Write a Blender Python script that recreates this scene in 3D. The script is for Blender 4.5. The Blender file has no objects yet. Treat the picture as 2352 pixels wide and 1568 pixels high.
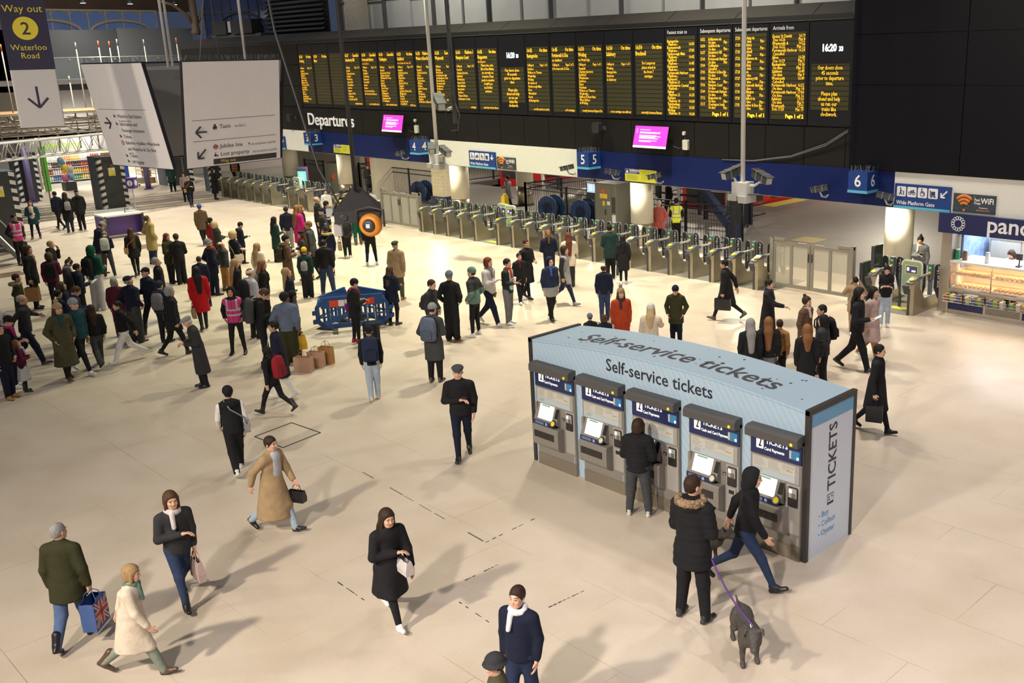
import bpy, math, random
import numpy as np
from mathutils import Vector, Matrix, Euler
from math import pi, sin, cos, radians, sqrt
random.seed(7)
SC = bpy.context.scene
COL = SC.collection
# ---------------------------------------------------------------- camera, world, lights, exposure
cam_d = bpy.data.cameras.new('camera')
cam_d.sensor_width = 36.0
cam_d.lens = 2295.83 / 2352 * 36.0
cam_d.shift_x = (1176 - 1447.61) / 2352
cam_d.shift_y = (790.46 - 784) / 2352
cam_d.clip_end = 400
cam = bpy.data.objects.new('camera', cam_d)
COL.objects.link(cam)
_pt, _rl, _yw, CAMH = 0.282935, -0.0227225, -0.765619, 6.957
_f = Vector((sin(_yw) * cos(_pt), cos(_yw) * cos(_pt), -sin(_pt)))
_r = Vector((cos(_yw), -sin(_yw), 0))
_u = _r.cross(_f)
_r2 = cos(_rl) * _r + sin(_rl) * _u
_u2 = -sin(_rl) * _r + cos(_rl) * _u
cam.matrix_world = Matrix(((_r2.x, _u2.x, -_f.x, 0), (_r2.y, _u2.y, -_f.y, 0), (_r2.z, _u2.z, -_f.z, CAMH), (0, 0, 0, 1)))
SC.camera = cam
SC.view_settings.view_transform = 'Standard'
SC.view_settings.look = 'None'
SC.view_settings.gamma = 1.0
SC.view_settings.use_curve_mapping = False
SC.view_settings.exposure = 0.0
W = bpy.data.worlds.new('world')
SC.world = W
W.use_nodes = True
_bg = W.node_tree.nodes['Background']
_bg.inputs['Color'].default_value = (0.055, 0.07, 0.12, 1)
_bg.inputs['Strength'].default_value = 0.7
def area_light(name, loc, size, power, col, rot=(0, 0, 0), sy=None, spread=pi):
 l = bpy.data.lights.new(name, 'AREA')
 l.energy = power
 l.color = col
 l.shape = 'RECTANGLE'
 l.size = size
 l.size_y = sy or size
 l.spread = spread
 o = bpy.data.objects.new(name, l)
 o.location = loc
 o.rotation_euler = rot
 COL.objects.link(o)
 return o
def spot_light(name, loc, power, col, ang, rot=(0, 0, 0), rad=.15, blend=.6):
 l = bpy.data.lights.new(name, 'SPOT')
 l.energy = power
 l.color = col
 l.spot_size = ang
 l.spot_blend = blend
 l.shadow_soft_size = rad
 o = bpy.data.objects.new(name, l)
 o.location = loc
 o.rotation_euler = rot
 COL.objects.link(o)
 return o
# roof lamps of the concourse and one added fill for the kiosk side (high above, out of the frame)
WARM = (1.0, .90, .74)
MID = (1.0, .93, .74)
GRN = (1.0, .98, .70)
PINK = (1.0, .90, .84)
for lx, ly, p, c in ((-20, 20.0, 1000, MID), (-31, 19.5, 1300, GRN), (-42, 18.5, 1050, MID), (-53, 17.5, 1250, (1, .95, .84)),
      (-9, 18.5, 480, PINK), (-27, 14.5, 300, GRN), (-38, 11, 160, MID), (-15, 14, 130, MID), (-2, 12.5, 120, PINK), (8, 8, 2300, (1, .93, .93))):  # last entry is the fill added to brighten the kiosk side
 area_light('roof_lamp', (lx, ly, 14.5), .8, p, c, spread=1.85)
# flood lamps on the gallery behind the viewer, aimed across the floor
for lx, ly, p, rx, c, rz in ((-3, -6, 820, 44, PINK, 14), (-10, -7, 720, 49, WARM, 0), (-24, -12, 300, 70, WARM, -20)):
 area_light('gallery_flood', (lx, ly, 12), .8, p, c, rot=(radians(rx), 0, radians(rz)), spread=1.7)
area_light('gallery_end_lamp', (-63.2, 22.5, 9.9), .5, 260, (1, .92, .8))
area_light('roof_end_lamp', (-56, 21, 12.5), 1.0, 500, (1, .94, .84), rot=(0, radians(50), 0))
for lx, p in ((-22, 260), (-36, 260), (-50, 120)): area_light('truss_lamp', (lx, 21.5, 13.0), .8, p, (1, .97, .84), rot=(radians(62), 0, 0), spread=2.6)  # added fill with no visible fitting, brightens the sheeting above the board
# soffit strip downlights in front of the columns
for lx in (-14.4, -19.6, -25.0, -30.5, -36.2, -41.5, -46.5):
 area_light('soffit_downlight', (lx, 25.62, 2.66), .5, 105, (1.0, .93, .72), sy=.14)
# lamps over the platforms
for lx, ly, p in ((-18, 33, 900), (-24, 44, 850), (-36, 34, 1050), (-38, 46, 800), (-50, 34, 1000), (-62, 36, 700)):
 area_light('platform_lamp', (lx, ly, 6.0), 1.2, p, (1.0, .87, .72))
# ---------------------------------------------------------------- helpers
_mats = {}
def node_mat(name):
 m = bpy.data.materials.new(name)
 m.use_nodes = True
 nt = m.node_tree
 return m, nt, nt.nodes['Principled BSDF']
def mat(name, c, rough=.6, metal=0.0, emit=0.0, ecol=None, noise=.12, scale=6.0, spec=.5, alpha=1.0, trans=0.0, bump=0.0):
 if name in _mats:
  return _mats[name]
 m, nt, b = node_mat(name)
 c = tuple(c) + (1,) if len(c) == 3 else tuple(c)
 b.inputs['Roughness'].default_value = rough
 b.inputs['Metallic'].default_value = metal
 b.inputs['Specular IOR Level'].default_value = spec
 if noise > 0:
  tc = nt.nodes.new('ShaderNodeTexCoord')
  n = nt.nodes.new('ShaderNodeTexNoise')
  n.inputs['Scale'].default_value = scale
  n.inputs['Detail'].default_value = 3
  nt.links.new(tc.outputs['Object'], n.inputs['Vector'])
  mx = nt.nodes.new('ShaderNodeMix')
  mx.data_type = 'RGBA'
  mx.inputs['A'].default_value = tuple(x * (1 - noise) for x in c[:3]) + (1,)
  mx.inputs['B'].default_value = tuple(min(1, x * (1 + noise)) for x in c[:3]) + (1,)
  nt.links.new(n.outputs['Fac'], mx.inputs['Factor'])
  nt.links.new(mx.outputs['Result'], b.inputs['Base Color'])
  if bump:
   bp = nt.nodes.new('ShaderNodeBump')
   bp.inputs['Strength'].default_value = bump
   bp.inputs['Distance'].default_value = .02
   nt.links.new(n.outputs['Fac'], bp.inputs['Height'])
   nt.links.new(bp.outputs['Normal'], b.inputs['Normal'])
 else:
  b.inputs['Base Color'].default_value = c
 if emit:
  b.inputs['Emission Color'].default_value = (tuple(ecol) if ecol else c[:3]) + (1,)
  b.inputs['Emission Strength'].default_value = emit
 if alpha < 1:
  b.inputs['Alpha'].default_value = alpha
 if trans:
  b.inputs['Transmission Weight'].default_value = trans
 _mats[name] = m
 return m
def tagit(o, label=None, cat=None, group=None, kind=None):
 if label: o['label'] = label
 if cat: o['category'] = cat
 if group: o['group'] = group
 if kind: o['kind'] = kind
 return o
def thing(name, label, cat, loc=(0, 0, 0), rotz=0.0, group=None):
 o = bpy.data.objects.new(name, None)
 o.empty_display_size = .2
 COL.objects.link(o)
 o.location = loc
 o.rotation_euler = (0, 0, rotz)
 return tagit(o, label, cat, group)
def copy_tree(o, parent=None):
 c = o.copy()
 COL.objects.link(c)
 if parent is not None:
  c.parent = parent
 for ch in list(o.children):
  copy_tree(ch, c)
 return c
class MB:
 """collects geometry, then becomes ONE mesh object"""
 def __init__(s):
  s.v = []
  s.f = []
  s.m = []
  s.sm = []
 def add(s, vs, fs, mi=0, smooth=False, M=None):
  b = len(s.v)
  if M is not None:
   vs = [tuple(M @ Vector(v)) for v in vs]
  s.v += [tuple(v) for v in vs]
  s.f += [tuple(i + b for i in f) for f in fs]
  s.m += [mi] * len(fs)
  s.sm += [smooth] * len(fs)
  return s
 def box(s, x0, x1, y0, y1, z0, z1, mi=0, M=None):
  v = [(x, y, z) for z in (z0, z1) for y in (y0, y1) for x in (x0, x1)]
  return s.add(v, [(0, 2, 3, 1), (4, 5, 7, 6), (0, 1, 5, 4), (2, 6, 7, 3), (0, 4, 6, 2), (1, 3, 7, 5)], mi, False, M)
 def rbox(s, x0, x1, y0, y1, z0, z1, r=.02, mi=0, M=None, axis='z', seg=3):
  """box with rounded edges along one axis"""
  def ring(a0, a1, b0, b1):
   pts = []
   for cx, cy, st in ((a1 - r, b1 - r, 0), (a0 + r, b1 - r, 1), (a0 + r, b0 + r, 2), (a1 - r, b0 + r, 3)):
    for k in range(seg + 1):
     t = (st + k / seg) * pi / 2
     pts.append((cx + r * cos(t), cy + r * sin(t)))
   return pts
  if axis == 'z':
   s.prism(ring(x0, x1, y0, y1), z0, z1, mi, M)
  elif axis == 'y':
   s.prism(ring(x0, x1, z0, z1), y0, y1, mi, (M or Matrix()) @ Matrix(((1, 0, 0, 0), (0, 0, 1, 0), (0, 1, 0, 0), (0, 0, 0, 1))), flip=True)
  else:
   s.prism(ring(y0, y1, z0, z1), x0, x1, mi, (M or Matrix()) @ Matrix(((0, 0, 1, 0), (1, 0, 0, 0), (0, 1, 0, 0), (0, 0, 0, 1))))
  return s
 def prism(s, poly, z0, z1, mi=0, M=None, flip=False, smooth=False, poly2=None):
  n = len(poly)
  q = poly2 or poly
  v = [(x, y, z0) for x, y in poly] + [(x, y, z1) for x, y in q]
  f = [(i, (i + 1) % n, n + (i + 1) % n, n + i) for i in range(n)]
  fl = [tuple(range(n - 1, -1, -1)), tuple(range(n, 2 * n))]
  if flip:
   f = [t[::-1] for t in f]
   fl = [t[::-1] for t in fl]
  s.add(v, f, mi, smooth, M)
  b = len(s.v) - 2 * n
  s.f += [tuple(i + b for i in t) for t in fl]
  s.m += [mi] * 2
  s.sm += [False] * 2
  return s
 def tube(s, pts, r, n=8, mi=0, M=None, r2=None, cap=True, sy=1.0):
  pts = [Vector(p) for p in pts]
  vs = []
  m = len(pts)
  prev = None
  for i, p in enumerate(pts):
   t = (pts[min(i + 1, m - 1)] - pts[max(i - 1, 0)])
   if t.length < 1e-9: t = Vector((0, 0, 1))
   t.normalize()
   a = prev if prev is not None else (Vector((0, 0, 1)) if abs(t.z) < .9 else Vector((1, 0, 0)))
   u = (a - t * a.dot(t)).normalized()
   prev = u
   w = t.cross(u)
   rr = r if r2 is None else r + (r2 - r) * i / (m - 1)
   for k in range(n):
    an = 2 * pi * k / n
    vs.append(tuple(p + u * (rr * cos(an)) + w * (rr * sy * sin(an))))
  fs = [(i * n + k, i * n + (k + 1) % n, (i + 1) * n + (k + 1) % n, (i + 1) * n + k) for i in range(m - 1) for k in range(n)]
  s.add(vs, fs, mi, n > 5, M)
  if cap:
   b = len(s.v) - n * m
   s.f += [tuple(b + k for k in range(n - 1, -1, -1)), tuple(b + (m - 1) * n + k for k in range(n))]
   s.m += [mi, mi]
   s.sm += [False, False]
  return s
 def lathe(s, prof, n=16, mi=0, M=None, smooth=True):
  vs = [(r * cos(2 * pi * k / n), r * sin(2 * pi * k / n), z) for r, z in prof for k in range(n)]
  m = len(prof)
  fs = [(i * n + k, i * n + (k + 1) % n, (i + 1) * n + (k + 1) % n, (i + 1) * n + k) for i in range(m - 1) for k in range(n)]
  s.add(vs, fs, mi, smooth, M)
  b = len(s.v) - n * m
  s.f += [tuple(b + k for k in range(n - 1, -1, -1)), tuple(b + (m - 1) * n + k for k in range(n))]
  s.m += [mi, mi]
  s.sm += [False, False]
  return s
 def quad(s, a, b, c, d, mi=0, M=None):
  return s.add([a, b, c, d], [(0, 1, 2, 3)], mi, False, M)
 def build(s, name, mats, parent=None, loc=None, label=None):
  me = bpy.data.meshes.new(name)
  me.from_pydata(s.v, [], s.f)
  if not isinstance(mats, (list, tuple)): mats = [mats]
  for m in mats: me.materials.append(m)
  if len(mats) > 1: me.polygons.foreach_set('material_index', s.m)
  me.polygons.foreach_set('use_smooth', s.sm)
  me.update()
  o = bpy.data.objects.new(name, me)
  COL.objects.link(o)
  if parent is not None: o.parent = parent
  if loc is not None: o.location = loc
  if label: o['label'] = label
  return o
_texts = []
def txt(name, body, size, m, parent=None, loc=(0, 0, 0), rot=(pi / 2, 0, 0), align='LEFT', sx=1.0, bold=0.0, ext=0.0, ls=1.0, res=2, shear=0.0, sp=1.0, ay='TOP_BASELINE', label=None, fitw=0):
 c = bpy.data.curves.new(name, 'FONT')
 c.body = body
 c.size = size
 c.align_x = align
 c.align_y = ay
 c.offset = bold
 c.extrude = ext
 c.space_line = ls
 c.space_character = sp
 c.resolution_u = res
 c.shear = shear
 c.materials.append(m)
 o = bpy.data.objects.new(name + '_curve', c)
 COL.objects.link(o)
 o.location = loc
 o.rotation_euler = rot
 o.scale = (sx, 1, 1)
 if parent is not None: o.parent = parent
 if fitw: o['fitw'] = fitw
 _texts.append((name, o, label))
 return o
def flush_text():
 dg = bpy.context.evaluated_depsgraph_get()
 for name, o, label in _texts:
  me = bpy.data.meshes.new_from_object(o.evaluated_get(dg))
  me.name = name
  n = bpy.data.objects.new(name, me)
  COL.objects.link(n)
  n.parent = o.parent
  n.location = o.location
  n.rotation_euler = o.rotation_euler
  n.scale = o.scale
  if 'fitw' in o:
   vx = [v.co.x for v in me.vertices]
   n.scale.x = o['fitw'] / (max(vx) - min(vx))
  if label: n['label'] = label
  for k in ('label', 'category', 'group', 'kind'):
   if k in o: n[k] = o[k]
  c = o.data
  bpy.data.objects.remove(o)
  bpy.data.curves.remove(c)
 _texts.clear()
# ---------------------------------------------------------------- the setting: floors, fascia wall, columns
def floor_material():
 m, nt, b = node_mat('terrazzo')
 N = nt.nodes.new
 L = nt.links.new
 tc = N('ShaderNodeTexCoord')
 mp = N('ShaderNodeMapping')
 L(tc.outputs['Object'], mp.inputs['Vector'])
 br = N('ShaderNodeTexBrick')
 br.offset = .5
 br.inputs['Scale'].default_value = 1.0
 br.inputs['Brick Width'].default_value = 2.4
 br.inputs['Row Height'].default_value = 1.2
 br.inputs['Mortar Size'].default_value = .005
 br.inputs['Mortar Smooth'].default_value = .2
 br.inputs['Color1'].default_value = (.60, .515, .415, 1)
 br.inputs['Color2'].default_value = (.585, .50, .40, 1)
 br.inputs['Mortar'].default_value = (.33, .27, .195, 1)
 L(mp.outputs['Vector'], br.inputs['Vector'])
 n1 = N('ShaderNodeTexNoise')
 n1.inputs['Scale'].default_value = .55
 n1.inputs['Detail'].default_value = 4
 L(tc.outputs['Object'], n1.inputs['Vector'])
 r1 = N('ShaderNodeValToRGB')
 r1.color_ramp.elements[0].position = .47
 r1.color_ramp.elements[0].color = (.1, .1, .1, 1)
 r1.color_ramp.elements[1].position = .60
 L(n1.outputs['Fac'], r1.inputs['Fac'])
 base = N('ShaderNodeMix')
 base.data_type = 'RGBA'
 base.inputs['A'].default_value = (.595, .51, .41, 1)
 L(r1.outputs['Color'], base.inputs['Factor'])
 L(br.outputs['Color'], base.inputs['B'])
 # stone chips
 v = N('ShaderNodeTexVoronoi')
 v.inputs['Scale'].default_value = 42
 L(tc.outputs['Object'], v.inputs['Vector'])
 r2 = N('ShaderNodeValToRGB')
 r2.color_ramp.elements[0].position = .10
 r2.color_ramp.elements[0].color = (.60, .54, .46, 1)
 r2.color_ramp.elements[1].position = .24
 r2.color_ramp.elements[1].color = (1, 1, 1, 1)
 L(v.outputs['Distance'], r2.inputs['Fac'])
 m2 = N('ShaderNodeMix')
 m2.data_type = 'RGBA'
 m2.blend_type = 'MULTIPLY'
 m2.inputs['Factor'].default_value = .55
 L(base.outputs['Result'], m2.inputs['A'])
 L(r2.outputs['Color'], m2.inputs['B'])
 # worn and dirty patches
 n3 = N('ShaderNodeTexNoise')
 n3.inputs['Scale'].default_value = .9
 n3.inputs['Detail'].default_value = 6
 L(tc.outputs['Object'], n3.inputs['Vector'])
 r3 = N('ShaderNodeValToRGB')
 r3.color_ramp.elements[0].position = .3
 r3.color_ramp.elements[0].color = (.88, .86, .82, 1)
 r3.color_ramp.elements[1].position = .62
 r3.color_ramp.elements[1].color = (1, 1, 1, 1)
 L(n3.outputs['Fac'], r3.inputs['Fac'])
 m3 = N('ShaderNodeMix')
 m3.data_type = 'RGBA'
 m3.blend_type = 'MULTIPLY'
 m3.inputs['Factor'].default_value = 1
 L(m2.outputs['Result'], m3.inputs['A'])
 L(r3.outputs['Color'], m3.inputs['B'])
 L(m3.outputs['Result'], b.inputs['Base Color'])
 b.inputs['Roughness'].default_value = .34
 b.inputs['Specular IOR Level'].default_value = .40
 return m
def struct(o, kind='structure'):
 o['kind'] = kind
 return o
YF = 25.0
struct(MB().box(-80, 20, -12, 27.4, -.3, 0).build('floor', floor_material()))
asph = mat('platform_asphalt', (.15, .145, .13), rough=.42, noise=.16, scale=1.3)
b = MB()
b.box(-90, 20, 27.4, 35.4, -.3, -.001)
for x0, x1 in ((-90, -60.8), (-57.2, -46.7), (-43.3, -31.5), (-27.9, 20)): b.box(x0, x1, 35.4, 90, -.3, -.001)
struct(b.build('floor_platform', asph))
struct(MB().box(-62, -27, 35.3, 90, -1.3, -1.0).build('floor_track', mat('track_bed', (.025, .022, .02), rough=.9)))
yl = mat('yellow_paint', (.42, .36, .06), rough=.6, noise=.3, scale=8)
struct(MB().box(-27.9, -27.1, 38.0, 70, 0, .004).build('trim_1', yl))
struct(MB().box(-29.0, -28.7, 36.0, 70, 0, .004).build('trim_2', mat('white_paint', (.55, .52, .46))))
blackp = mat('fascia_black', (.011, .010, .0095), rough=.45, noise=.1, spec=.22)
seam = mat('fascia_seam', (.004, .004, .004), rough=.6)
MB_ = MB()
# lower black fascia of separate boards
b = MB()
x = -58.5
while x < -15.2:
 b.box(x + .01, min(x + 1.38, -15.22), YF, YF + .5, 3.70, 4.80)
 x += 1.39
b.box(-58.5, -15.2, YF + .05, YF + .5, 3.7, 4.83)
struct(b.build('wall_fascia', blackp))
# board wall behind the screens, plain black boards beyond both ends
b = MB()
b.box(-58.5, -15.24, YF + .12, YF + .5, 4.80, 7.76)
for z0, z1 in ((4.83, 5.8), (5.82, 6.78), (6.80, 7.74)):
 b.box(-58.4, -52, YF, YF + .2, z0, z1)
 b.box(-51.98, -45.55, YF, YF + .2, z0, z1)
struct(b.build('wall_board', blackp))
b = MB()
for i, z0 in enumerate((3.72, 6.0, 7.32)):
 z1 = (5.98, 7.30, 9.6)[i]
 for x0, x1 in ((-15.2, -11.92), (-11.9, -8.6), (-8.58, -5), (-4.98, 4)):
  b.box(x0, x1, YF - .12, YF + .5, z0, z1)
b.box(-15.2, 4, YF - .08, YF + .5, 3.70, 9.6)
struct(b.build('wall_right', mat('fascia_black_plain', (.0045, .0042, .007), rough=.36, noise=.1, spec=.2)))
# sloping crest above the board
crest = mat('crest_panel', (.035, .029, .024), rough=.5, noise=.15)
b = MB()
x = -58.5
while x < -15.6:
 x1 = min(x + 2.78, -15.3)
 b.add([(x + .012, YF - .02, 7.74), (x1 - .012, YF - .02, 7.74), (x1 - .012, YF + .8, 8.25), (x + .012, YF + .8, 8.25), (x + .012, YF + .5, 7.72), (x1 - .012, YF + .5, 7.72), (x1 - .012, YF + 1.3, 8.2), (x + .012, YF + 1.3, 8.2)],
   [(0, 1, 2, 3), (3, 2, 6, 7), (0, 3, 7, 4), (1, 5, 6, 2), (4, 5, 1, 0)])
 x += 2.78
struct(b.build('trim_3', crest))
struct(MB().box(-58.5, -15.2, YF + .02, YF + .6, 7.70, 7.90).build('trim_4', seam))
# blue and white band over the gate openings
blue = mat('band_blue', (.005, .013, .085), rough=.42, noise=.06, spec=.22)
white = mat('band_white', (.66, .65, .60), rough=.45, noise=.04)
for i, (x0, x1, mm) in enumerate(((-58.5, -45.42, white), (-45.42, -35.3, blue), (-35.3, -26.45, white), (-26.45, -13.79, blue), (-13.79, 4, white))):
 b = MB()
 b.box(x0, x1, YF - .03, YF + .45, 2.72, 3.70)
 struct(b.build('trim_%d' % (5 + i), mm))
struct(MB().box(-58.5, 4, YF - .01, YF + 2.8, 2.70, 2.74).build('ceiling_soffit', mat('soffit', (.42, .40, .35))))
struct(MB().box(-58.5, 4, YF + .5, YF + 2.8, 3.66, 3.72).build('ceiling_gate_roof', seam))
# columns: white painted drum over a steel sleeve
cream = mat('column_cream', (.74, .70, .58), rough=.35, noise=.03)
steel = mat('column_steel', (.46, .41, .31), rough=.28, metal=.9, noise=.1, scale=3)
def column(x, y, r=.42, zj=.95):
 n = len([o for o in bpy.data.objects if o.name.startswith('column')])
 b = MB()
 b.lathe([(r, zj), (r, 2.74)], 32, 0, Matrix.Translation((x, y, 0)))
 b.lathe([(r * .96, 0), (r * .96, zj)], 32, 1, Matrix.Translation((x, y, 0)))
 b.lathe([(r * 1.0, 0), (r * 1.0, .06)], 32, 2, Matrix.Translation((x, y, 0)))
 return struct(b.build('column_%d' % (n + 1), [cream, steel, seam]))
for x, y in ((-14.46, 26.6), (-25.1, 26.9), (-36.2, 27.0), (-37.2, 31.6), (-45.6, 27.0), (-51.6, 27.2)):
 column(x, y)
# riveted old iron column with blue foot
b = MB()
b.box(-39.15, -38.35, 27.6, 28.4, .75, 2.74)
for sx in (-39.08, -38.86, -38.64, -38.42):
 for z in np.arange(.9, 2.7, .16):
  b.lathe([(.028, 0), (.018, .018), (.0, .022)], 8, 0, Matrix.Translation((sx, 27.6, z)) @ Matrix.Rotation(pi / 2, 4, 'X'))
for sy in (27.7, 27.93, 28.16, 28.33):
 for z in np.arange(.9, 2.7, .16):
  b.lathe([(.028, 0), (.018, .018), (.0, .022)], 8, 0, Matrix.Translation((-38.35, sy, z)) @ Matrix.Rotation(pi / 2, 4, 'Y'))
b.box(-39.22, -38.28, 27.53, 28.47, .0, .75, 1)
struct(b.build('column_riveted', [mat('column_riveted', (.66, .60, .42), rough=.5), mat('column_foot', (.02, .03, .08), rough=.5)]))
# platform side walls seen under the fascia
pw = mat('platform_wall', (.48, .44, .35), rough=.55, noise=.1, scale=2)
struct(MB().box(-57, -48.3, 29.5, 29.8, 0, 3.6).build('wall_platform', pw))
struct(MB().box(-44.3, -43.9, 27.6, 31, 0, 3.6).build('wall_platform_end', pw))
struct(MB().box(-90, 20, 70, 70.3, 0, 14).build('wall_platform_far', mat('dark_far', (.02, .02, .022))))
struct(MB().box(-90, 20, 28, 70, 6.2, 6.3).build('ceiling_platform', mat('dark_far', (.02, .02, .022))))
# translucent sheeting, louvres and steelwork above the board
sheet = mat('sheeting_white', (.62, .61, .58), rough=.6, noise=.12, scale=1.2)
ins = mat('sheeting_rib', (.12, .12, .12), rough=.6)
b = MB()
for i, x in enumerate(np.arange(-45.5, -12, 1.9)):
 b.box(x, x + 1.86, 27.6 + .12 * (i % 2), 27.75 + .12 * (i % 2), 8.0, 14)
struct(b.build('wall_sheeting', sheet))
b = MB()
for x in np.arange(-45.5, -12, 3.8): b.box(x - .03, x + .03, 27.4, 27.7, 8.0, 14)
b.box(-45.5, -12, 27.45, 27.55, 9.6, 9.66)
struct(b.build('trim_10', ins))
b = MB()
for z in np.arange(8.0, 12, .22):
 b.add([(-52.2, 26.9, z), (-46.2, 26.9, z), (-46.2, 27.15, z + .18), (-52.2, 27.15, z + .18)], [(0, 1, 2, 3)])
b.box(-52.2, -46.2, 27.2, 27.3, 8, 13)
struct(b.build('wall_louvre', mat('louvre_grey', (.045, .045, .05), rough=.55)))
b = MB()
b.box(-43.6, -42.6, 26.6, 27.2, 8.0, 14)
for z in np.arange(8.3, 12.2, .3):
 for x in (-43.45, -42.75): b.lathe([(.035, 0), (.02, .02), (0, .025)], 8, 0, Matrix.Translation((x, 26.6, z)) @ Matrix.Rotation(pi / 2, 4, 'X'))
struct(b.build('column_upper', mat('iron_buff', (.52, .47, .38), rough=.5)))
# ---------------------------------------------------------------- organic surfaces: distance fields meshed by surface nets
def axis_grid(lo, hi, c, fine=(), f=None):
 xs = [lo]
 f = f or c
 while xs[-1] < hi:
  x = xs[-1]
  inside = any(a - f <= x <= b for a, b in fine)
  xs.append(x + (f if inside else c))
 return np.array(xs)
def rot_x(a):
 return np.array([[1, 0, 0], [0, cos(a), -sin(a)], [0, sin(a), cos(a)]])
def rot_z(a):
 return np.array([[cos(a), -sin(a), 0], [sin(a), cos(a), 0], [0, 0, 1]])
class Frame:
 """p = piv + R (q - piv0)"""
 def __init__(s, R=np.eye(3), t=np.zeros(3)):
  s.R = R
  s.t = t
 def pt(s, p):
  return s.R @ np.array(p, float) + s.t
 def inv(s, P):
  return (P - s.t) @ s.R
 def mul(s, o):
  return Frame(s.R @ o.R, s.R @ o.t + s.t)
def about(R, piv):
 piv = np.array(piv, float)
 return Frame(R, piv - R @ piv)
ID = Frame()
class Field:
 def __init__(s):
  s.p = []
 def cone(s, a, b, ra, rb=None, k=.02, sy=1.0, fr=None, sub=False):
  s.p.append(('c', np.array(a, float), np.array(b, float), ra, ra if rb is None else rb, k, sy, fr, sub))
 def ell(s, c, r, k=.02, fr=None, sub=False):
  s.p.append(('e', np.array(c, float), np.array(r, float), 0, 0, k, 1.0, fr, sub))
 def cut(s, pt, n, fr=None):
  """keep the side where (p-pt).n < 0"""
  s.p.append(('h', np.array(pt, float), np.array(n, float) / np.linalg.norm(n), 0, 0, 0, 1, fr, False))
 def bbox(s):
  lo = np.full(3, 9.)
  hi = -lo
  for t, a, b, ra, rb, k, sy, fr, sub in s.p:
   if t == 'h' or sub: continue
   if t == 'c':
    pts = [(a, ra), (b, rb)]
   else:
    pts = [(a, b.max())]
   for q, r in pts:
    if fr: q = fr.pt(q)
    r = r / min(1, sy)
    lo = np.minimum(lo, q - r)
    hi = np.maximum(hi, q + r)
  return lo - .03, hi + .03
 def mesh(s, c, fine=None, f=None, disp=None):
  lo, hi = s.bbox()
  fine = fine or [[], [], []]
  ax = [axis_grid(lo[i], hi[i] + c, c, fine[i], f) for i in range(3)]
  D = np.full([len(a) for a in ax], .3, np.float32)
  for t, a, b, ra, rb, k, sy, fr, sub in s.p:
   if t == 'h':
    sl = tuple(slice(0, len(x)) for x in ax)
   else:
    if t == 'c':
     pts = [(a, ra), (b, rb)]
    else:
     pts = [(a, b.max())]
    l = np.full(3, 9.)
    h = -l
    for q, r in pts:
     if fr: q = fr.pt(q)
     r = r / min(1, sy) + .05 + k
     l = np.minimum(l, q - r)
     h = np.maximum(h, q + r)
    sl = tuple(slice(max(0, int(np.searchsorted(ax[i], l[i])) - 1), int(np.searchsorted(ax[i], h[i])) + 1) for i in range(3))
   X, Y, Z = np.meshgrid(ax[0][sl[0]], ax[1][sl[1]], ax[2][sl[2]], indexing='ij')
   P = np.stack([X, Y, Z], -1)
   if fr: P = fr.inv(P)
   d0 = D[sl]
   if t == 'h':
    D[sl] = np.maximum(d0, (P - a) @ b)
    continue
   if t == 'e':
    q = (P - a) / b
    l1 = np.sqrt((q * q).sum(-1))
    q2 = (P - a) / (b * b)
    l2 = np.sqrt((q2 * q2).sum(-1)) + 1e-9
    d = l1 * (l1 - 1) / l2
   else:
    A, B = a.copy(), b.copy()
    if sy != 1.0:
     P = P.copy()
     c0 = a[1]
     P[..., 1] = c0 + (P[..., 1] - c0) / sy
     B[1] = c0 + (b[1] - c0) / sy
    v = B - A
    L = v @ v + 1e-12
    h_ = np.clip(((P - A) @ v) / L, 0, 1)
    q = P - A - h_[..., None] * v
    d = np.sqrt((q * q).sum(-1)) - (ra + (rb - ra) * h_)
    if sy < 1.0: d = d * (.5 + .5 * sy)
   if sub:
    hh = np.clip(.5 - .5 * (d0 + d) / k, 0, 1)
    D[sl] = d0 * (1 - hh) - d * hh + k * hh * (1 - hh)
   elif k > 0:
    hh = np.clip(.5 + .5 * (d0 - d) / k, 0, 1)
    D[sl] = d0 * (1 - hh) + d * hh - k * hh * (1 - hh)
   else:
    D[sl] = np.minimum(d0, d)
  if disp is not None:
   X, Y, Z = np.meshgrid(*ax, indexing='ij')
   D = D + disp(X, Y, Z)
  return surface_net(D, ax)
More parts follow.
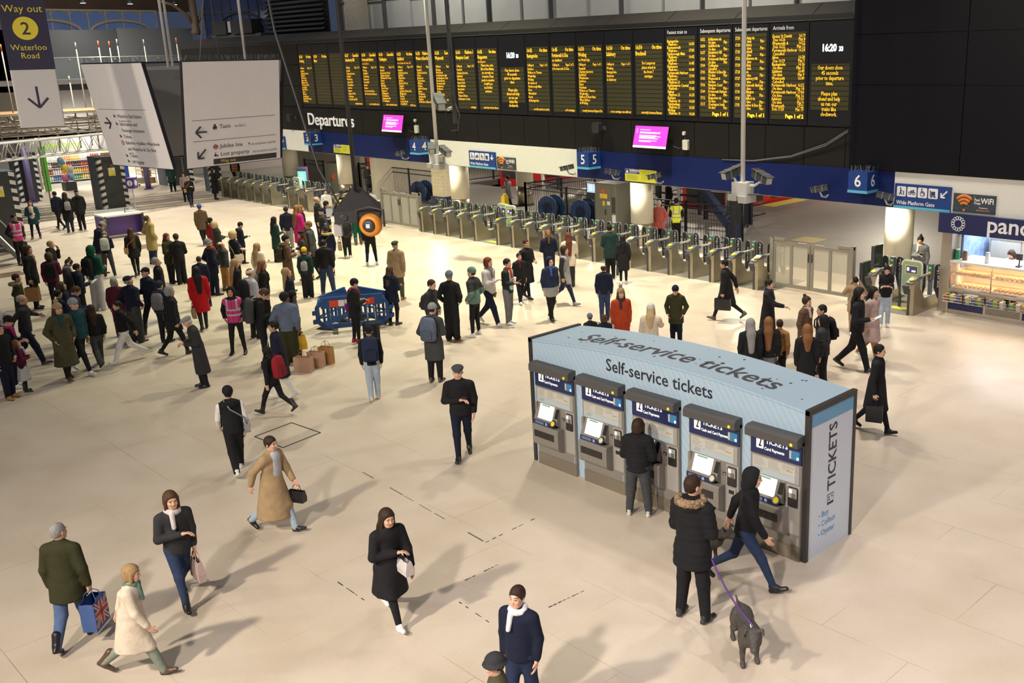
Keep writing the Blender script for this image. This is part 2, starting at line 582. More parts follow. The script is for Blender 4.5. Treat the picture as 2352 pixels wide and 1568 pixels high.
def surface_net(D, ax):
 ins = D < 0
 nx, ny, nz = D.shape
 C = [ins[i:nx - 1 + i, j:ny - 1 + j, k:nz - 1 + k] for i in (0, 1) for j in (0, 1) for k in (0, 1)]
 cnt = sum(c.astype(np.int8) for c in C)
 I = np.argwhere((cnt > 0) & (cnt < 8))
 if len(I) == 0: return np.zeros((0, 3)), np.zeros((0, 4), int)
 idx = np.full((nx - 1, ny - 1, nz - 1), -1, np.int32)
 idx[I[:, 0], I[:, 1], I[:, 2]] = np.arange(len(I))
 acc = np.zeros((len(I), 3))
 num = np.zeros(len(I))
 for axi in range(3):
  o1, o2 = [a for a in range(3) if a != axi]
  for u in (0, 1):
   for w in (0, 1):
    p0 = I.copy()
    p0[:, o1] += u
    p0[:, o2] += w
    p1 = p0.copy()
    p1[:, axi] += 1
    d0 = D[p0[:, 0], p0[:, 1], p0[:, 2]]
    d1 = D[p1[:, 0], p1[:, 1], p1[:, 2]]
    m = (d0 < 0) != (d1 < 0)
    t = np.where(m, d0 / (d0 - d1 + 1e-12 * (d0 == d1)), 0)
    c0 = np.stack([ax[i][p0[:, i]] for i in range(3)], -1)
    c1 = np.stack([ax[i][p1[:, i]] for i in range(3)], -1)
    acc += np.where(m[:, None], c0 + t[:, None] * (c1 - c0), 0)
    num += m
 V = acc / np.maximum(num, 1)[:, None]
 F = []
 for axi in range(3):
  o1, o2 = (axi + 1) % 3, (axi + 2) % 3
  sl0 = [slice(1, -1)] * 3
  sl0[axi] = slice(0, -1)
  sl1 = list(sl0)
  sl1[axi] = slice(1, None)
  a, b = ins[tuple(sl0)], ins[tuple(sl1)]
  E = np.argwhere(a != b)
  if len(E) == 0: continue
  sg = a[E[:, 0], E[:, 1], E[:, 2]]
  base = E.copy()
  base[:, o1] += 1
  base[:, o2] += 1
  q = []
  for u, w in ((0, 0), (1, 0), (1, 1), (0, 1)):
   c = base.copy()
   c[:, o1] -= 1 - u
   c[:, o2] -= 1 - w
   q.append(idx[c[:, 0], c[:, 1], c[:, 2]])
  q = np.stack(q, -1)
  q[~sg] = q[~sg][:, ::-1]
  F.append(q)
 return V, np.concatenate(F)
def np_object(name, V, F, mats, parent=None, mi=None, k=1.0):
 me = bpy.data.meshes.new(name)
 n, m = len(V), len(F)
 me.vertices.add(n)
 me.vertices.foreach_set('co', (np.asarray(V, np.float32) * k).ravel())
 me.loops.add(m * 4)
 me.loops.foreach_set('vertex_index', np.asarray(F, np.int32).ravel())
 me.polygons.add(m)
 me.polygons.foreach_set('loop_start', np.arange(0, m * 4, 4, dtype=np.int32))
 me.polygons.foreach_set('use_smooth', np.ones(m, bool))
 for q in mats: me.materials.append(q)
 if mi is not None: me.polygons.foreach_set('material_index', np.asarray(mi, np.int32))
 me.update(calc_edges=True)
 me.validate()
 o = bpy.data.objects.new(name, me)
 COL.objects.link(o)
 if parent is not None: o.parent = parent
 return o
# ---------------------------------------------------------------- people
PAL = dict(K=(.011, .011, .013), k=(.03, .03, .033), N=(.008, .011, .028), n=(.017, .026, .062), B=(.05, .10, .27), j=(.024, .04, .09), J=(.08, .13, .25),
   l=(.36, .43, .52), g=(.16, .16, .17), G=(.27, .27, .275), D=(.05, .053, .056), W=(.72, .71, .70), w=(.55, .51, .50), C=(.62, .53, .42), T=(.36, .25, .135), t=(.30, .21, .12),
   b=(.10, .06, .035), R=(.42, .008, .012), r=(.26, .015, .025), m=(.09, .012, .025), M=(.10, .009, .035), P=(.45, .015, .16), p=(.52, .025, .17), O=(.62, .17, .02), o=(.36, .045, .014),
   Y=(.85, .90, .03), y=(.72, .42, .02), E=(.004, .065, .04), e=(.010, .05, .065), V=(.032, .032, .012), v=(.062, .058, .03), F=(.012, .035, .03), L=(.30, .22, .30), q=(.36, .29, .11),
   s=(.50, .12, .10), u=(.11, .135, .20), x=(.11, .18, .15), z=(.48, .50, .44), H=(.22, .25, .20), a=(.44, .32, .29), c=(.0, .16, .06), i=(.34, .17, .05), S=(.42, .42, .46), X=(.2, .03, .25))
SKIN = dict(l=(.62, .36, .25), m=(.50, .28, .18), d=(.14, .065, .04), t=(.36, .19, .11))
HAIR = dict(K=(.008, .007, .007), b=(.035, .018, .01), B=(.075, .038, .018), r=(.13, .035, .014), a=(.22, .095, .035), f=(.33, .21, .10), y=(.50, .36, .19), g=(.27, .26, .25), w=(.58, .56, .53), d=(.012, .010, .009))
def cloth(c, kind='cloth'):
 col = PAL[c] if isinstance(c, str) else c
 nm = kind + '_' + (c if isinstance(c, str) else '%02x%02x%02x' % tuple(int(255 * q) for q in c))
 if kind == 'leather': return mat(nm, col, rough=.38, noise=.2, scale=14, bump=.15)
 if kind == 'reflective': return mat(nm, col, rough=.35, noise=.05)
 return mat(nm, col, rough=.86, noise=.25, scale=9, bump=.75, spec=.25)
def skin_mat(s): return mat('skin_' + s, SKIN[s], rough=.5, noise=.08, scale=18)
def hair_mat(h):
 new = 'hair_' + h not in _mats
 m = mat('hair_' + h, HAIR[h], rough=.55, noise=.45, scale=1.0, bump=.6, spec=.25)
 if new:
  nt = m.node_tree
  mp = nt.nodes.new('ShaderNodeMapping')
  mp.inputs['Scale'].default_value = (75, 75, 7)
  n = [q for q in nt.nodes if q.type == 'TEX_NOISE'][0]
  l = n.inputs['Vector'].links[0]
  nt.links.new(l.from_socket, mp.inputs['Vector'])
  nt.links.new(mp.outputs['Vector'], n.inputs['Vector'])
 return m
HIP_Z = .93
def solve_pose(pose, arms, lean, hpitch, hyaw):
 """joints of a 1.75 m figure facing +Y, standing at the origin"""
 J = {}
 kind = pose[0]
 amt = float(pose[1:]) if len(pose) > 1 else 0
 legs = {}
 for sx in (1, -1):
  lead = (sx == 1) == (kind == 'W')
  if kind in 'Ww':
   th, kn = (radians(26 * amt), radians(6)) if lead else (radians(-20 * amt), radians(34 * amt))
   spread = .075
  elif kind == 'A':
   th, kn, spread = radians(3), radians(5), .16
  elif kind == 'K':
   th, kn, spread = (radians(10), radians(18), .10) if sx == 1 else (radians(-2), radians(3), .10)
  else:
   th, kn, spread = radians(2 if sx == 1 else -2), radians(4), .095
  hip = np.array([sx * .088, 0, HIP_Z])
  knee = hip + np.array([sx * (spread - .088) * .5, sin(th) * .43, -cos(th) * .43])
  sh = th - kn
  ank = knee + np.array([sx * (spread - .088) * .5, sin(sh) * .41, -cos(sh) * .41])
  pitch = 0.0
  if kind in 'Ww': pitch = radians(16 * amt) if lead else radians(-38 * amt)
  legs[sx] = [hip, knee, ank, pitch]
 low = 9
 for sx, (h, k, a, p) in legs.items():
  toe = a[2] - .075 + (sin(p) * .17 if p < 0 else 0)
  heel = a[2] - .075 - (sin(p) * .05 if p > 0 else 0)
  low = min(low, toe, heel)
 for sx in legs:
  for q in legs[sx][:3]: q[2] -= low
 J['legs'] = legs
 J['dz'] = -low
 U = about(rot_x(-radians(lean)), (0, 0, .98 - low)).mul(Frame(np.eye(3), np.array([0, 0, -low])))
 J['U'] = U
 J['H'] = U.mul(about(rot_z(-radians(hyaw)) @ rot_x(-radians(hpitch)), (0, -.005, 1.50)))
 hands = {}
 for sx, m in ((1, arms[0]), (-1, arms[1])):
  S = np.array([sx * .178, -.01, 1.405])
  curl = .45
  if m == 'd':
   E = S + [sx * .045, -.03, -.275]; Wp = E + [-sx * .01, .05, -.245]
  elif m == 'h':
   E = S + [sx * .07, -.02, -.275]; Wp = E + [sx * .02, .05, -.245]; curl = 1.2
  elif m == 'p':
   E = S + [sx * .10, -.08, -.255]; Wp = np.array([sx * .215, .085, .985]); curl = .5
  elif m == 'f':
   E = S + [sx * .05, .03, -.275]; Wp = np.array([sx * .085, .255, 1.165]); curl = .9
  elif m == 'c':
   E = S + [sx * .06, .05, -.27]; Wp = np.array([-sx * .02, .20, 1.20]); curl = .8
  elif m == 'b':
   E = S + [sx * .08, -.12, -.25]; Wp = np.array([sx * .06, -.20, 1.0]); curl = .6
  elif m == 'u':
   E = S + [sx * .09, .12, -.22]; Wp = np.array([sx * .10, .17, 1.475]); curl = .7
  elif m == 'e':
   E = S + [sx * .13, .10, -.16]; Wp = np.array([sx * .13, .06, 1.58]); curl = .7
  elif m == 's':
   E = S + [sx * .045, .12, -.25]; Wp = E + [-sx * .02, .15, -.19]
  elif m == 'g':
   E = S + [sx * .06, -.17, -.225]; Wp = E + [0, -.05, -.24]
  elif m == 'x':
   E = S + [sx * .03, .21, -.19]; Wp = E + [-sx * .02, .235, -.03]; curl = .6
  else:
   E = S + [sx * .2, .05, -.19]; Wp = E + [sx * .19, .10, -.08]
  hd = Wp - E
  hd /= np.linalg.norm(hd)
  if m == 'p': hd = np.array([-sx * .35, .25, -.9]); hd /= np.linalg.norm(hd)
  if m == 'u': hd = np.array([-sx * .15, -.2, 1.]); hd /= np.linalg.norm(hd)
  hands[sx] = (S, E, Wp, hd, curl, m)
 J['arms'] = hands
 return J
def hand_prims(F, sx, Wp, hd, curl, m, U, fat=0.0):
 """palm, four fingers of unequal length with knuckle bends, thumb from the side of the palm"""
 if m in 'fcx':
  nrm = np.array([-sx * .55, .1, .85])          # back of the hand up
 elif m in 'ue':
  nrm = np.array([sx * .8, .5, 0])
 else:
  nrm = np.array([sx * 1.0, -.15, .0])
 nrm = nrm - hd * (nrm @ hd)
 nrm /= np.linalg.norm(nrm)
 side = np.cross(hd, nrm)
 if m in 'fcx':
  th = side if (side @ np.array([-sx, 0, 0])) > 0 else -side
 else:
  th = side if (side @ np.array([0, 1, 0])) > 0 else -side
 ln = (.040, .046, .043, .034)
 for i in range(4):
  off = (1.5 - i) * .0195
  kn = Wp + hd * (.088 - .004 * abs(i - 1)) + th * off
  F.cone(Wp + hd * .012 + th * off * .75, kn, .0145 + fat, .0115 + fat, .014, fr=U)
  d = hd
  p = kn
  for sgm in range(3):
   a = curl * (.55 if sgm == 0 else .8)
   d = d * cos(a) - nrm * sin(a) * 1.0
   d = d / np.linalg.norm(d)
   q = p + d * ln[i] * (1.0, .72, .55)[sgm]
   F.cone(p, q, (.0100, .0092, .0086)[sgm] + fat, (.0093, .0087, .0075)[sgm] + fat, .004, fr=U)
   p = q
   d = d - nrm * 0
 b = Wp + hd * .028 + th * .026
 d1 = hd * .62 + th * .75 - nrm * .25
 d1 /= np.linalg.norm(d1)
 q = b + d1 * .040
 d2 = hd * .9 + th * .25 - nrm * .35
 d2 /= np.linalg.norm(d2)
 F.cone(b, q, .0145 + fat, .0115 + fat, .010, fr=U)
 F.cone(q, q + d2 * .030, .0112 + fat, .0085 + fat, .004, fr=U)
def body_field(J, k, fat, female):
 F = Field()
 U, H = J['U'], J['H']
 F.cone((0, 0, .95), (0, 0, 1.0), .145, .13, .05, sy=.74, fr=U)
 F.cone((0, 0, 1.02), (0, .005, 1.20), .122, .135, .05, sy=.70, fr=U)
 F.cone((0, .005, 1.20), (0, 0, 1.33), .140, .150, .05, sy=.68, fr=U)
 F.cone((-.125, -.01, 1.405), (.125, -.01, 1.405), .062, .062, .06, fr=U)
 F.cone((0, -.012, 1.40), (0, .0, 1.56), .058, .052, .04, fr=U)
 for sx in (1, -1):
  S, E, Wp, hd, curl, m = J['arms'][sx]
  F.cone(S, E, .052, .040, .03, fr=U)
  F.cone(E, Wp, .041, .028, .02, fr=U)
  F.cone(Wp, Wp + hd * .03, .026, .024, .015, fr=U)
  hand_prims(F, sx, Wp, hd, curl, m, U, fat)
  hip, kn, an, pt = J['legs'][sx]
  F.cone(hip, kn, .075, .046, .04)
  F.cone(kn, an, .047, .031, .02)
  F.cone(kn + (an - kn) * .12 + [0, -.014, 0], kn + (an - kn) * .5 + [0, -.010, 0], .037, .033, .03)
  d = np.array([sx * .12, cos(pt), sin(pt)])
  F.cone(an + [0, 0, -.035], an + d * .07 + [0, 0, -.04], .026, .02, .03)
 # head: skull, face, jaw, nose, brow, lips, ears, eye sockets
 F.ell((0, -.012, 1.662), (.074, .094, .092), .02, fr=H)
 F.ell((0, .030, 1.612), (.060, .066, .085), .03, fr=H)
 F.cone((-.022, .062, 1.556), (.022, .062, 1.556), .026, .026, .03, fr=H)
 F.cone((0, .093, 1.650), (0, .108, 1.616), .009, .0135, .012, fr=H)
 F.cone((-.04, .080, 1.668), (.04, .080, 1.668), .012, .012, .02, fr=H)
 F.ell((0, .090, 1.583), (.025, .011, .0095), .008, fr=H)
 for sx in (1, -1):
  F.ell((sx * .035, .074, 1.612), (.026, .022, .025), .02, fr=H)
  F.ell((sx * .0765, -.008, 1.630), (.011, .022, .033), .008, fr=H)
  F.ell((sx * .031, .101, 1.647), (.014, .013, .009), .008, fr=H, sub=True)
 return F
def head_fine(J):
 c = J['H'].pt((0, 0, 1.64))
 return c
def body_mesh(J, det, skin, hairc, parent, k, female):
 fat = {0: .0035, 1: .0012, 2: 0}[det]
 c, f = {0: (.034, .0145), 1: (.028, .0105), 2: (.024, .0075)}[det]
 F = body_field(J, k, fat, female)
 fine = [[], [], []]
 hc = head_fine(J)
 for i, r in enumerate((.09, .125, .13)):
  fine[i].append((hc[i] - r, hc[i] + r))
 for sx in (1, -1):
  S, E, Wp, hd, curl, m = J['arms'][sx]
  if m == 'p': continue
  q = J['U'].pt(Wp + hd * .085)
  for i in range(3): fine[i].append((q[i] - .085, q[i] + .085))
 V, Q = F.mesh(c, fine, f)
 cen = V[Q].mean(1)
 L = J['H'].inv(cen)
 mi = np.zeros(len(Q), int)
 front = L[:, 1] > .05
 for sx in (1, -1):
  mi[front & (np.linalg.norm((L - [sx * .031, .09, 1.647]) / [1, 1.6, .62], axis=1) < .0115)] = 1
  mi[front & (np.abs(L[:, 0] - sx * .032) < .019) & (np.abs(L[:, 2] - 1.6715) < .0042)] = 2
 mi[front & (np.abs(L[:, 0]) < .023) & (np.abs(L[:, 2] - 1.583) < .008)] = 3
 sk = SKIN[skin]
 lip = mat('lip_' + skin, (sk[0] * .75, sk[1] * .5, sk[2] * .5), rough=.45, noise=.05)
 return np_object('body', V, Q, [skin_mat(skin), mat('eye', (.02, .014, .012), rough=.15, noise=0), hair_mat(hairc if hairc != 'w' else 'g'), lip], parent, mi, k)
TH = dict(t=.010, m=.018, p=.030, c=.024)
HEM = dict(w=.93, h=.86, t=.70, k=.52, l=.36, a=.24)
def jacket_field(J, th, hem, stride, sleeves=True, hood=None, collar=True, flare=0.0, infl=0.0):
 F = Field()
 U = J['U']
 t = TH[th] + infl
 F.cone((-.13, -.012, 1.405), (.13, -.012, 1.405), .066 + t * .7, .066 + t * .7, .05, fr=U)
 F.cone((0, .0, 1.20), (0, -.004, 1.36), .140 + t, .152 + t, .05, sy=.72, fr=U)
 F.cone((0, .0, 1.02), (0, .0, 1.22), .135 + t, .142 + t, .05, sy=.74, fr=U)
 hz = HEM[hem]
 low = min(hz, .93)
 w0 = .150 + t
 w1 = w0 + max(0, .93 - hz) * (.10 + flare) + stride * max(0, .9 - hz) * .14
 F.cone((0, 0, 1.03), (0, 0, hz - .08), w0, w1, .05, sy=.78 + stride * max(0, .93 - hz) * .5, fr=U if hz > .6 else J.get('Uh', U))
 if hz < .8:
  for sx in (1, -1):
   hip, kn, an, pt = J['legs'][sx]
   F.cone(hip + [0, 0, -.03], kn, .105 + t * .6, .085 + t * .6, .06)
 if sleeves:
  for sx in (1, -1):
   S, E, Wp, hd, curl, m = J['arms'][sx]
   F.cone(S, E, .060 + t * .75, .050 + t * .7, .03, fr=U)
   F.cone(E, E + (Wp - E) * .93, .050 + t * .75, .038 + t * .55, .02, fr=U)
 if collar:
  F.cone((0, -.012, 1.42), (0, -.004, 1.485), .082 + t * .3, .070 + t * .35, .02, fr=U)
 if hood == 'down':
  F.ell((0, -.105, 1.455), (.135, .075, .085), .03, fr=U)
  F.cone((-.10, -.02, 1.475), (.10, -.02, 1.475), .045, .045, .03, fr=U)
 F.cut((0, 0, hz), (0, 0, -1), fr=U if hz > .6 else J.get('Uh', U))
 return F
def puff(P):
 amp, per = P
 return lambda X, Y, Z: (amp * np.abs(np.sin(Z * pi / per)) ** .6 - amp * .6).astype(np.float32) * -1
def hair_field(J, style, vol=.012):
 F = Field()
 H = J['H']
 cut_front = ((0, .086, 1.712), (0, .86, -.51))
 if style in ('short', 'bald', 'crop'):
  v = .006 if style == 'crop' else vol
  F.ell((0, -.014, 1.668), (.077 + v, .097 + v, .093 + v), .01, fr=H)
  F.cone((0, -.05, 1.60), (0, -.04, 1.63), .055, .06, .03, fr=H)
  F.cut(cut_front[0] if style != 'bald' else (0, .0, 1.68), cut_front[1] if style != 'bald' else (0, .5, .86), fr=H)
  F.cut((0, 0, 1.585), (0, 0, -1), fr=H)
  return F
 v = vol + (.030 if style == 'curly' else .008)
 F.ell((0, -.016, 1.668), (.077 + v, .098 + v, .094 + v), .01, fr=H)
 F.cut(cut_front[0], cut_front[1], fr=H)
 if style == 'curly':
  F.ell((0, -.05, 1.60), (.105, .085, .105), .03, fr=H)
 elif style == 'bob':
  F.ell((0, -.045, 1.595), (.095, .075, .10), .03, fr=H)
  for sx in (1, -1): F.cone((sx * .078, .015, 1.67), (sx * .082, .02, 1.53), .026, .024, .02, fr=H)
 elif style == 'long':
  F.cone((0, -.055, 1.66), (0, -.105, 1.46), .088, .098, .03, sy=.62, fr=H)
  F.cone((0, -.105, 1.46), (0, -.135, 1.25), .10, .06, .03, sy=.5, fr=J['U'])
  for sx in (1, -1): F.cone((sx * .078, .005, 1.67), (sx * .095, .01, 1.42), .024, .026, .02, fr=H)
 elif style == 'xlong':
  F.cone((0, -.055, 1.66), (0, -.11, 1.44), .088, .10, .03, sy=.62, fr=H)
  F.cone((0, -.11, 1.44), (0, -.155, 1.08), .10, .065, .03, sy=.5, fr=J['U'])
  for sx in (1, -1): F.cone((sx * .078, .005, 1.67), (sx * .098, .0, 1.40), .024, .028, .02, fr=H)
 elif style == 'pony':
  F.ell((0, -.035, 1.625), (.07, .075, .06), .03, fr=H)
  F.cone((0, -.115, 1.69), (0, -.15, 1.62), .035, .045, .02, fr=H)
  F.cone((0, -.15, 1.62), (0, -.16, 1.36), .045, .025, .03, fr=H)
 elif style == 'bun':
  F.ell((0, -.035, 1.625), (.07, .075, .06), .03, fr=H)
  F.ell((0, -.075, 1.785), (.042, .042, .038), .01, fr=H)
 return F
def hat_field(J, style, low=False):
 F = Field()
 H = J['H']
 if style in ('beanie', 'bobble'):
  F.ell((0, -.014, 1.685), (.093, .113, .108), .01, fr=H)
  F.cut((0, 0, 1.665), (0, .28, -1), fr=H)
  F.cone((0, -.006, 1.685), (0, -.006, 1.70), .097, .094, .012, sy=1.18, fr=H)
  F.cut((0, 0, 1.652), (0, .22, -1), fr=H)
  if style == 'bobble': F.ell((0, -.03, 1.825), (.05, .05, .047), .004, fr=H)
 elif style == 'flatcap':
  F.ell((0, .002, 1.722), (.098, .128, .044), .01, fr=H)
  F.ell((0, -.03, 1.70), (.09, .10, .06), .02, fr=H)
  F.ell((0, .115, 1.700), (.066, .05, .013), .01, fr=H)
  F.cut((0, 0, 1.672), (0, .08, -1), fr=H)
 elif style == 'cap':
  F.ell((0, -.012, 1.695), (.088, .108, .083), .01, fr=H)
  F.cut((0, 0, 1.685), (0, .1, -1), fr=H)
  F.ell((0, .125, 1.700), (.066, .075, .011), .008, fr=H)
 elif style == 'beret':
  F.ell((.012, -.02, 1.735), (.115, .125, .045), .01, fr=H)
  F.ell((0, -.015, 1.70), (.088, .106, .05), .02, fr=H)
  F.cut((0, 0, 1.675), (0, .1, -1), fr=H)
 elif style == 'bucket':
  F.ell((0, -.012, 1.71), (.092, .112, .075), .01, fr=H)
  F.cone((0, -.01, 1.665), (0, -.01, 1.70), .135, .09, .02, sy=1.1, fr=H)
  F.cut((0, 0, 1.655), (0, 0, -1), fr=H)
 elif style == 'hood':
  F.ell((0, -.022, 1.665), (.103, .122, .122), .01, fr=H)
  F.cone((0, -.045, 1.53), (0, -.03, 1.60), .098, .10, .04, fr=H)
  F.cut((0, .062, 1.65), (0, 1, -.12), fr=H)
 elif style == 'headband':
  F.cone((0, -.010, 1.672), (0, -.010, 1.705), .092, .091, .01, sy=1.16, fr=H)
  F.cut((0, 0, 1.655), (0, .2, -1), fr=H)
  F.cut((0, 0, 1.725), (0, -.2, 1), fr=H)
 return F
def trouser_field(J, fit):
 F = Field()
 e = dict(s=.006, r=.020, w=.038, f=.022)[fit[0]]
 U0 = Frame(np.eye(3), np.array([0, 0, J['dz']]))
 F.cone((0, 0, .93), (0, 0, 1.0), .150, .142, .05, sy=.76, fr=U0)
 for sx in (1, -1):
  hip, kn, an, pt = J['legs'][sx]
  F.cone(hip + [0, -.01, 0], kn, .092 + e * .4, .058 + e, .05)
  r2 = dict(s=.043, r=.058, w=.085, f=.088)[fit[0]]
  d = an - kn
  d = d / np.linalg.norm(d)
  F.cone(kn, an + d * .005, .058 + e, r2, .03)
 return F
def shoe_object(J, sx, kind, col, parent, k, det):
 hip, kn, an, pt = J['legs'][sx]
 F = Field()
 R = rot_x(pt)
 fr = Frame(rot_z(-sx * .13) @ R, an)
 F.cone((0, -.045, -.045), (0, .04, -.042), .036, .038, .02, fr=fr)
 F.cone((0, .03, -.045), (0, .155, -.052), .041, .034, .03, fr=fr)
 F.cone((0, .02, -.01), (0, -.02, .02), .045, .044, .03, fr=fr)
 if kind == 'boot': F.cone((0, -.012, 0), (0, -.012, .16), .05, .057, .02, fr=fr)
 F.cut((0, 0, -.075), (0, 0, -1), fr=fr)
 V, Q = F.mesh({0: .022, 1: .017, 2: .013}[det])
 cen = fr.inv(V[Q].mean(1))
 mi = (cen[:, 2] < -.058).astype(int)
 soles = {'shoe': 'K', 'boot': 'K', 'trainer': 'W'}
 return np_object('shoe', V, Q, [cloth(col, 'leather'), cloth(soles[kind], 'leather')], parent, mi, k)
def person(label, x, y, rz, h, pose='S', arms='dd', lean=2, hp=0, hy=0, skin='l', hair=('short', 'b'), hat=None, top=('m', 'K', 'h'), legs=('r', 'K'), shoes=('shoe', 'K'),
   hood=None, fur=None, scarf=None, vest=None, yoke=None, skirt=None, extras=(), det=1, group=None, female=False, wide=1.0, inner=None):
 k = h / 1.765
 J = solve_pose(pose, arms, lean, hp, hy)
 stride = float(pose[1:] or 0) if pose[0] in 'Ww' else (.25 if pose[0] == 'A' else 0)
 J['Uh'] = about(rot_x(-radians(lean * .4)), (0, 0, .98)).mul(Frame(np.eye(3), np.array([0, 0, J['dz']])))
 root = thing('person', label, 'person', (x, y, 0), rz, group)
 root.scale = (wide, wide, 1)
 cs = {0: .034, 1: .027, 2: .019}[det]
 fs = {0: .020, 1: .016, 2: .012}[det]
 body_mesh(J, det, skin, hair[1] if hair else 'b', root, k, female)
 if legs[0] != 'n':
  V, Q = trouser_field(J, legs[0]).mesh(cs)
  np_object('trousers' if legs[0] != 's' else 'leggings', V, Q, [cloth(legs[1])], root, None, k)
 if skirt:
  F = Field()
  z1 = skirt[1]
  U0 = J['Uh']
  F.cone((0, 0, 1.0), (0, 0, z1 - .05), .145, .17 + (1 - z1) * .13, .02, sy=.85, fr=U0)
  F.cut((0, 0, z1), (0, 0, -1), fr=U0)
  V, Q = F.mesh(cs)
  np_object('skirt', V, Q, [cloth(skirt[0])], root, None, k)
 F = jacket_field(J, top[0], top[2], stride, hood=hood)
 dsp = puff((.011, .085)) if top[0] == 'p' else None
 V, Q = F.mesh(cs if top[0] != 'p' or det == 2 else cs * .85, disp=dsp)
 mi = None
 mats = [cloth(top[1], 'leather' if len(top) > 3 and top[3] == 'L' else 'cloth')]
 if yoke:
  cen = J['U'].inv(V[Q].mean(1))
  z = cen[:, 2]
  if yoke[1] == 'sleeves':
   mi = (np.abs(cen[:, 0]) > .19).astype(int)
  elif yoke[1] == 'stripe':
   mi = ((np.abs(cen[:, 0]) > .20) & (cen[:, 1] > .0)).astype(int)
  elif yoke[1] == 'bands':
   mi = ((np.abs(z - 1.12) < .022) | (np.abs(z - 1.27) < .018)).astype(int)
  else:
   mi = (z < yoke[1]).astype(int)
  mats.append(cloth(yoke[0]))
 np_object('coat' if HEM[top[2]] < .75 else 'jacket', V, Q, mats, root, mi, k)
 if inner:
  F = Field()
  F.cone((0, .03, 1.02), (0, .03, 1.42), .115 + TH[top[0]], .105 + TH[top[0]] * .6, .03, sy=.95, fr=J['U'])
  F.cut((0, .04, 1.2), (0, -1, 0), fr=J['U'])
  V, Q = F.mesh(cs)
  np_object('shirt', V, Q, [cloth(inner)], root, None, k)
 if vest:
  F = jacket_field(J, top[0], 'h', 0, sleeves=False, collar=False, infl=.012)
  F.cone((-.155, -.012, 1.39), (.155, -.012, 1.39), .075 + TH[top[0]], .075 + TH[top[0]], .04, fr=J['U'])
  F.cut((0, .05, 1.47), (0, .35, .9), fr=J['U'])
  V, Q = F.mesh(cs * .8)
  c = J['U'].inv(V[Q].mean(1))
  mi = np.zeros(len(Q), int)
  mi[(np.abs(c[:, 2] - 1.07) < .026) | (np.abs(c[:, 2] - 1.20) < .026) | ((np.abs(np.abs(c[:, 0]) - .115) < .024) & (c[:, 2] > 1.2))] = 1
  if vest != 'N': mi[(np.abs(c[:, 0]) < .012) & (c[:, 1] > 0) & (mi == 0)] = 2
  np_object('hi_vis_vest', V, Q, [mat('vest_' + vest, PAL[vest], rough=.6, noise=.06, emit=.0), cloth('S', 'reflective'), mat('vest_seam_' + vest, tuple(q * .5 for q in PAL[vest]), rough=.7)], root, mi, k)
 if hair and not (hat and hat[0] == 'hood'):
  V, Q = hair_field(J, hair[0] if not hat or hair[0] in ('long', 'xlong', 'bob', 'pony') else 'short', .0 if hat else .012).mesh(fs)
  np_object('hair', V, Q, [hair_mat(hair[1])], root, None, k)
 if hat:
  V, Q = hat_field(J, hat[0]).mesh(fs)
  mi = None
  mats = [cloth(hat[1])]
  if hat[0] == 'bobble' and len(hat) > 2:
   c = J['H'].inv(V[Q].mean(1))
   mi = (c[:, 2] > 1.79).astype(int)
   mats.append(cloth(hat[2]))
  np_object({'flatcap': 'flat_cap', 'bobble': 'bobble_hat', 'headband': 'headband'}.get(hat[0], hat[0]), V, Q, mats, root, mi, k)
 if scarf:
  F = Field()
  for i in range(10):
   a0, a1 = 2 * pi * i / 10, 2 * pi * (i + 1) / 10
   F.cone((.078 * cos(a0), .078 * sin(a0), 1.49 + .012 * sin(2 * a0)), (.078 * cos(a1), .078 * sin(a1), 1.49 + .012 * sin(2 * a1)), .037, .037, .01, fr=J['U'])
  if scarf != scarf.lower() or True:
   F.cone((.04, .10, 1.47), (.05, .155, 1.30), .035, .03, .02, fr=J['U'])
  V, Q = F.mesh(fs)
  np_object('scarf', V, Q, [cloth(scarf)], root, None, k)
 if fur:
  F = Field()
  for i in range(10):
   a0, a1 = pi * .9 + 2 * pi * .72 * i / 10, pi * .9 + 2 * pi * .72 * (i + 1) / 10
   q0 = (.14 * cos(a0 + .1), -.045 + .13 * sin(a0 + .1), 1.49)
   q1 = (.14 * cos(a1 + .1), -.045 + .13 * sin(a1 + .1), 1.49)
   F.cone(q0, q1, .042, .042, .01, fr=J['U'])
  rng = np.random.RandomState(3)
  V, Q = F.mesh(fs)
  V = V + rng.normal(0, .006, V.shape)
  np_object('fur_trim', V, Q, [cloth(fur)], root, None, k)
 for sx in (1, -1):
  shoe_object(J, sx, shoes[0], shoes[1], root, k, det)
 for e in extras: carry(e, J, root, k, top, label)
 return root
def place_at(o, root, local, k, rot=(0, 0, 0)):
 """a carried thing stays top-level: put it at a point of the person's own frame"""
 M = Matrix.Translation(root.location) @ Matrix.Rotation(root.rotation_euler.z, 4, 'Z')
 p = M @ Vector([q * k for q in local])
 o.location = p
 o.scale = (k, k, k)
 o.rotation_euler = (rot[0], rot[1], root.rotation_euler.z + rot[2])
 return o
def hand_point(J, sx, d=.09):
 S, E, Wp, hd, curl, m = J['arms'][sx]
 return J['U'].pt(Wp + hd * d)
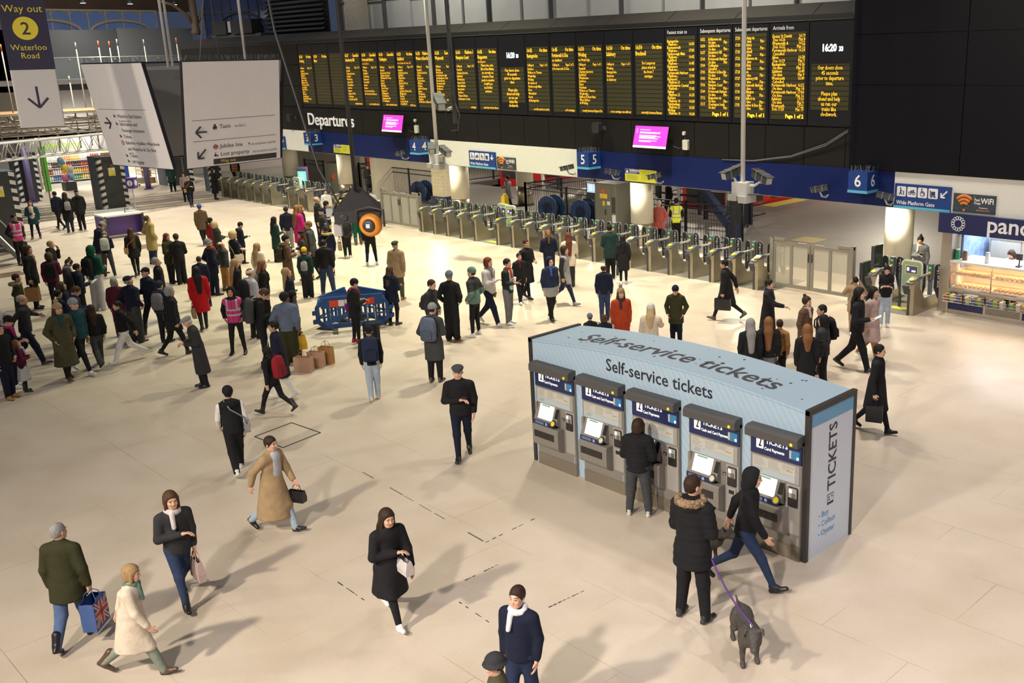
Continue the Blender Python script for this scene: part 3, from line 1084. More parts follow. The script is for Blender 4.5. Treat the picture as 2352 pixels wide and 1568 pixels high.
def carry(e, J, root, k, top, plabel):
 kind, col, label = e[0], e[1], e[2]
 opt = e[3] if len(e) > 3 else None
 t = TH[top[0]]
 if kind == 'backpack':
  big = opt or 1.0
  o = thing('backpack', label, 'backpack')
  c = J['U'].pt((0, -.125 - t * .9, 1.0))
  place_at(o, root, c, k, (radians(-4), 0, 0))
  m = cloth(col)
  b = MB()
  w, d, h = .155 * big, .085 * big, .46 * big
  secs = [(0, .80, .85), (.04, .97, 1.0), (.5 * h, 1.0, 1.0), (.8 * h, .95, .85), (.95 * h, .78, .6), (h, .45, .3)]
  ring = []
  n = 16
  vs, fs = [], []
  for z, a, q in secs:
   for i in range(n):
    an = 2 * pi * i / n
    cx, sy_ = cos(an), sin(an)
    vs.append((w * a * math.copysign(abs(cx) ** .45, cx), -d + d * q * math.copysign(abs(sy_) ** .5, sy_), z))
  for s_ in range(len(secs) - 1):
   for i in range(n): fs.append((s_ * n + i, s_ * n + (i + 1) % n, (s_ + 1) * n + (i + 1) % n, (s_ + 1) * n + i))
  fs += [tuple(range(n - 1, -1, -1)), tuple((len(secs) - 1) * n + i for i in range(n))]
  b.add(vs, fs, 0, True)
  b.build('main_compartment', m, o)
  b = MB()
  b.rbox(-w * .72, w * .72, -2 * d - .035, -2 * d + .02, .04, h * .48, .04, axis='y')
  b.build('front_pocket', cloth(opt_col(col)), o)
  b = MB()
  b.tube([(-.03, -.05, h), (-.03, -.05, h + .035), (.03, -.05, h + .035), (.03, -.05, h)], .007, 6)
  b.build('grab_handle', m, o)
  for sx in (1, -1):
   b = MB()
   sh = .47
   b.tube([(sx * .10, .0, h * .9), (sx * .115, .07, sh + .01), (sx * .115, .13 + t, sh + .02), (sx * .125, .215 + 1.7 * t, sh - .06), (sx * .14, .228 + 1.7 * t, sh - .20), (sx * .165, .16, sh - .33), (sx * .13, .0, .06)], .017, 8, sy=.5)
   b.build('shoulder_strap', cloth('K'), o)
 elif kind == 'shoulder_bag':
  sx = opt or 1
  o = thing('shoulder_bag', label, 'bag')
  place_at(o, root, J['U'].pt((sx * (.225 + t), -.02, .86)), k)
  b = MB()
  b.rbox(-.05, .05, -.14, .14, 0, .21, .05, axis='x')
  b.build('bag_body', cloth(col, 'leather'), o)
  b = MB()
  b.rbox(-.054, .057, -.12, .12, .10, .215, .04, axis='x')
  b.build('flap', cloth(col, 'leather'), o)
  b = MB()
  x = -sx * (.225 + t)
  b.tube([(0, .13, .18), (-sx * .05, .16 + t, .36), (x + sx * .03, .155 + t, .50), (x - sx * .09, .075, .665), (x - sx * .10, -.03, .67), (x - sx * .02, -.12 - t, .52), (-sx * .05, -.13 - t, .34), (0, -.13, .18)], .013, 6, sy=.5)
  b.build('strap', cloth(opt_col(col), 'leather'), o)
 elif kind in ('carrier', 'paper_bag', 'tote', 'handbag', 'briefcase', 'plastic_bag', 'flag_bag'):
  sx = opt or 1
  nm = {'carrier': 'carrier_bag', 'plastic_bag': 'plastic_carrier_bag', 'flag_bag': 'shopping_bag'}.get(kind, kind)
  o = thing(nm, label, 'bag')
  p = hand_point(J, sx)
  W_, D_, H_ = {'carrier': (.30, .13, .32), 'paper_bag': (.33, .16, .38), 'tote': (.36, .10, .30), 'handbag': (.28, .12, .20), 'briefcase': (.44, .10, .32), 'plastic_bag': (.27, .14, .36), 'flag_bag': (.36, .18, .40)}[kind]
  hh = {'briefcase': .05, 'handbag': .11}.get(kind, .13)
  place_at(o, root, (p[0], p[1], p[2] - (hh + H_) ), k, (0, 0, pi / 2))
  open_bag(o, W_, D_, H_, hh, col, kind)
 elif kind == 'phone':
  o = thing('phone', label, 'phone')
  sx = opt or 1
  p = hand_point(J, sx, .075)
  place_at(o, root, p + [-sx * .01, .02, .035], k, (radians(38), 0, 0))
  b = MB()
  b.rbox(-.038, .038, -.075, .075, -.004, .004, .012)
  b.build('phone_case', mat('phone_case', (.01, .01, .012), rough=.3), o)
  b = MB()
  b.rbox(-.034, .034, -.070, .070, .0042, .005, .009)
  b.build('phone_screen', mat('phone_screen', (.8, .85, .9), emit=1.2, noise=0) if col == 'lit' else mat('phone_glass', (.03, .03, .035), rough=.1, noise=0), o)
 elif kind == 'paper':
  o = thing('paper_sheet', label, 'paper')
  sx = opt or 1
  place_at(o, root, hand_point(J, sx, .11) + [0, .03, .02], k, (radians(30), 0, .3))
  b = MB()
  b.box(-.075, .075, -.10, .10, -.002, .002)
  b.build('sheet', mat('white_paper', (.8, .8, .8)), o)
 elif kind == 'cup':
  o = thing('coffee_cup', label, 'cup')
  sx = opt or 1
  place_at(o, root, hand_point(J, sx, .075) + [-sx * .02, .03, -.01], k)
  MB().lathe([(.028, 0), (.038, .10)], 16).build('cup_wall', mat('cup_paper', (.75, .74, .72)), o)
  MB().lathe([(.041, .10), (.041, .11), (.034, .118)], 16).build('lid', mat('cup_lid', (.85, .85, .85), rough=.4), o)
 elif kind == 'lanyard':
  b = MB()
  U = J['U']
  f = lambda q: tuple(U.pt(q) * k)
  b.tube([f((-.07, .03, 1.49)), f((-.06, .15 + t, 1.38)), f((0, .19 + t * 1.6, 1.24)), f((.06, .15 + t, 1.38)), f((.07, .03, 1.49))], .008, 6)
  b.build('lanyard', cloth(col), root)
  b = MB()
  c = f((0, .20 + t * 1.6, 1.19))
  b.box(c[0] - .035, c[0] + .035, c[1] - .003, c[1] + .003, c[2] - .05, c[2] + .05)
  b.build('id_card', mat('id_card', (.75, .75, .74)), root)
 elif kind == 'earphone':
  b = MB()
  H = J['H']
  f = lambda q: tuple(H.pt(q) * k)
  b.tube([f((.083, 0, 1.63)), f((.09, .03, 1.56)), f((.06, .15, 1.42)), f((.03, .20, 1.2))], .004, 5)
  b.build('earphones', mat('white_plastic', (.8, .8, .8), rough=.4), root)
 elif kind == 'headphones':
  H = J['H']
  b = MB()
  f = lambda q: tuple(H.pt(q) * k)
  b.tube([f((.095 * cos(a), -.01, 1.64 + .13 * sin(a))) for a in np.linspace(0, pi, 12)], .011, 8)
  for sx in (1, -1): b.tube([f((sx * .082, -.01, 1.63)), f((sx * .108, -.01, 1.63))], .038, 14)
  b.build('headphones', mat('white_plastic', (.8, .8, .8), rough=.4), root)
def opt_col(c):
 q = PAL[c] if isinstance(c, str) else c
 return tuple(min(1, x * .7 + .004) for x in q)
def open_bag(o, W_, D_, H_, hh, col, kind):
 m = cloth(col, 'leather') if kind in ('handbag', 'briefcase') else mat('bag_' + str(col), PAL.get(col, (.42, .25, .17)), rough=.6, noise=.15, scale=9, bump=.3)
 b = MB()
 f = 1.0 if kind in ('briefcase', 'paper_bag', 'flag_bag') else .82
 x0, y0 = W_ / 2, D_ / 2
 tw = f if kind in ('plastic_bag', 'tote') else 1.0
 # outer walls, folded gusset, open mouth with an inner face
 lo = [(-x0, -y0), (0, -y0), (x0, -y0), (x0 * (.93 if kind in ('paper_bag', 'flag_bag') else 1), 0), (x0, y0), (0, y0), (-x0, y0), (-x0 * (.93 if kind in ('paper_bag', 'flag_bag') else 1), 0)]
 hi = [(x * tw, y * (.55 if kind in ('tote', 'handbag', 'plastic_bag') else 1)) for x, y in lo]
 n = len(lo)
 vs = [(x, y, 0) for x, y in lo] + [(x * 1.02, y * 1.05, H_ * .4) for x, y in lo] + [(x, y, H_) for x, y in hi] + [(x * .97, y * .94, H_) for x, y in hi] + [(x * .95, y * .9, H_ * .5) for x, y in lo]
 fs = [tuple(range(n - 1, -1, -1))]
 for r in range(4):
  fs += [(r * n + i, r * n + (i + 1) % n, (r + 1) * n + (i + 1) % n, (r + 1) * n + i) for i in range(n)]
 fs.append(tuple(4 * n + i for i in range(n)))
 b.add(vs, fs)
 b.build('bag_body', m, o)
 if kind == 'flag_bag':
  for sgn in (1, -1):
   yy = -y0 - .004
   z0, z1, xa = H_ * .12, H_ * .97, x0 * .95
   cz = (z0 + z1) / 2
   hz = (z1 - z0) / 2
   b = MB()
   def cross(th, dy, mi, diag, one=None):
    if diag:
     L = sqrt(xa * xa + hz * hz)
     for s_ in (1, -1):
      d = Vector((xa * s_, 0, hz)).normalized()
      p = Vector((-d.z, 0, d.x))
      tt = min(th, .03)
      b.add([tuple(Vector((0, yy - dy, cz)) - d * (L * .96) - p * tt), tuple(Vector((0, yy - dy, cz)) + d * (L * .96) - p * tt), tuple(Vector((0, yy - dy, cz)) + d * (L * .96) + p * tt), tuple(Vector((0, yy - dy, cz)) - d * (L * .96) + p * tt)], [(0, 1, 2, 3)], mi)
    else:
     b.box(-xa, xa, yy - dy, yy - dy + .0005, cz - th, cz + th, mi)
     b.box(-th, th, yy - dy, yy - dy + .0005, z0, z1, mi)
   b.box(-xa, xa, yy, yy + .002, z0, z1, 0)
   cross(.03, .001, 1, True)
   cross(.012, .0015, 2, True)
   cross(.05, .002, 1, False)
   cross(.03, .0025, 2, False)
   if sgn < 0: b.v = [(-x, -y, z) for x, y, z in b.v]
   b.build('flag_print', [mat('flag_navy', (.06, .07, .16)), mat('flag_white', (.6, .55, .55)), mat('flag_red', (.5, .05, .05))], o)
 for sy_ in (1, -1):
  b = MB()
  q = y0 * (.55 if kind in ('tote', 'handbag', 'plastic_bag') else .96) * sy_
  w = W_ * .2
  b.tube([(-w, q, H_ - .03), (-w, q, H_), (-w * .85, q * .7, H_ + hh * .7), (-w * .3, q * .25, H_ + hh), (w * .3, q * .25, H_ + hh), (w * .85, q * .7, H_ + hh * .7), (w, q, H_), (w, q, H_ - .03)], .006, 6)
  b.build('handle', cloth('t' if kind == 'paper_bag' else ('K' if kind in ('handbag', 'briefcase') else col)), o)
# ---------------------------------------------------------------- the block of self-service ticket machines
KX0, KX1, KY0, KY1, KZ = -12.79, -7.08, 10.82, 11.97, 2.25
def arch(x):
 t = (x - KX0) / (KX1 - KX0) * 2 - 1
 return KZ + .165 * (1 - t * t)
def striped(name, c1, c2, ang, scale):
 m, nt, b = node_mat(name)
 tc = nt.nodes.new('ShaderNodeTexCoord')
 mp = nt.nodes.new('ShaderNodeMapping')
 mp.inputs['Rotation'].default_value = ang
 nt.links.new(tc.outputs['Object'], mp.inputs['Vector'])
 w = nt.nodes.new('ShaderNodeTexWave')
 w.wave_profile = 'SIN'
 w.inputs['Scale'].default_value = scale
 w.inputs['Distortion'].default_value = 0
 nt.links.new(mp.outputs['Vector'], w.inputs['Vector'])
 r = nt.nodes.new('ShaderNodeValToRGB')
 r.color_ramp.elements[0].position = .48
 r.color_ramp.elements[0].color = c1 + (1,)
 r.color_ramp.elements[1].position = .56
 r.color_ramp.elements[1].color = c2 + (1,)
 nt.links.new(w.outputs['Fac'], r.inputs['Fac'])
 nt.links.new(r.outputs['Color'], b.inputs['Base Color'])
 b.inputs['Roughness'].default_value = .38
 return m
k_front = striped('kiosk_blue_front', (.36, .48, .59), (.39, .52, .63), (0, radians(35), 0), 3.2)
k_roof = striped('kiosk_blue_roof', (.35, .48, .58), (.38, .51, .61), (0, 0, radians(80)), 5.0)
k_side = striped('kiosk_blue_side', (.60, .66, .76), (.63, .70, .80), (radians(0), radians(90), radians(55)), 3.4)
k_trim = mat('kiosk_trim', (.03, .026, .024), rough=.4)
k_ink = mat('kiosk_lettering', (.022, .022, .035), rough=.45, noise=0)
kiosk = thing('ticket_kiosk', 'pale blue kiosk housing with arched roof holding the row of ticket machines', 'ticket kiosk', ((KX0 + KX1) / 2, (KY0 + KY1) / 2, 0))
OX, OY = (KX0 + KX1) / 2, (KY0 + KY1) / 2
n = 28
xs = [KX0 + (KX1 - KX0) * i / n for i in range(n + 1)]
b = MB()
# front skin with the arched top, back skin
for y, flip in ((KY0, False), (KY1, True)):
 for i in range(n):
  q = [(xs[i] - OX, y - OY, 0), (xs[i + 1] - OX, y - OY, 0), (xs[i + 1] - OX, y - OY, arch(xs[i + 1])), (xs[i] - OX, y - OY, arch(xs[i]))]
  b.add(q if not flip else q[::-1], [(0, 1, 2, 3)])
b.build('front_panel', k_front, kiosk)
b = MB()
for i in range(n):
 for dz, fl in ((0, False), (-.04, True)):
  q = [(xs[i] - OX, KY0 - OY - .015, arch(xs[i]) + dz), (xs[i + 1] - OX, KY0 - OY - .015, arch(xs[i + 1]) + dz), (xs[i + 1] - OX, KY1 - OY + .01, arch(xs[i + 1]) + dz), (xs[i] - OX, KY1 - OY + .01, arch(xs[i]) + dz)]
  b.add(q if not fl else q[::-1], [(0, 1, 2, 3)], 0, True)
b.build('roof', k_roof, kiosk)
for sx, X in ((1, KX1), (-1, KX0)):
 b = MB()
 b.box(X - OX - .02, X - OX + .02, KY0 - OY, KY1 - OY, .0, KZ)
 b.build('side_panel', k_side, kiosk)
 b = MB()
 b.box(X - OX - .035, X - OX + .035, KY0 - OY - .03, KY0 - OY + .035, 0, KZ + .02)
 b.box(X - OX - .035, X - OX + .035, KY1 - OY - .035, KY1 - OY + .03, 0, KZ + .02)
 b.box(X - OX - .036, X - OX + .036, KY0 - OY - .03, KY1 - OY + .03, KZ - .045, KZ + .03)
 b.build('edge_trim', k_trim, kiosk)
 b = MB()
 b.box(X - OX + sx * .021, X - OX + sx * .024, KY0 - OY + .035, KY1 - OY - .035, KZ - .245, KZ - .045)
 b.build('blue_band', mat('kiosk_band', (.13, .36, .60), rough=.4), kiosk)
side_rot = (pi / 2, 0, pi / 2)
txt('side_lettering', 'TICKETS', .285, k_ink, kiosk, (KX1 - OX + .023, .12, .92), Matrix(((0, 0, 1), (0, -1, 0), (1, 0, 0))).to_euler(), 'LEFT', 1.0, .004, fitw=1.02)
for i_, w_ in enumerate(('Buy', 'Collect', 'Oyster')):
 txt('list_text', w_, .125, mat('kiosk_list_blue', (.12, .36, .62), noise=0), kiosk, (KX1 - OX + .023, -.21, .56 - .145 * i_), side_rot, 'LEFT', 1.0, .001)
 MB().box(KX1 - OX + .021, KX1 - OX + .024, -.275, -.25, .585 - .145 * i_, .61 - .145 * i_).build('list_bullet', mat('kiosk_list_blue', (.12, .36, .62)), kiosk)
b = MB()
for (y0, y1, z0, z1, mi) in ((-.07, .09, .70, .86, 0), (-.06, .08, .74, .85, 1), (-.045, .0, .765, .785, 0), (.03, .06, .80, .83, 0), (-.045, -.02, .80, .83, 0)):
 b.box(KX1 - OX + .0205, KX1 - OX + (.0235 if mi == 0 else .0245) + (.002 if z1 - z0 < .05 else 0), y0, y1, z0, z1, mi)
b.build('ticket_icon', [k_ink, mat('icon_pale', (.6, .68, .76))], kiosk)
txt('front_lettering', 'Self-service tickets', .29, k_ink, kiosk, (.085, KY0 - OY - .004, 2.06), (pi / 2, 0, 0), 'CENTER', 1, .003, fitw=2.2)
txt('roof_lettering', 'Self-service tickets', .60, mat('kiosk_roof_ink', (.045, .04, .05), noise=0), kiosk, (.05, -.31, 0), (0, 0, 0), 'CENTER', 1.0, .007, res=3, fitw=4.05)
b = MB()
rng = random.Random(4)
for i in range(26):
 x, y = rng.uniform(KX0 + .3, KX1 - .3), rng.uniform(KY0 + .1, KY1 - .05)
 r = rng.uniform(.008, .028)
 b.lathe([(r, 0), (r * .6, .004)], 7, 0, Matrix.Translation((x - OX, y - OY, arch(x) + .001)))
tagit(b.build('roof_dirt', mat('roof_dirt', (.07, .07, .06)), kiosk), kind='stuff')
m_body = mat('machine_grey', (.23, .21, .185), rough=.42, metal=.1, noise=.06, scale=2)
m_light = mat('machine_light_grey', (.36, .34, .31), rough=.4, metal=.1, noise=.05)
m_hood = mat('machine_hood', (.075, .072, .07), rough=.5, noise=.1)
m_plinth = mat('machine_plinth', (.25, .215, .165), rough=.35, metal=.4, noise=.08, scale=3)
m_navy = mat('machine_navy', (.012, .02, .085), rough=.35, noise=.05)
m_dark = mat('machine_dark', (.02, .018, .018), rough=.3)
m_wtxt = mat('machine_white_text', (.85, .85, .85), noise=0, emit=.5)
m_screen = mat('machine_screen', (.85, .9, .8), rough=.3, noise=.02, emit=.95, ecol=(.95, 1.0, .86))
m_info = mat('machine_info', (.50, .49, .43), rough=.4, noise=.03)
m_info2 = mat('machine_info_blue', (.42, .49, .52), rough=.4, noise=.03)
m_grtxt = mat('machine_info_text', (.26, .26, .25), noise=0)
m_tab = mat('machine_rollover', (.62, .60, .52), noise=.03, emit=.12)
def ticket_machine(x0, x1, pay, knob, label):
 w = x1 - x0
 t = thing('ticket_machine', label, 'ticket machine', ((x0 + x1) / 2, KY0, 0), 0, 'self-service ticket machines')
 a, c = -w / 2, w / 2
 yf = -.055
 b = MB()
 b.box(a + .02, c, yf, .0, .21, 1.80)
 b.build('cabinet', m_body, t)
 b = MB()
 b.box(a + .02, c, yf - .012, 0, .0, .215)
 b.box(c - .12, c - .118, yf - .014, yf, .0, .215)
 b.build('plinth', m_plinth, t)
 # hood with rolled front
 b = MB()
 prof = [(0.0, 1.90), (-.12, 1.90), (-.165, 1.885), (-.185, 1.86), (-.185, 1.755), (-.165, 1.74), (0.0, 1.75)]
 pv = [(a, y, z) for y, z in prof] + [(c, y, z) for y, z in prof]
 k = len(prof)
 b.add(pv, [(i, (i + 1) % k, k + (i + 1) % k, k + i)[::-1] for i in range(k)] + [tuple(range(k)), tuple(range(2 * k - 1, k - 1, -1))])
 hood = b.build('hood', m_hood, t)
 b = MB()
 b.lathe([(.028, 0), (.020, .012), (0, .014)], 14, 0, Matrix.Translation((c - .10, -.185, 1.79)) @ Matrix.Rotation(pi / 2, 4, 'X'))
 b.build('status_lamp', mat('status_yellow', (.75, .65, .02), emit=.25), hood)
 # illuminated header
 b = MB()
 b.box(a + .03, c - .0, yf - .02, yf + .01, 1.47, 1.745)
 hd = b.build('header_sign', m_navy, t)
 txt('header_text', 'TICKETS', .105, m_wtxt, hd, (a + .29, yf - .023, 1.655), align='LEFT', bold=.0025, sx=.95)
 txt('payment_text', pay, .064, m_wtxt, hd, (a + .27, yf - .023, 1.555), align='LEFT', bold=.0018, fitw=.52 if pay[1] == 'a' and len(pay) > 15 else .34)
 b = MB()
 b.rbox(a + .13, a + .255, yf - .024, yf - .018, 1.56, 1.74, .012, 0, axis='y')
 b.build('ticket_logo', mat('logo_white', (.85, .83, .78), emit=.4, noise=0), hd)
 b = MB()
 b.add([(a + .18, yf - .026, 1.60), (a + .20, yf - .026, 1.595), (a + .225, yf - .026, 1.70), (a + .205, yf - .026, 1.705)], [(0, 1, 2, 3)])
 b.add([(a + .165, yf - .026, 1.615), (a + .185, yf - .026, 1.585), (a + .235, yf - .026, 1.60), (a + .22, yf - .026, 1.612)], [(0, 1, 2, 3)])
 b.build('logo_mark', m_dark, hd)
 b = MB()
 b.box(c - .20, c - .03, yf - .023, yf - .018, 1.53, 1.66, 0)
 b.box(c - .195, c - .165, yf - .025, yf - .02, 1.54, 1.655, 1)
 b.box(c - .075, c - .04, yf - .025, yf - .02, 1.54, 1.58, 2)
 b.build('advert_sticker', [mat('sticker_blue', (.04, .20, .38)), mat('sticker_tan', (.6, .5, .4)), m_wtxt], hd)
 # information panel
 b = MB()
 b.box(a + .05, c - .03, yf - .014, yf, 1.17, 1.445, 0)
 b.box(a + .07, c - .10, yf - .018, yf - .01, 1.275, 1.43, 1)
 b.box(a + .07, c - .10, yf - .018, yf - .01, 1.18, 1.27, 2)
 rg = random.Random(int(x0 * 10))
 for cx in (.09, .34, .58):
  for r in range(5 if cx < .5 else 3):
   z = 1.405 - r * .026
   b.box(a + cx, a + cx + rg.uniform(.12, .2), yf - .0205, yf - .017, z, z + .006, 3)
 for r in range(3): b.box(a + .10 + .02 * r, a + .24, yf - .0205, yf - .017, 1.21 + r * .02, 1.216 + r * .02, 3)
 for q, mi in ((0, 4), (.035, 5), (.07, 3)): b.box(c - .235 + q, c - .213 + q, yf - .0205, yf - .017, 1.33, 1.345, mi)
 b.build('information_panel', [m_light, m_info, m_info2, m_grtxt, mat('card_red', (.5, .08, .06)), mat('card_orange', (.5, .25, .05))], t)
 # recessed sloping screen with printed label strip
 b = MB()
 xs0, xs1 = a + .05, a + .62
 b.box(xs0 - .02, xs0 + .03, yf - .05, yf, .80, 1.16, 0)
 b.add([(xs0, yf - .002, 1.165), (xs1, yf - .002, 1.165), (xs1, yf - .105, .87), (xs0, yf - .105, .87), (xs0, yf, .80), (xs1, yf, .80)], [(0, 3, 2, 1), (3, 4, 5, 2), (1, 2, 5), (0, 4, 3)], 0)
 desk = b.build('screen_desk', m_body, t)
 sl = lambda xx, v, o=.004: (xx, yf - .002 - .103 * (1 - v) - o, .87 + .295 * v + o * .3)
 b = MB()
 b.quad(sl(xs0 + .09, .14, .005), sl(xs0 + .45, .14, .005), sl(xs0 + .45, .96, .005), sl(xs0 + .09, .96, .005), 0)
 b.quad(sl(xs0 + .14, .86, .008), sl(xs0 + .34, .86, .008), sl(xs0 + .34, .94, .008), sl(xs0 + .14, .94, .008), 1)
 for r in range(5): b.quad(sl(xs0 + .13, .3 + r * .1, .008), sl(xs0 + .13 + rg.uniform(.1, .28), .3 + r * .1, .008), sl(xs0 + .13 + .24, .33 + r * .1, .008), sl(xs0 + .13, .33 + r * .1, .008), 2)
 b.build('touch_screen', [m_screen, mat('screen_green', (.12, .3, .22), emit=.3), mat('screen_soft', (.62, .68, .55), emit=.55, noise=0)], t)
 b = MB()
 b.box(xs0 + .0, xs0 + .50, yf - .112, yf - .09, .80, .875, 0)
 for r in range(3): b.box(xs0 + .04, xs0 + .26, yf - .1135, yf - .11, .818 + r * .017, .824 + r * .017, 1)
 b.box(xs0 + .30, xs0 + .345, yf - .1135, yf - .11, .815, .862, 1)
 b.build('label_strip', [m_navy, mat('label_strip_text', (.3, .4, .6), noise=0)], t)
 b = MB()
 M = Matrix.Translation((xs0 + .50, yf - .09, .88)) @ Matrix.Rotation(radians(62), 4, 'X')
 b.lathe([(.066, 0), (.066, .03), (.058, .036)], 22, 0, M)
 b.lathe([(.045, .034), (.045, .039), (.0, .04)], 18, 1, M)
 b.build('card_target', [m_dark, mat('target_' + knob, (.72, .58, .03) if knob == 'yellow' else (.62, .58, .44), emit=.1)], t)
 b = MB()
 b.add([sl(xs0 + .49, .35), sl(xs0 + .57, .35), sl(xs0 + .57, .9), sl(xs0 + .50, .9)], [(0, 1, 2, 3)], 0)
 b.build('side_reader', m_dark, t)
 # ticket and change hopper
 b = MB()
 hp = [(0, .80), (-.13, .80), (-.15, .775), (-.15, .47), (-.13, .43), (0, .36)]
 k = len(hp)
 pv = [(a + .05, yf + y, z) for y, z in hp] + [(a + .70, yf + y, z) for y, z in hp]
 b.add(pv, [(i, (i + 1) % k, k + (i + 1) % k, k + i)[::-1] for i in range(k)] + [tuple(range(k)), tuple(range(2 * k - 1, k - 1, -1))])
 hop = b.build('hopper', m_body, t)
 b = MB()
 b.box(a + .10, a + .60, yf - .156, yf - .14, .58, .70, 0)
 b.build('hopper_slot', m_dark, hop)
 # payment column
 b = MB()
 b.box(c - .235, c - .01, yf - .012, yf, .40, 1.15, 0)
 col = b.build('payment_panel', m_light, t)
 b = MB()
 b.rbox(c - .205, c - .04, yf - .03, yf - .01, .82, 1.12, .02, 0, axis='y')
 b.box(c - .19, c - .055, yf - .033, yf - .02, .96, 1.105, 1)
 b.box(c - .17, c - .075, yf - .034, yf - .02, .845, .93, 2)
 for r in range(4):
  for q in range(3): b.box(c - .135 + q * .022, c - .119 + q * .022, yf - .036, yf - .03, .965 + r * .018, .976 + r * .018, 2)
 b.box(c - .185, c - .13, yf - .036, yf - .03, 1.03, 1.09, 3)
 b.build('card_reader', [m_dark, m_light, m_dark, mat('reader_screen', (.6, .65, .7), emit=.5)], col)
 if pay.startswith('Cash'):
  b = MB()
  b.box(c - .20, c - .045, yf - .03, yf - .01, .66, .80, 0)
  b.box(c - .17, c - .075, yf - .034, yf - .028, .70, .76, 1)
  b.build('coin_slot', [m_light, m_dark], col)
 b = MB()
 b.box(a + .67, a + .735, yf - .01, yf + .004, .955, 1.0, 0)
 b.box(a + .685, a + .72, yf - .013, yf, .965, .985, 1)
 b.build('ticket_scanner', [m_dark, m_light], t)
 b = MB()
 b.box(c - .05, c - .02, yf - .008, yf, .24, .36, 0)
 b.build('door_lock', m_light, t)
 return t
for args in ((-12.67, -11.68, 'Card Payments', 'yellow', 'ticket machine for card payments at the far end of the kiosk row'),
    (-11.50, -10.53, 'Cash and Card Payments', 'cream', 'cash and card ticket machine second from the far end of the kiosk row'),
    (-10.35, -9.36, 'Card Payments', 'yellow', 'middle ticket machine with dimmed header, in use by person in black puffer'),
    (-9.17, -8.20, 'Cash and Card Payments', 'cream', 'cash and card ticket machine behind the fur-hooded man'),
    (-8.02, -7.13, 'Card Payments', 'yellow', 'card payment ticket machine beside the kiosk corner with yellow card target')):
 ticket_machine(*args)
# ---------------------------------------------------------------- the line of ticket gates
g_steel = mat('gate_steel', (.42, .38, .29), rough=.30, metal=.85, noise=.1, scale=3)
g_white = mat('gate_white_top', (.72, .70, .64), rough=.25, noise=.05)
g_dark = mat('gate_dark', (.045, .045, .05), rough=.45)
g_grey = mat('gate_head_grey', (.11, .115, .125), rough=.42)
g_yel = mat('gate_yellow', (.80, .55, .02), rough=.4, emit=.12)
g_black = mat('gate_paddle', (.012, .012, .013), rough=.4)
g_edge = mat('gate_paddle_edge', (.20, .20, .21), rough=.3)
g_text = mat('gate_paddle_text', (.6, .6, .6), noise=0)
g_green = mat('lamp_green', (.03, .6, .08), emit=.8, noise=0)
g_red = mat('lamp_red', (.7, .02, .03), emit=2.0, noise=0)
g_pale = mat('gate_arm', (.36, .34, .29), rough=.35, noise=.04)
UPZ = Matrix(((0, -1, 0), (0, 0, -1), (1, 0, 0)))
def paddle_poly(w, h, up=1):
 pts = [(0, .28), (w * .55, 0), (w, .05), (w, h - w * .5)]
 for k in range(1, 8): pts.append((w / 2 + w / 2 * cos(pi * k / 8), h - w * .5 + w / 2 * sin(pi * k / 8)))
 pts += [(0, h - w * .5)]
 return pts
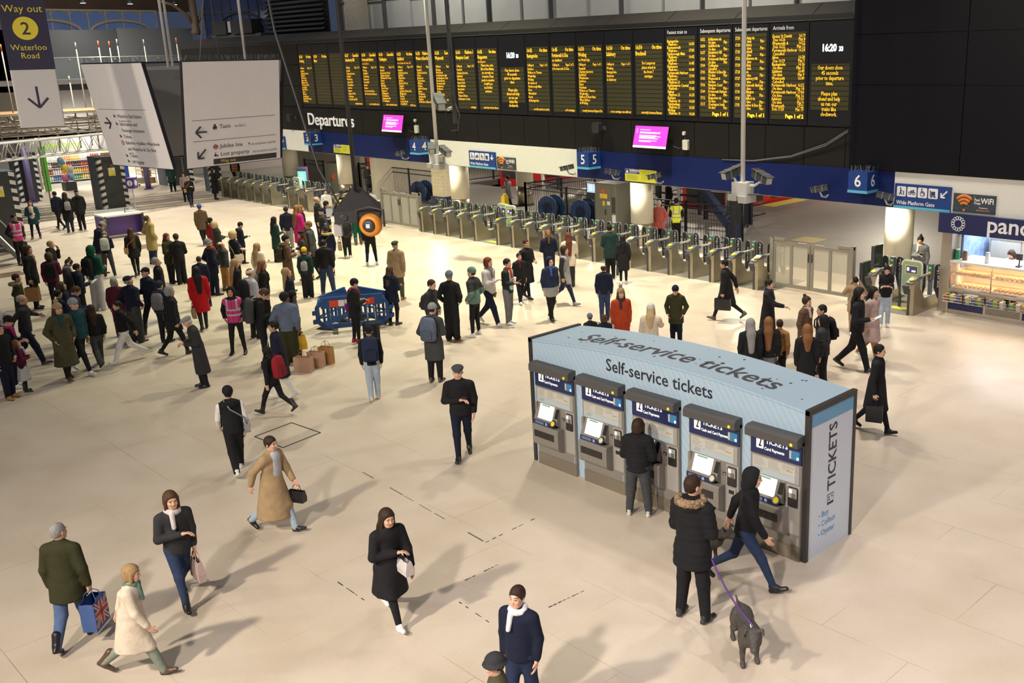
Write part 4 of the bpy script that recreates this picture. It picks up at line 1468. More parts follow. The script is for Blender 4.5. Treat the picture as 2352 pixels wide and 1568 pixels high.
def make_gate():
 t = thing('ticket_gate', 'steel ticket gate', 'ticket gate', (0, 0, 0), 0)
 b = MB()
 b.box(-.09, .09, 0, .30, 0, .93, 0)
 b.box(-.09, .09, .30, 1.72, 0, .36, 0)
 b.add([(-.09, .30, .36), (.09, .30, .36), (.09, .30, .75), (-.09, .30, .75), (-.09, .62, .36), (.09, .62, .36)], [(0, 1, 2, 3), (3, 2, 5, 4), (0, 3, 4), (1, 5, 2)], 0)
 b.box(-.075, .075, .62, 1.70, .36, .385, 1)
 b.build('cabinet', [g_steel, g_white], t)
 b = MB()
 b.box(-.092, -.03, -.012, .02, 0, .72)
 b.build('front_strip', g_dark, t)
 b = MB()
 b.add([(-.26, -.03, .80), (-.07, -.03, .80), (-.07, .26, .80), (-.26, .26, .80), (-.19, .0, .56), (-.09, .0, .56), (-.09, .22, .56), (-.19, .22, .56)], [(0, 1, 2, 3), (4, 7, 6, 5), (0, 4, 5, 1), (1, 5, 6, 2), (2, 6, 7, 3), (3, 7, 4, 0)])
 b.build('ticket_feeder', g_dark, t)
 b = MB()
 b.add([(-.11, -.10, .86), (.09, -.10, .86), (.09, -.10, .92), (-.11, -.10, .92), (-.11, .20, .93), (.09, .20, .93), (.09, .20, 1.04), (-.11, .20, 1.04), (-.11, .42, .95), (.09, .42, .95), (.09, .42, 1.02), (-.11, .42, 1.02)],
   [(0, 1, 2, 3)[::-1], (3, 2, 6, 7)[::-1], (0, 4, 5, 1)[::-1], (0, 3, 7, 4)[::-1], (1, 5, 6, 2)[::-1], (7, 6, 10, 11)[::-1], (4, 8, 9, 5)[::-1], (8, 11, 10, 9)[::-1], (4, 7, 11, 8)[::-1], (5, 9, 10, 6)[::-1]])
 hd = b.build('reader_head', g_grey, t)
 b = MB()
 M = Matrix.Translation((-.01, .03, .988)) @ Matrix.Rotation(radians(22), 4, 'X')
 b.lathe([(.075, 0), (.072, .012), (.05, .016), (0, .017)], 18, 0, M)
 b.build('card_reader_pad', g_yel, hd)
 b = MB()
 b.box(-.05, .03, .42, 1.05, .955, 1.0)
 b.build('top_arm', g_pale, t)
 b = MB()
 b.box(-.045, .045, 1.02, 1.12, .36, .82)
 b.rbox(-.07, .07, 1.0, 1.14, .80, 1.24, .03)
 post = b.build('status_post', g_grey, t)
 b = MB()
 b.box(-.03, .03, .992, 1.002, 1.12, 1.17, 0)
 b.box(-.03, .03, .992, 1.002, .98, 1.04, 1)
 b.build('status_display', [g_green, g_yel], post)
 for sx, yy, w in ((1, 1.06, .25), (-1, .98, .19)):
  b = MB()
  pl = [(sx * (.10 + px), .30 + pz) for px, pz in paddle_poly(w, .97)]
  Mx = Matrix(((1, 0, 0, 0), (0, 0, 1, 0), (0, 1, 0, 0), (0, 0, 0, 1)))
  b.prism([(x, z) for x, z in pl], yy, yy + .03, 1, Mx, flip=(sx > 0))
  cx = sum(p[0] for p in pl) / len(pl)
  cz = sum(p[1] for p in pl) / len(pl)
  b.prism([(cx + (x - cx) * .88, cz + (z - cz) * .95) for x, z in pl], yy - .003, yy + .001, 0, Mx, flip=(sx > 0))
  pd = b.build('paddle', [g_black, g_edge], t)
  txt('paddle_text', 'now on Uber', .11 if sx > 0 else .08, g_text, pd, (sx * (.10 + w * .5) + .035, yy - .006, .62), UPZ.to_euler(), 'LEFT', 1.0, .001, res=1)
 return t
ORD = 'first second third fourth fifth sixth seventh eighth ninth tenth eleventh twelfth thirteenth fourteenth fifteenth sixteenth seventeenth eighteenth nineteenth twentieth'.split()
near_x = [-34.95, -34.08, -33.20, -32.30, -31.38, -29.99, -29.12, -28.25, -27.37, -26.50, -25.62, -24.75, -23.92, -23.05, -22.14, -21.22, -20.34, -19.48, -18.63, -17.78]
far_x = [-53.4, -52.45, -51.55, -50.65, -49.75, -48.85, -47.95, -46.2, -45.25, -44.35]
gate0 = make_gate()
flush_text()
def place_gate(g, x, y, label, group):
 g.location = (x + .09, y, 0)
 g['label'] = label
 g['group'] = group
 return g
GR1, GR2 = 'ticket gates of the near row', 'ticket gates of the far row'
place_gate(gate0, near_x[-1], 23.92, 'steel ticket gate next to the grey double gate, first of the near row', GR1)
for i, x in enumerate(reversed(near_x[:-1])):
 place_gate(copy_tree(gate0), x, 23.92, 'steel ticket gate with yellow reader, %s along the near row from the grey double gate' % ORD[i + 1], GR1)
for i, x in enumerate(reversed(far_x)):
 place_gate(copy_tree(gate0), x, 23.98, 'steel ticket gate of the far row, %s from the lit display totem' % ORD[i], GR2)
for x, lb in ((-41.9, 'steel ticket gate beside the yellow vest steward'), (-38.35, 'steel ticket gate at the end of the perforated metal fence')):
 place_gate(copy_tree(gate0), x, 24.0, lb, 'ticket gates between the rows')
place_gate(copy_tree(gate0), -12.72, 24.05, 'steel ticket gate with green wide paddle beside the food kiosk', 'ticket gates by the food kiosk')
place_gate(copy_tree(gate0), -14.05, 24.35, 'steel ticket gate beside the cream column and grey double gate', 'ticket gates by the food kiosk')
# wide-aisle glass wings with a small screen
wg_frame = mat('wide_wing_frame', (.60, .62, .55), rough=.3, noise=.03)
wg_glass = mat('wide_wing_glass', (.26, .36, .24), rough=.15, noise=.05)
wg_scr = mat('wide_wing_screen', (.04, .05, .16), emit=.3)
wg_mark = mat('wide_wing_mark', (.8, .8, .85), emit=.5, noise=0)
def wide_wing(x, y, label, flip=1):
 t = thing('wide_gate_wing', label, 'gate wing', (x, y, 0), 0, 'wings of the wide aisles')
 b = MB()
 b.rbox(-.32, .32, -.02, .02, .36, 1.36, .12, 0, axis='y', seg=5)
 b.build('wing_frame', wg_frame, t)
 b = MB()
 b.rbox(-.28, .28, -.024, .024, .40, 1.32, .09, 0, axis='y', seg=5)
 b.build('wing_panel', wg_glass, t)
 b = MB()
 b.box(-.19, .19, -.032, .0, .98, 1.22, 1)
 b.box(-.17, .17, -.035, .0, 1.0, 1.20, 0)
 b.box(-.14, -.07, -.038, 0, 1.06, 1.16, 2)
 b.box(.0, .12, -.038, 0, 1.04, 1.09, 2)
 b.build('wing_screen', [wg_scr, g_yel, wg_mark], t)
 b = MB()
 b.box(-.36, -.30, -.03, .03, 0, 1.2)
 b.build('wing_post', g_dark, t)
wide_wing(-31.0, 25.15, 'pale green rounded gate wing with small screen, next to the dark post')
wide_wing(-30.42, 25.05, 'pale green rounded gate wing with small screen, next to the wide aisle gate')
wide_wing(-13.0, 24.75, 'pale green rounded gate wing with small screen beside the food kiosk')
wide_wing(-47.2, 25.1, 'pale green rounded gate wing in the far row of gates')
def double_gate(x0, x1, y, label, perf):
 t = thing('double_gate', label, 'gate', ((x0 + x1) / 2, y, 0), 0)
 fr = mat('gate_frame_grey', (.27, .25, .21), rough=.4, metal=.3, noise=.06)
 inf = mat('gate_infill_perforated', (.34, .33, .28), rough=.5, noise=.08) if perf else mat('gate_infill_clear', (.62, .58, .46), rough=.2, alpha=.38, noise=0)
 a, c = x0 - (x0 + x1) / 2, x1 - (x0 + x1) / 2
 for k in (0, 1):
  p0, p1 = (a + .04, -.01) if k == 0 else (.01, c - .04)
  mid = (p0 + p1) / 2
  b = MB()
  for z0, z1 in ((.10, .20), (1.38, 1.46)): b.box(p0, p1, -.03, .03, z0, z1)
  for xx in (p0, mid - .045, p1 - .09): b.box(xx, xx + .09, -.028, .028, .2, 1.38)
  lf = b.build('gate_leaf', fr, t)
  b = MB()
  b.box(p0 + .09, mid - .045, -.006, .006, .2, 1.38)
  b.box(mid + .045, p1 - .09, -.006, .006, .2, 1.38)
  b.build('infill_panel', inf, lf)
  b = MB()
  xx = -.07 if k == 0 else .05
  b.box(xx, xx + .025, -.06, -.03, .95, 1.2)
  b.build('pull_handle', g_dark, lf)
  b = MB()
  xx = -.45 if k == 0 else .15
  b.tube([(xx, 0, 1.475), (xx + .3, 0, 1.475)], .02, 8)
  b.build('closer_arm', g_pale, lf)
 for xx in (a, c):
  b = MB()
  b.box(xx - .06, xx + .06, -.05, .12, 0, 1.56)
  b.box(xx - .06 if xx < 0 else xx - .45, xx + .45 if xx < 0 else xx + .06, -.02, .06, 1.47, 1.56)
  b.build('gate_post', fr, t)
 return t
double_gate(-17.5, -14.75, 24.5, 'grey framed double gate with clear panels beside the cream column', False)
double_gate(-38.0, -35.25, 24.1, 'grey perforated metal double gate between the gate rows', True)
# grey floor plate under the gates
struct(MB().box(-35.2, -17.2, 23.96, 25.9, .0, .006).build('trim_20', mat('gate_floor', (.20, .19, .165), rough=.35, noise=.1)))
struct(MB().box(-53.8, -43.8, 23.96, 25.9, .0, .006).build('trim_21', _mats['gate_floor']))
b = MB()
for x, y in ((-30.6, 24.25), (-13.3, 24.6)): b.box(x - .3, x + .3, y - .12, y + .12, .006, .010)
struct(b.build('trim_22', mat('yellow_floor_mark', (.62, .55, .05), rough=.5)))
b = MB()
b.box(-14.6, -12.7, 24.0, 26.0, .0, .005)
struct(b.build('trim_23', _mats['gate_floor']))
# dark guard panels near the column
for x, h, lb in ((-14.55, 1.1, 'low dark glass guard panel beside the column gate'), (-14.2, 1.62, 'tall dark green glass guard panel beside the column gate')):
 t = thing('guard_panel', lb, 'panel', (x, 24.75, 0))
 MB().box(-.03, .03, -.02, .45, .0, h).build('glass', mat('guard_glass', (.05, .06, .045), rough=.12), t)
 MB().box(-.05, .05, -.06, -.02, 0, h).build('post', g_dark, t)
# ---------------------------------------------------------------- departure board
led_bg = None
def led_material():
 m, nt, b = node_mat('led_matrix')
 tc = nt.nodes.new('ShaderNodeTexCoord')
 sp = nt.nodes.new('ShaderNodeSeparateXYZ')
 nt.links.new(tc.outputs['Object'], sp.inputs['Vector'])
 ma = nt.nodes.new('ShaderNodeMath')
 ma.operation = 'MULTIPLY'
 ma.inputs[1].default_value = 1 / .138
 nt.links.new(sp.outputs['Z'], ma.inputs[0])
 fr = nt.nodes.new('ShaderNodeMath')
 fr.operation = 'FRACT'
 nt.links.new(ma.outputs[0], fr.inputs[0])
 gt = nt.nodes.new('ShaderNodeMath')
 gt.operation = 'GREATER_THAN'
 gt.inputs[1].default_value = .16
 nt.links.new(fr.outputs[0], gt.inputs[0])
 mx = nt.nodes.new('ShaderNodeMix')
 mx.data_type = 'RGBA'
 mx.inputs['A'].default_value = (.012, .011, .008, 1)
 mx.inputs['B'].default_value = (.040, .036, .016, 1)
 nt.links.new(gt.outputs[0], mx.inputs['Factor'])
 nt.links.new(mx.outputs['Result'], b.inputs['Base Color'])
 nt.links.new(mx.outputs['Result'], b.inputs['Emission Color'])
 b.inputs['Emission Strength'].default_value = .25
 b.inputs['Roughness'].default_value = .25
 return m
led_bg = led_material()
led_on = mat('led_amber', (.9, .48, .02), emit=.95, ecol=(1.0, .50, .02), noise=0)
led_dim = mat('led_amber_dim', (.8, .36, .02), emit=.62, ecol=(1.0, .40, .012), noise=0)
scr_frame = mat('screen_frame', (.008, .008, .010), rough=.35, noise=.05)
board_white = mat('board_title', (.62, .62, .62), emit=.12, noise=0)
clock_m = mat('clock_digits', (.8, .95, 1), emit=2.2, ecol=(.75, .95, 1.0), noise=0)
PX_ = [-45.47, -44.15, -42.75, -41.43, -40.05, -38.70, -37.34, -35.98, -34.66, -33.28, -31.91, -30.55, -29.02, -27.66, -26.30, -24.93, -23.57, -22.18, -20.81, -19.45, -18.08, -16.70, -15.24]
STOPS = {
 0: ('16:24', 'On time', 'Dorking', '', 'Vauxhall|Clapham Junction|Earlsfield|Wimbledon|Raynes Park|Motspur Park|Worcester Park|Stoneleigh|Ewell West|Epsom|Ashtead|Leatherhead|Boxhill & Westhm|& Dorking', ''),
 1: ('16:24', 'On time', 'Alton', '', '', ''), 2: None,
 3: ('16:27', 'Cancelled', 'Strawberry Hill', '', 'Vauxhall|Clapham Junction|Earlsfield|Wimbledon|Raynes Park|New Malden|Norbiton|Kingston|Hampton Wick|Teddington|& Strawberry Hill', 'industrial action.'),
 4: ('16:30', 'Cancelled', 'Portsmouth Harbour', 'via Guildford', 'Woking|Guildford|Godalming|Haslemere|Petersfield|Havant|Fratton|Portsmouth & SSea|& Portsmouth Harbour', 'ue to industrial action.'),
 5: ('16:30', 'Cancelled', 'Teddington', '', 'Vauxhall|Queenstown Road|Clapham Junction|Wandsworth Town|Putney|Barnes|Mortlake|North Sheen|Richmond|St Margarets|Twickenham|Strawberry Hill|& Teddington', 'due to industrial action.'),
 6: ('16:33', 'On time', 'Guildford', 'via Cobham & Stoke d\'A', 'Vauxhall|Clapham Junction|Earlsfield|Wimbledon|Surbiton|Hinchley Wood|Claygate|Oxshott|Cobham & Stoke d\'A|Effingham Jn|Horsley|Clandon|London Road|& Guildford', 'is 500 cars.'),
 7: ('16:33', 'Platform 21', 'Windsor & Eton Riv', '', 'Vauxhall|Clapham Junction|Putney|Richmond|Twickenham|Whitton|Feltham|Ashford Surrey|Staines|Wraysbury|Sunnymeads|Datchet|& Windsor & Eton Riv', ''),
 8: ('16:35', 'Cancelled', 'Weymouth', '', 'Woking|Winchester|Southampton Apt|Southampton Cent|Brockenhurst|Bournemouth|Branksome|Parkstone|Poole|Hamworthy|Wareham|Dorchester South|& Weymouth', 'ct'),
 9: ('16:36', 'Platform 1', 'Hampton Court', '', 'Vauxhall|Clapham Junction|Earlsfield|Wimbledon|Raynes Park|New Malden|Berrylands|Surbiton|Thames Ditton|& Hampton Court', 'carriages.'),
 10: ('16:42', 'On time', 'Shepperton', 'via Kingston', None, 'used train to form this se'),
 12: ('16:42', 'On time', 'Basingstoke', '', 'Surbiton|Walton on Thames|Weybridge|Woking|Brookwood|Farnborough Main|Fleet|Winchfield|Hook|& Basingstoke', 'ore this service is carria'),
 13: ('16:45', 'On time', 'Portsmouth & SSea', 'via Guildford', '& Portsmouth & SSea', 'as 8 carriages.'),
 14: ('16:50', 'On time', 'Woking', 'via Weybridge', 'Vauxhall|Clapham Junction|Earlsfield|Wimbledon|Surbiton|Esher|Hersham|Walton on Thames|Weybridge|Byfleet & New Haw|West Byfleet|& Woking', 'rrently between Raynes Par'),
 15: ('16:50', 'On time', 'Salisbury', '', 'Woking|Basingstoke|Andover|& Salisbury', 'ers in carriage one will not'),
 16: ('16:50', 'On time', 'Bracknell', '', None, 'currently between Barnes')}
MSG = {10: 'Please note, some\nlifts at New Malden\nare currently out\nof service. Please\nspeak to a member\nof staff if you\nneed further\nassistance', 16: 'For Longcross\nplease travel in\nthe front 7\ncarriages.'}
FAST = [('Basingstoke', 'Platform -', '16:50'), ('Bournemouth', 'Platform -', '17:05'), ('Farnborough Main', 'Platform -', '16:42'), ('Guildford', 'Platform -', '16:45'), ('Haslemere', 'Platform -', '16:45'), ('Portsmouth Harbour', 'Platform -', '17:00'),
  ('Richmond', 'Platform 21', '16:33'), ('Southampton Central', 'Platform -', '17:05'), ('Staines', 'Platform 21', '16:33'), ('Surbiton', 'Platform 10', '16:24'), ('Twickenham', 'Platform 21', '16:33'), ('Woking', 'Platform 10', '16:24')]
SUB = [[('16:52', 'Addlestone via'), ('16:54', 'Guildford via'), ('16:57', 'Strawberry Hill'), ('17:00', 'Portsmouth Harbour'), ('17:00', 'Teddington'), ('17:03', 'Windsor & Eton Riv'), ('17:05', 'Weymouth &'), ('17:06', 'Hampton Court'), ('17:09', 'Portsmouth Harbour'), ('17:12', 'Shepperton via'), ('17:17', 'Chessington South')],
  [('17:20', 'Dorking via'), ('17:20', 'Salisbury'), ('17:20', 'Bracknell'), ('17:22', 'Addlestone via'), ('17:24', 'Woking'), ('17:24', 'Alton'), ('17:27', 'Strawberry Hill'), ('17:30', 'Portsmouth Harbour'), ('17:30', 'Teddington'), ('17:33', 'Guildford via'), ('17:33', 'Windsor & Eton Riv')]]
ARR = [('Exeter St Davids', '16:19', 'Due 16:26', 'Plat 8'), ('Weymouth &', '16:22', 'Due 16:22', 'Plat 12'), ('Portsmouth Harbour', '16:24', 'Cancelled', ''), ('Alton', '16:28', 'Due 16:29', 'Plat 9'), ('Basingstoke', '16:36', 'On time', 'Plat 15'), ('Salisbury', '16:49', 'On time', 'Plat 9'),
  ('Weymouth', '16:49', 'Cancelled', ''), ('Portsmouth Harbour', '16:52', 'On time', 'Plat 14'), ('Portsmouth Harbour', '17:00', 'On time', 'Plat 16'), ('Salisbury', '17:19', 'On time', 'Plat 9'), ('Weymouth', '17:22', 'Due 17:20', 'Plat 19')]
SLOGAN = 'Our doors close\n45 seconds\nprior to departure\ntime.\n\nPlease plan\nahead and help\nus run our\ntrains like\nclockwork.'
ROW = .138
SXC = .78
def led(par, body, x, z, size, align='LEFT', m=None, ls=1.0, bold=.001, sx=SXC):
 return txt('led_text', body, size, m or led_on, par, (x, -.044, z), align=align, sx=sx, bold=bold, ls=ls, res=1, ay='TOP_BASELINE')
for i in range(22):
 x0, x1 = PX_[i], PX_[i + 1]
 w = x1 - x0
 clock = i in (11, 21)
 if i in STOPS and STOPS[i]: lab = 'amber departure screen headed %s %s on the long black board' % (STOPS[i][0].replace(':', '.'), STOPS[i][2])
 elif i == 2: lab = 'blank amber departure screen near the far end of the board'
 elif clock: lab = 'clock screen with door notice %s' % ('in the middle of the long black board' if i == 11 else 'at the end of the board by the plain black wall')
 else: lab = {17: 'screen titled Fastest train to on the black board', 18: 'screen of Subsequent departures starting 16.52', 19: 'screen of Subsequent departures crossed by the white camera pole', 20: 'screen titled Arrivals from beside the clock'}[i]
 t = thing('departure_screen', lab, 'screen', ((x0 + x1) / 2, YF, 4.84), 0, 'screens of the departure board')
 a, c = -w / 2, w / 2
 b = MB()
 b.box(a + .012, c - .012, -.02, .10, 0, 2.86)
 b.build('casing', scr_frame, t)
 top = 2.60 if i < 17 else 2.66
 b = MB()
 if clock:
  b.box(a + .10, c - .10, -.03, 0, .45, 1.72)
 else:
  b.box(a + .10, c - .10, -.03, 0, .14, top - .05 if i >= 17 else 2.42)
 b.build('led_panel', led_bg, t)
 L_, R_ = a + .12, c - .12
 if clock:
  txt('clock_digits', '16:20', .27, clock_m, t, (-.06, -.034, 2.06), align='CENTER', sx=.82, bold=.010)
  txt('clock_digits', '33', .17, clock_m, t, (.33, -.034, 2.06), align='CENTER', sx=.82, bold=.008)
  led(t, SLOGAN, 0, 1.56, .165, 'CENTER', sx=.74, ls=.86)
 elif i < 17:
  s = STOPS[i]
  if s:
   led(t, s[0], L_, 2.24, .19, bold=.003, sx=.72)
   led(t, s[1], R_, 2.24, .19, 'RIGHT', bold=.003, sx=.66)
   led(t, s[2], L_, 2.05, .19, bold=.003, sx=.66 if len(s[2]) < 16 else .56)
   far_ = i < 11
   z = 1.90
   if s[3]: led(t, s[3], L_, 1.90, .125, m=led_dim if far_ else led_on)
   if s[4] is None: led(t, MSG[i], 0, 1.76, .14, 'CENTER', sx=.72, ls=.98)
   elif s[4]:
    led(t, 'Calling at:', L_, 1.75, .12, m=led_on)
    led(t, 'Page 1 of 1' if i != 13 else 'Page 2 of 2', R_, 1.75, .12, 'RIGHT', m=led_on)
    led(t, s[4].replace('|', '\n'), L_, 1.75 - ROW, .128, m=led_on, ls=(.124 if s[4].count('|') < 11 else .106) / .128, bold=.0005)
   if s[5]: led(t, s[5], R_ - .02, .19, .125, 'RIGHT', sx=.70)
 elif i == 17:
  txt('title_text', 'Fastest train to', .16, board_white, t, (L_ - .01, -.024, 2.68), sx=.85)
  led(t, '\n'.join(q[0] + '\n  ' + q[1] for q in FAST), L_, 2.42, .13, ls=.097 / .13, bold=.0015)
  led(t, '\n'.join('\n' + q[2] for q in FAST), R_, 2.42, .13, 'RIGHT', ls=.097 / .13, bold=.0015)
 elif i in (18, 19):
  s = SUB[i - 18]
  txt('title_text', 'Subsequent departures', .16, board_white, t, (L_ - .02, -.024, 2.68), sx=.80)
  led(t, '\n'.join(q[0] + '\n' for q in s), L_, 2.44, .13, ls=.097 / .13, sx=.66)
  led(t, '\n'.join(q[1] + '\n' + ('On time' if q[1] != 'Teddington' or i == 19 else 'Cancelled') for q in s), L_ + .32, 2.44, .13, ls=.097 / .13, sx=.66)
  led(t, '\n'.join('\n' + ('Plat -' if q[1] != 'Teddington' or i == 19 else ' ') for q in s), R_ - .02, 2.44, .13, 'RIGHT', ls=.097 / .13, sx=.66)
  led(t, 'Page 1 of 1', R_, .20, .15, 'RIGHT', bold=.007, sx=.95)
 else:
  txt('title_text', 'Arrivals from', .16, board_white, t, (L_, -.024, 2.68), sx=.85)
  led(t, '\n'.join(q[0] + '\n ' + q[2] for q in ARR), L_, 2.46, .13, ls=.098 / .13)
  led(t, '\n'.join(q[1] + '\n' + (q[3] or ' ') for q in ARR), R_, 2.46, .13, 'RIGHT', ls=.098 / .13)
  led(t, 'Page 1 of 2', R_, .20, .15, 'RIGHT', bold=.007, sx=.95)
dep = txt('departures_lettering', 'Departures', .80, mat('fascia_lettering', (.72, .72, .72), emit=.12, noise=0), None, (-45.2, YF - .03, 4.01), align='LEFT', sx=.88, bold=.004, ext=.02, res=4, fitw=4.05)
tagit(dep, 'white Departures lettering on the black fascia', 'lettering')
# ---------------------------------------------------------------- fascia signs
sg_blue = mat('sign_blue', (.012, .045, .21), rough=.35, noise=.04)
sg_cyan = mat('sign_cyan', (.10, .42, .62), rough=.35, noise=.04)
sg_white = mat('sign_white', (.72, .72, .72), rough=.4, noise=.02)
sg_txt = mat('sign_text_white', (.78, .78, .78), noise=0)
def picto(kind, cx, cz, s, par, y):
 b = MB()
 Mx = Matrix.Translation((cx, y, cz)) @ Matrix.Scale(s, 4)
 P = lambda *pts: b.tube([(p[0], 0, p[1]) for p in pts], .045, 5, 0, Mx)
 def ring(x, z, r): b.tube([(x + r * cos(2 * pi * k / 14), 0, z + r * sin(2 * pi * k / 14)) for k in range(15)], .035, 4, 0, Mx)
 if kind == 'walk':
  ring(-.12, .33, .05); P((-.12, .22), (-.1, -.02), (-.25, -.35)); P((-.1, -.02), (.05, -.35)); P((-.12, .18), (.1, .02)); ring(.25, -.02, .04); P((.25, -.1), (.22, -.22), (.32, -.35))
 elif kind == 'bike':
  ring(-.22, -.12, .15); ring(.22, -.12, .15); P((-.22, -.12), (-.05, .15), (.18, .15), (.22, -.12)); P((-.05, .15), (.02, -.12), (.18, .15)); P((.15, .22), (.25, .22))
 elif kind == 'chair':
  ring(0, -.1, .24); ring(-.08, .36, .05); P((-.08, .26), (-.06, 0), (.16, 0), (.25, -.28)); P((-.07, .14), (.1, .12))
 else:
  b.box(-.22, .22, -.02, .02, -.18, .22, 0, Mx); P((-.34, .34), (-.30, -.26), (.3, -.26)); ring(-.2, -.34, .05); ring(.2, -.34, .05)
 return b.build('pictogram', mat('picto_navy', (.012, .03, .12), noise=0), par)
def wide_sign(x0, x1, z0, z1, arrow, label):
 w, h = x1 - x0, z1 - z0
 t = thing('gate_sign', label, 'sign', (x0, YF - .05, z0), 0, 'wide platform gate signs')
 MB().box(0, w, -.03, .02, 0, h).build('sign_panel', sg_blue, t)
 MB().box(0, w, -.032, .02, 0, .07).build('cyan_strip', sg_cyan, t)
 s = w * .165
 for k, kd in enumerate(('walk', 'bike', 'chair', 'luggage')):
  cx = w * .045 + s * .5 + k * s * 1.14
  b = MB()
  b.rbox(cx - s / 2, cx + s / 2, -.036, -.028, h - .07 - s, h - .07, s * .12, 0, axis='y')
  tile = b.build('pictogram_tile', sg_white, t)
  picto(kd, cx, h - .07 - s / 2, s * .95, tile, -.038)
 b = MB()
 cx, cz = w * .88, h - .07 - s / 2
 q = s * .42
 ln = lambda p, r: b.tube([(cx + p[0] * q, -.036, cz + p[1] * q), (cx + r[0] * q, -.036, cz + r[1] * q)], .022, 4)
 if arrow == 'down':
  ln((0, .9), (0, -.8)); ln((0, -.8), (-.65, -.1)); ln((0, -.8), (.65, -.1))
 else:
  ln((.8, .8), (-.7, -.7)); ln((-.7, -.7), (.3, -.7)); ln((-.7, -.7), (-.7, .3))
 b.build('arrow', sg_txt, t)
 txt('sign_text', 'Wide Platform Gate', .145, sg_txt, t, (w * .04, -.034, .115), sx=.95, bold=.002)
wide_sign(-13.75, -12.10, 2.72, 3.39, 'diag', 'blue Wide Platform Gate sign above the gate by the food kiosk')
wide_sign(-32.68, -31.02, 2.72, 3.38, 'down', 'blue Wide Platform Gate sign on the white band between numbers 4 and 5')
wide_sign(-49.2, -47.58, 2.72, 3.36, 'down', 'blue Wide Platform Gate sign partly behind the hanging sign')
def wifi_poster(x0, x1, z0, z1, label):
 w, h = x1 - x0, z1 - z0
 t = thing('wifi_poster', label, 'poster', (x0, YF - .05, z0), 0, 'wifi posters')
 MB().box(0, w, -.02, .02, 0, h).build('poster_board', mat('poster_slate', (.03, .045, .06), rough=.5), t)
 og = mat('poster_orange', (.62, .19, .03), rough=.5, noise=.15, scale=20)
 b = MB()
 cx, cz = w * .27, h * .12
 for r in (.30, .22, .14):
  pts = [(cx + r * 1.0 * sin(a), -.024, cz + .03 + r * 1.15 * cos(a)) for a in np.linspace(-.75, .75, 9)]
  b.tube(pts, .042, 6)
 b.lathe([(.035, 0), (.035, .012)], 12, 0, Matrix.Translation((cx, -.02, cz)) @ Matrix.Rotation(pi / 2, 4, 'X'))
 b.build('wifi_symbol', og, t)
 b = MB()
 rg = random.Random(2)
 for k in range(9): 
  x, z = rg.uniform(.04, w * .5), rg.uniform(.05, h - .05)
  b.box(x, x + .05, -.0225, -.02, z, z + .018, k % 3)
 b.build('confetti', [mat('confetti_green', (.1, .3, .1)), mat('confetti_blue', (.05, .2, .4)), mat('confetti_purple', (.2, .08, .3))], t)
 txt('poster_text', 'Fast\nFree', .095, sg_txt, t, (w * .50, -.022, h * .66), bold=.002, ls=.9)
 txt('poster_text', 'WiFi', .20, sg_txt, t, (w * .655, -.022, h * .55), bold=.004, sx=.9)
 txt('poster_text', 'Connect to', .05, sg_txt, t, (w * .62, -.022, h * .28), bold=.001)
 txt('poster_text', '#FreeStationWiFi', .05, og, t, (w * .56, -.022, h * .14), bold=.001)
wifi_poster(-12.03, -10.88, 2.77, 3.25, 'orange Fast Free WiFi poster above the food kiosk')
wifi_poster(-30.95, -29.84, 2.76, 3.22, 'orange Fast Free WiFi poster next to the sign between numbers 4 and 5')
def warning_sign(x0, x1, z0, z1, label):
 w, h = x1 - x0, z1 - z0
 t = thing('warning_sign', label, 'sign', (x0, YF - .05, z0), 0, 'yellow warning notices')
 MB().box(0, w, -.02, .02, 0, h).build('notice_board', mat('notice_yellow', (.55, .55, .03), rough=.5, noise=.04), t)
 nv = mat('notice_purple', (.06, .05, .24), rough=.5)
 MB().box(0, w * .47, -.024, .0, h * .62, h).build('notice_header', nv, t)
 txt('notice_text', 'WARNING', .10, sg_txt, t, (w * .155, -.026, h * .80), bold=.002)
 txt('notice_text', 'Have you paid?', .055, sg_txt, t, (w * .155, -.026, h * .68))
 b = MB()
 b.add([(w * .03, -.027, h * .68), (w * .12, -.027, h * .68), (w * .075, -.027, h * .93)], [(0, 1, 2)])
 b.build('warning_triangle', sg_white, t)
 b = MB()
 for k in range(5): b.box(w * .06, w * (.38 + .05 * (k % 2)), -.0225, -.02, h * (.46 - k * .085), h * (.475 - k * .085) + .006)
 for k in range(8): b.box(w * .54, w * (.88 - .07 * (k % 3)), -.0225, -.02, h * (.86 - k * .09), h * (.865 - k * .09) + .005)
 b.build('notice_print', mat('notice_print', (.20, .20, .05), noise=0), t)
warning_sign(-24.03, -22.58, 2.76, 3.18, 'yellow WARNING notice on the blue band past number 5')
warning_sign(-43.02, -41.54, 2.79, 3.18, 'yellow WARNING notice on the blue band past number 3')
def number_box(num, x0, x1, label):
 """box standing out from the band: number on the front and on the side, pigeon spikes on top"""
 t = thing('platform_number_box', label, 'platform number', ((x0 + x1) / 2, YF - .03, 3.12), 0, 'platform number boxes')
 w, d = (x1 - x0) / 2, .58
 MB().box(-w, w, -d, 0, .0, .57).build('box_body', sg_blue, t)
 MB().box(-w - .01, w + .01, -d - .01, 0, -.01, .065).build('cyan_strip', sg_cyan, t)
 txt('number_text', num, .46, sg_txt, t, (0, -d - .004, .17), (pi / 2, 0, 0), 'CENTER', bold=.006)
 txt('number_text', num, .46, sg_txt, t, (w + .004, -d / 2, .17), (pi / 2, 0, pi / 2), 'CENTER', bold=.006)
 b = MB()
 rg = random.Random(5)
 for k in range(34):
  x, y = rg.uniform(-w, w), rg.uniform(-d, 0)
  b.tube([(x, y, .57), (x + rg.uniform(-.05, .05), y + rg.uniform(-.05, .05), .72)], .0035, 3)
 tagit(b.build('pigeon_spikes', mat('spike_wire', (.20, .20, .20), rough=.4, metal=.5), t), kind='stuff')
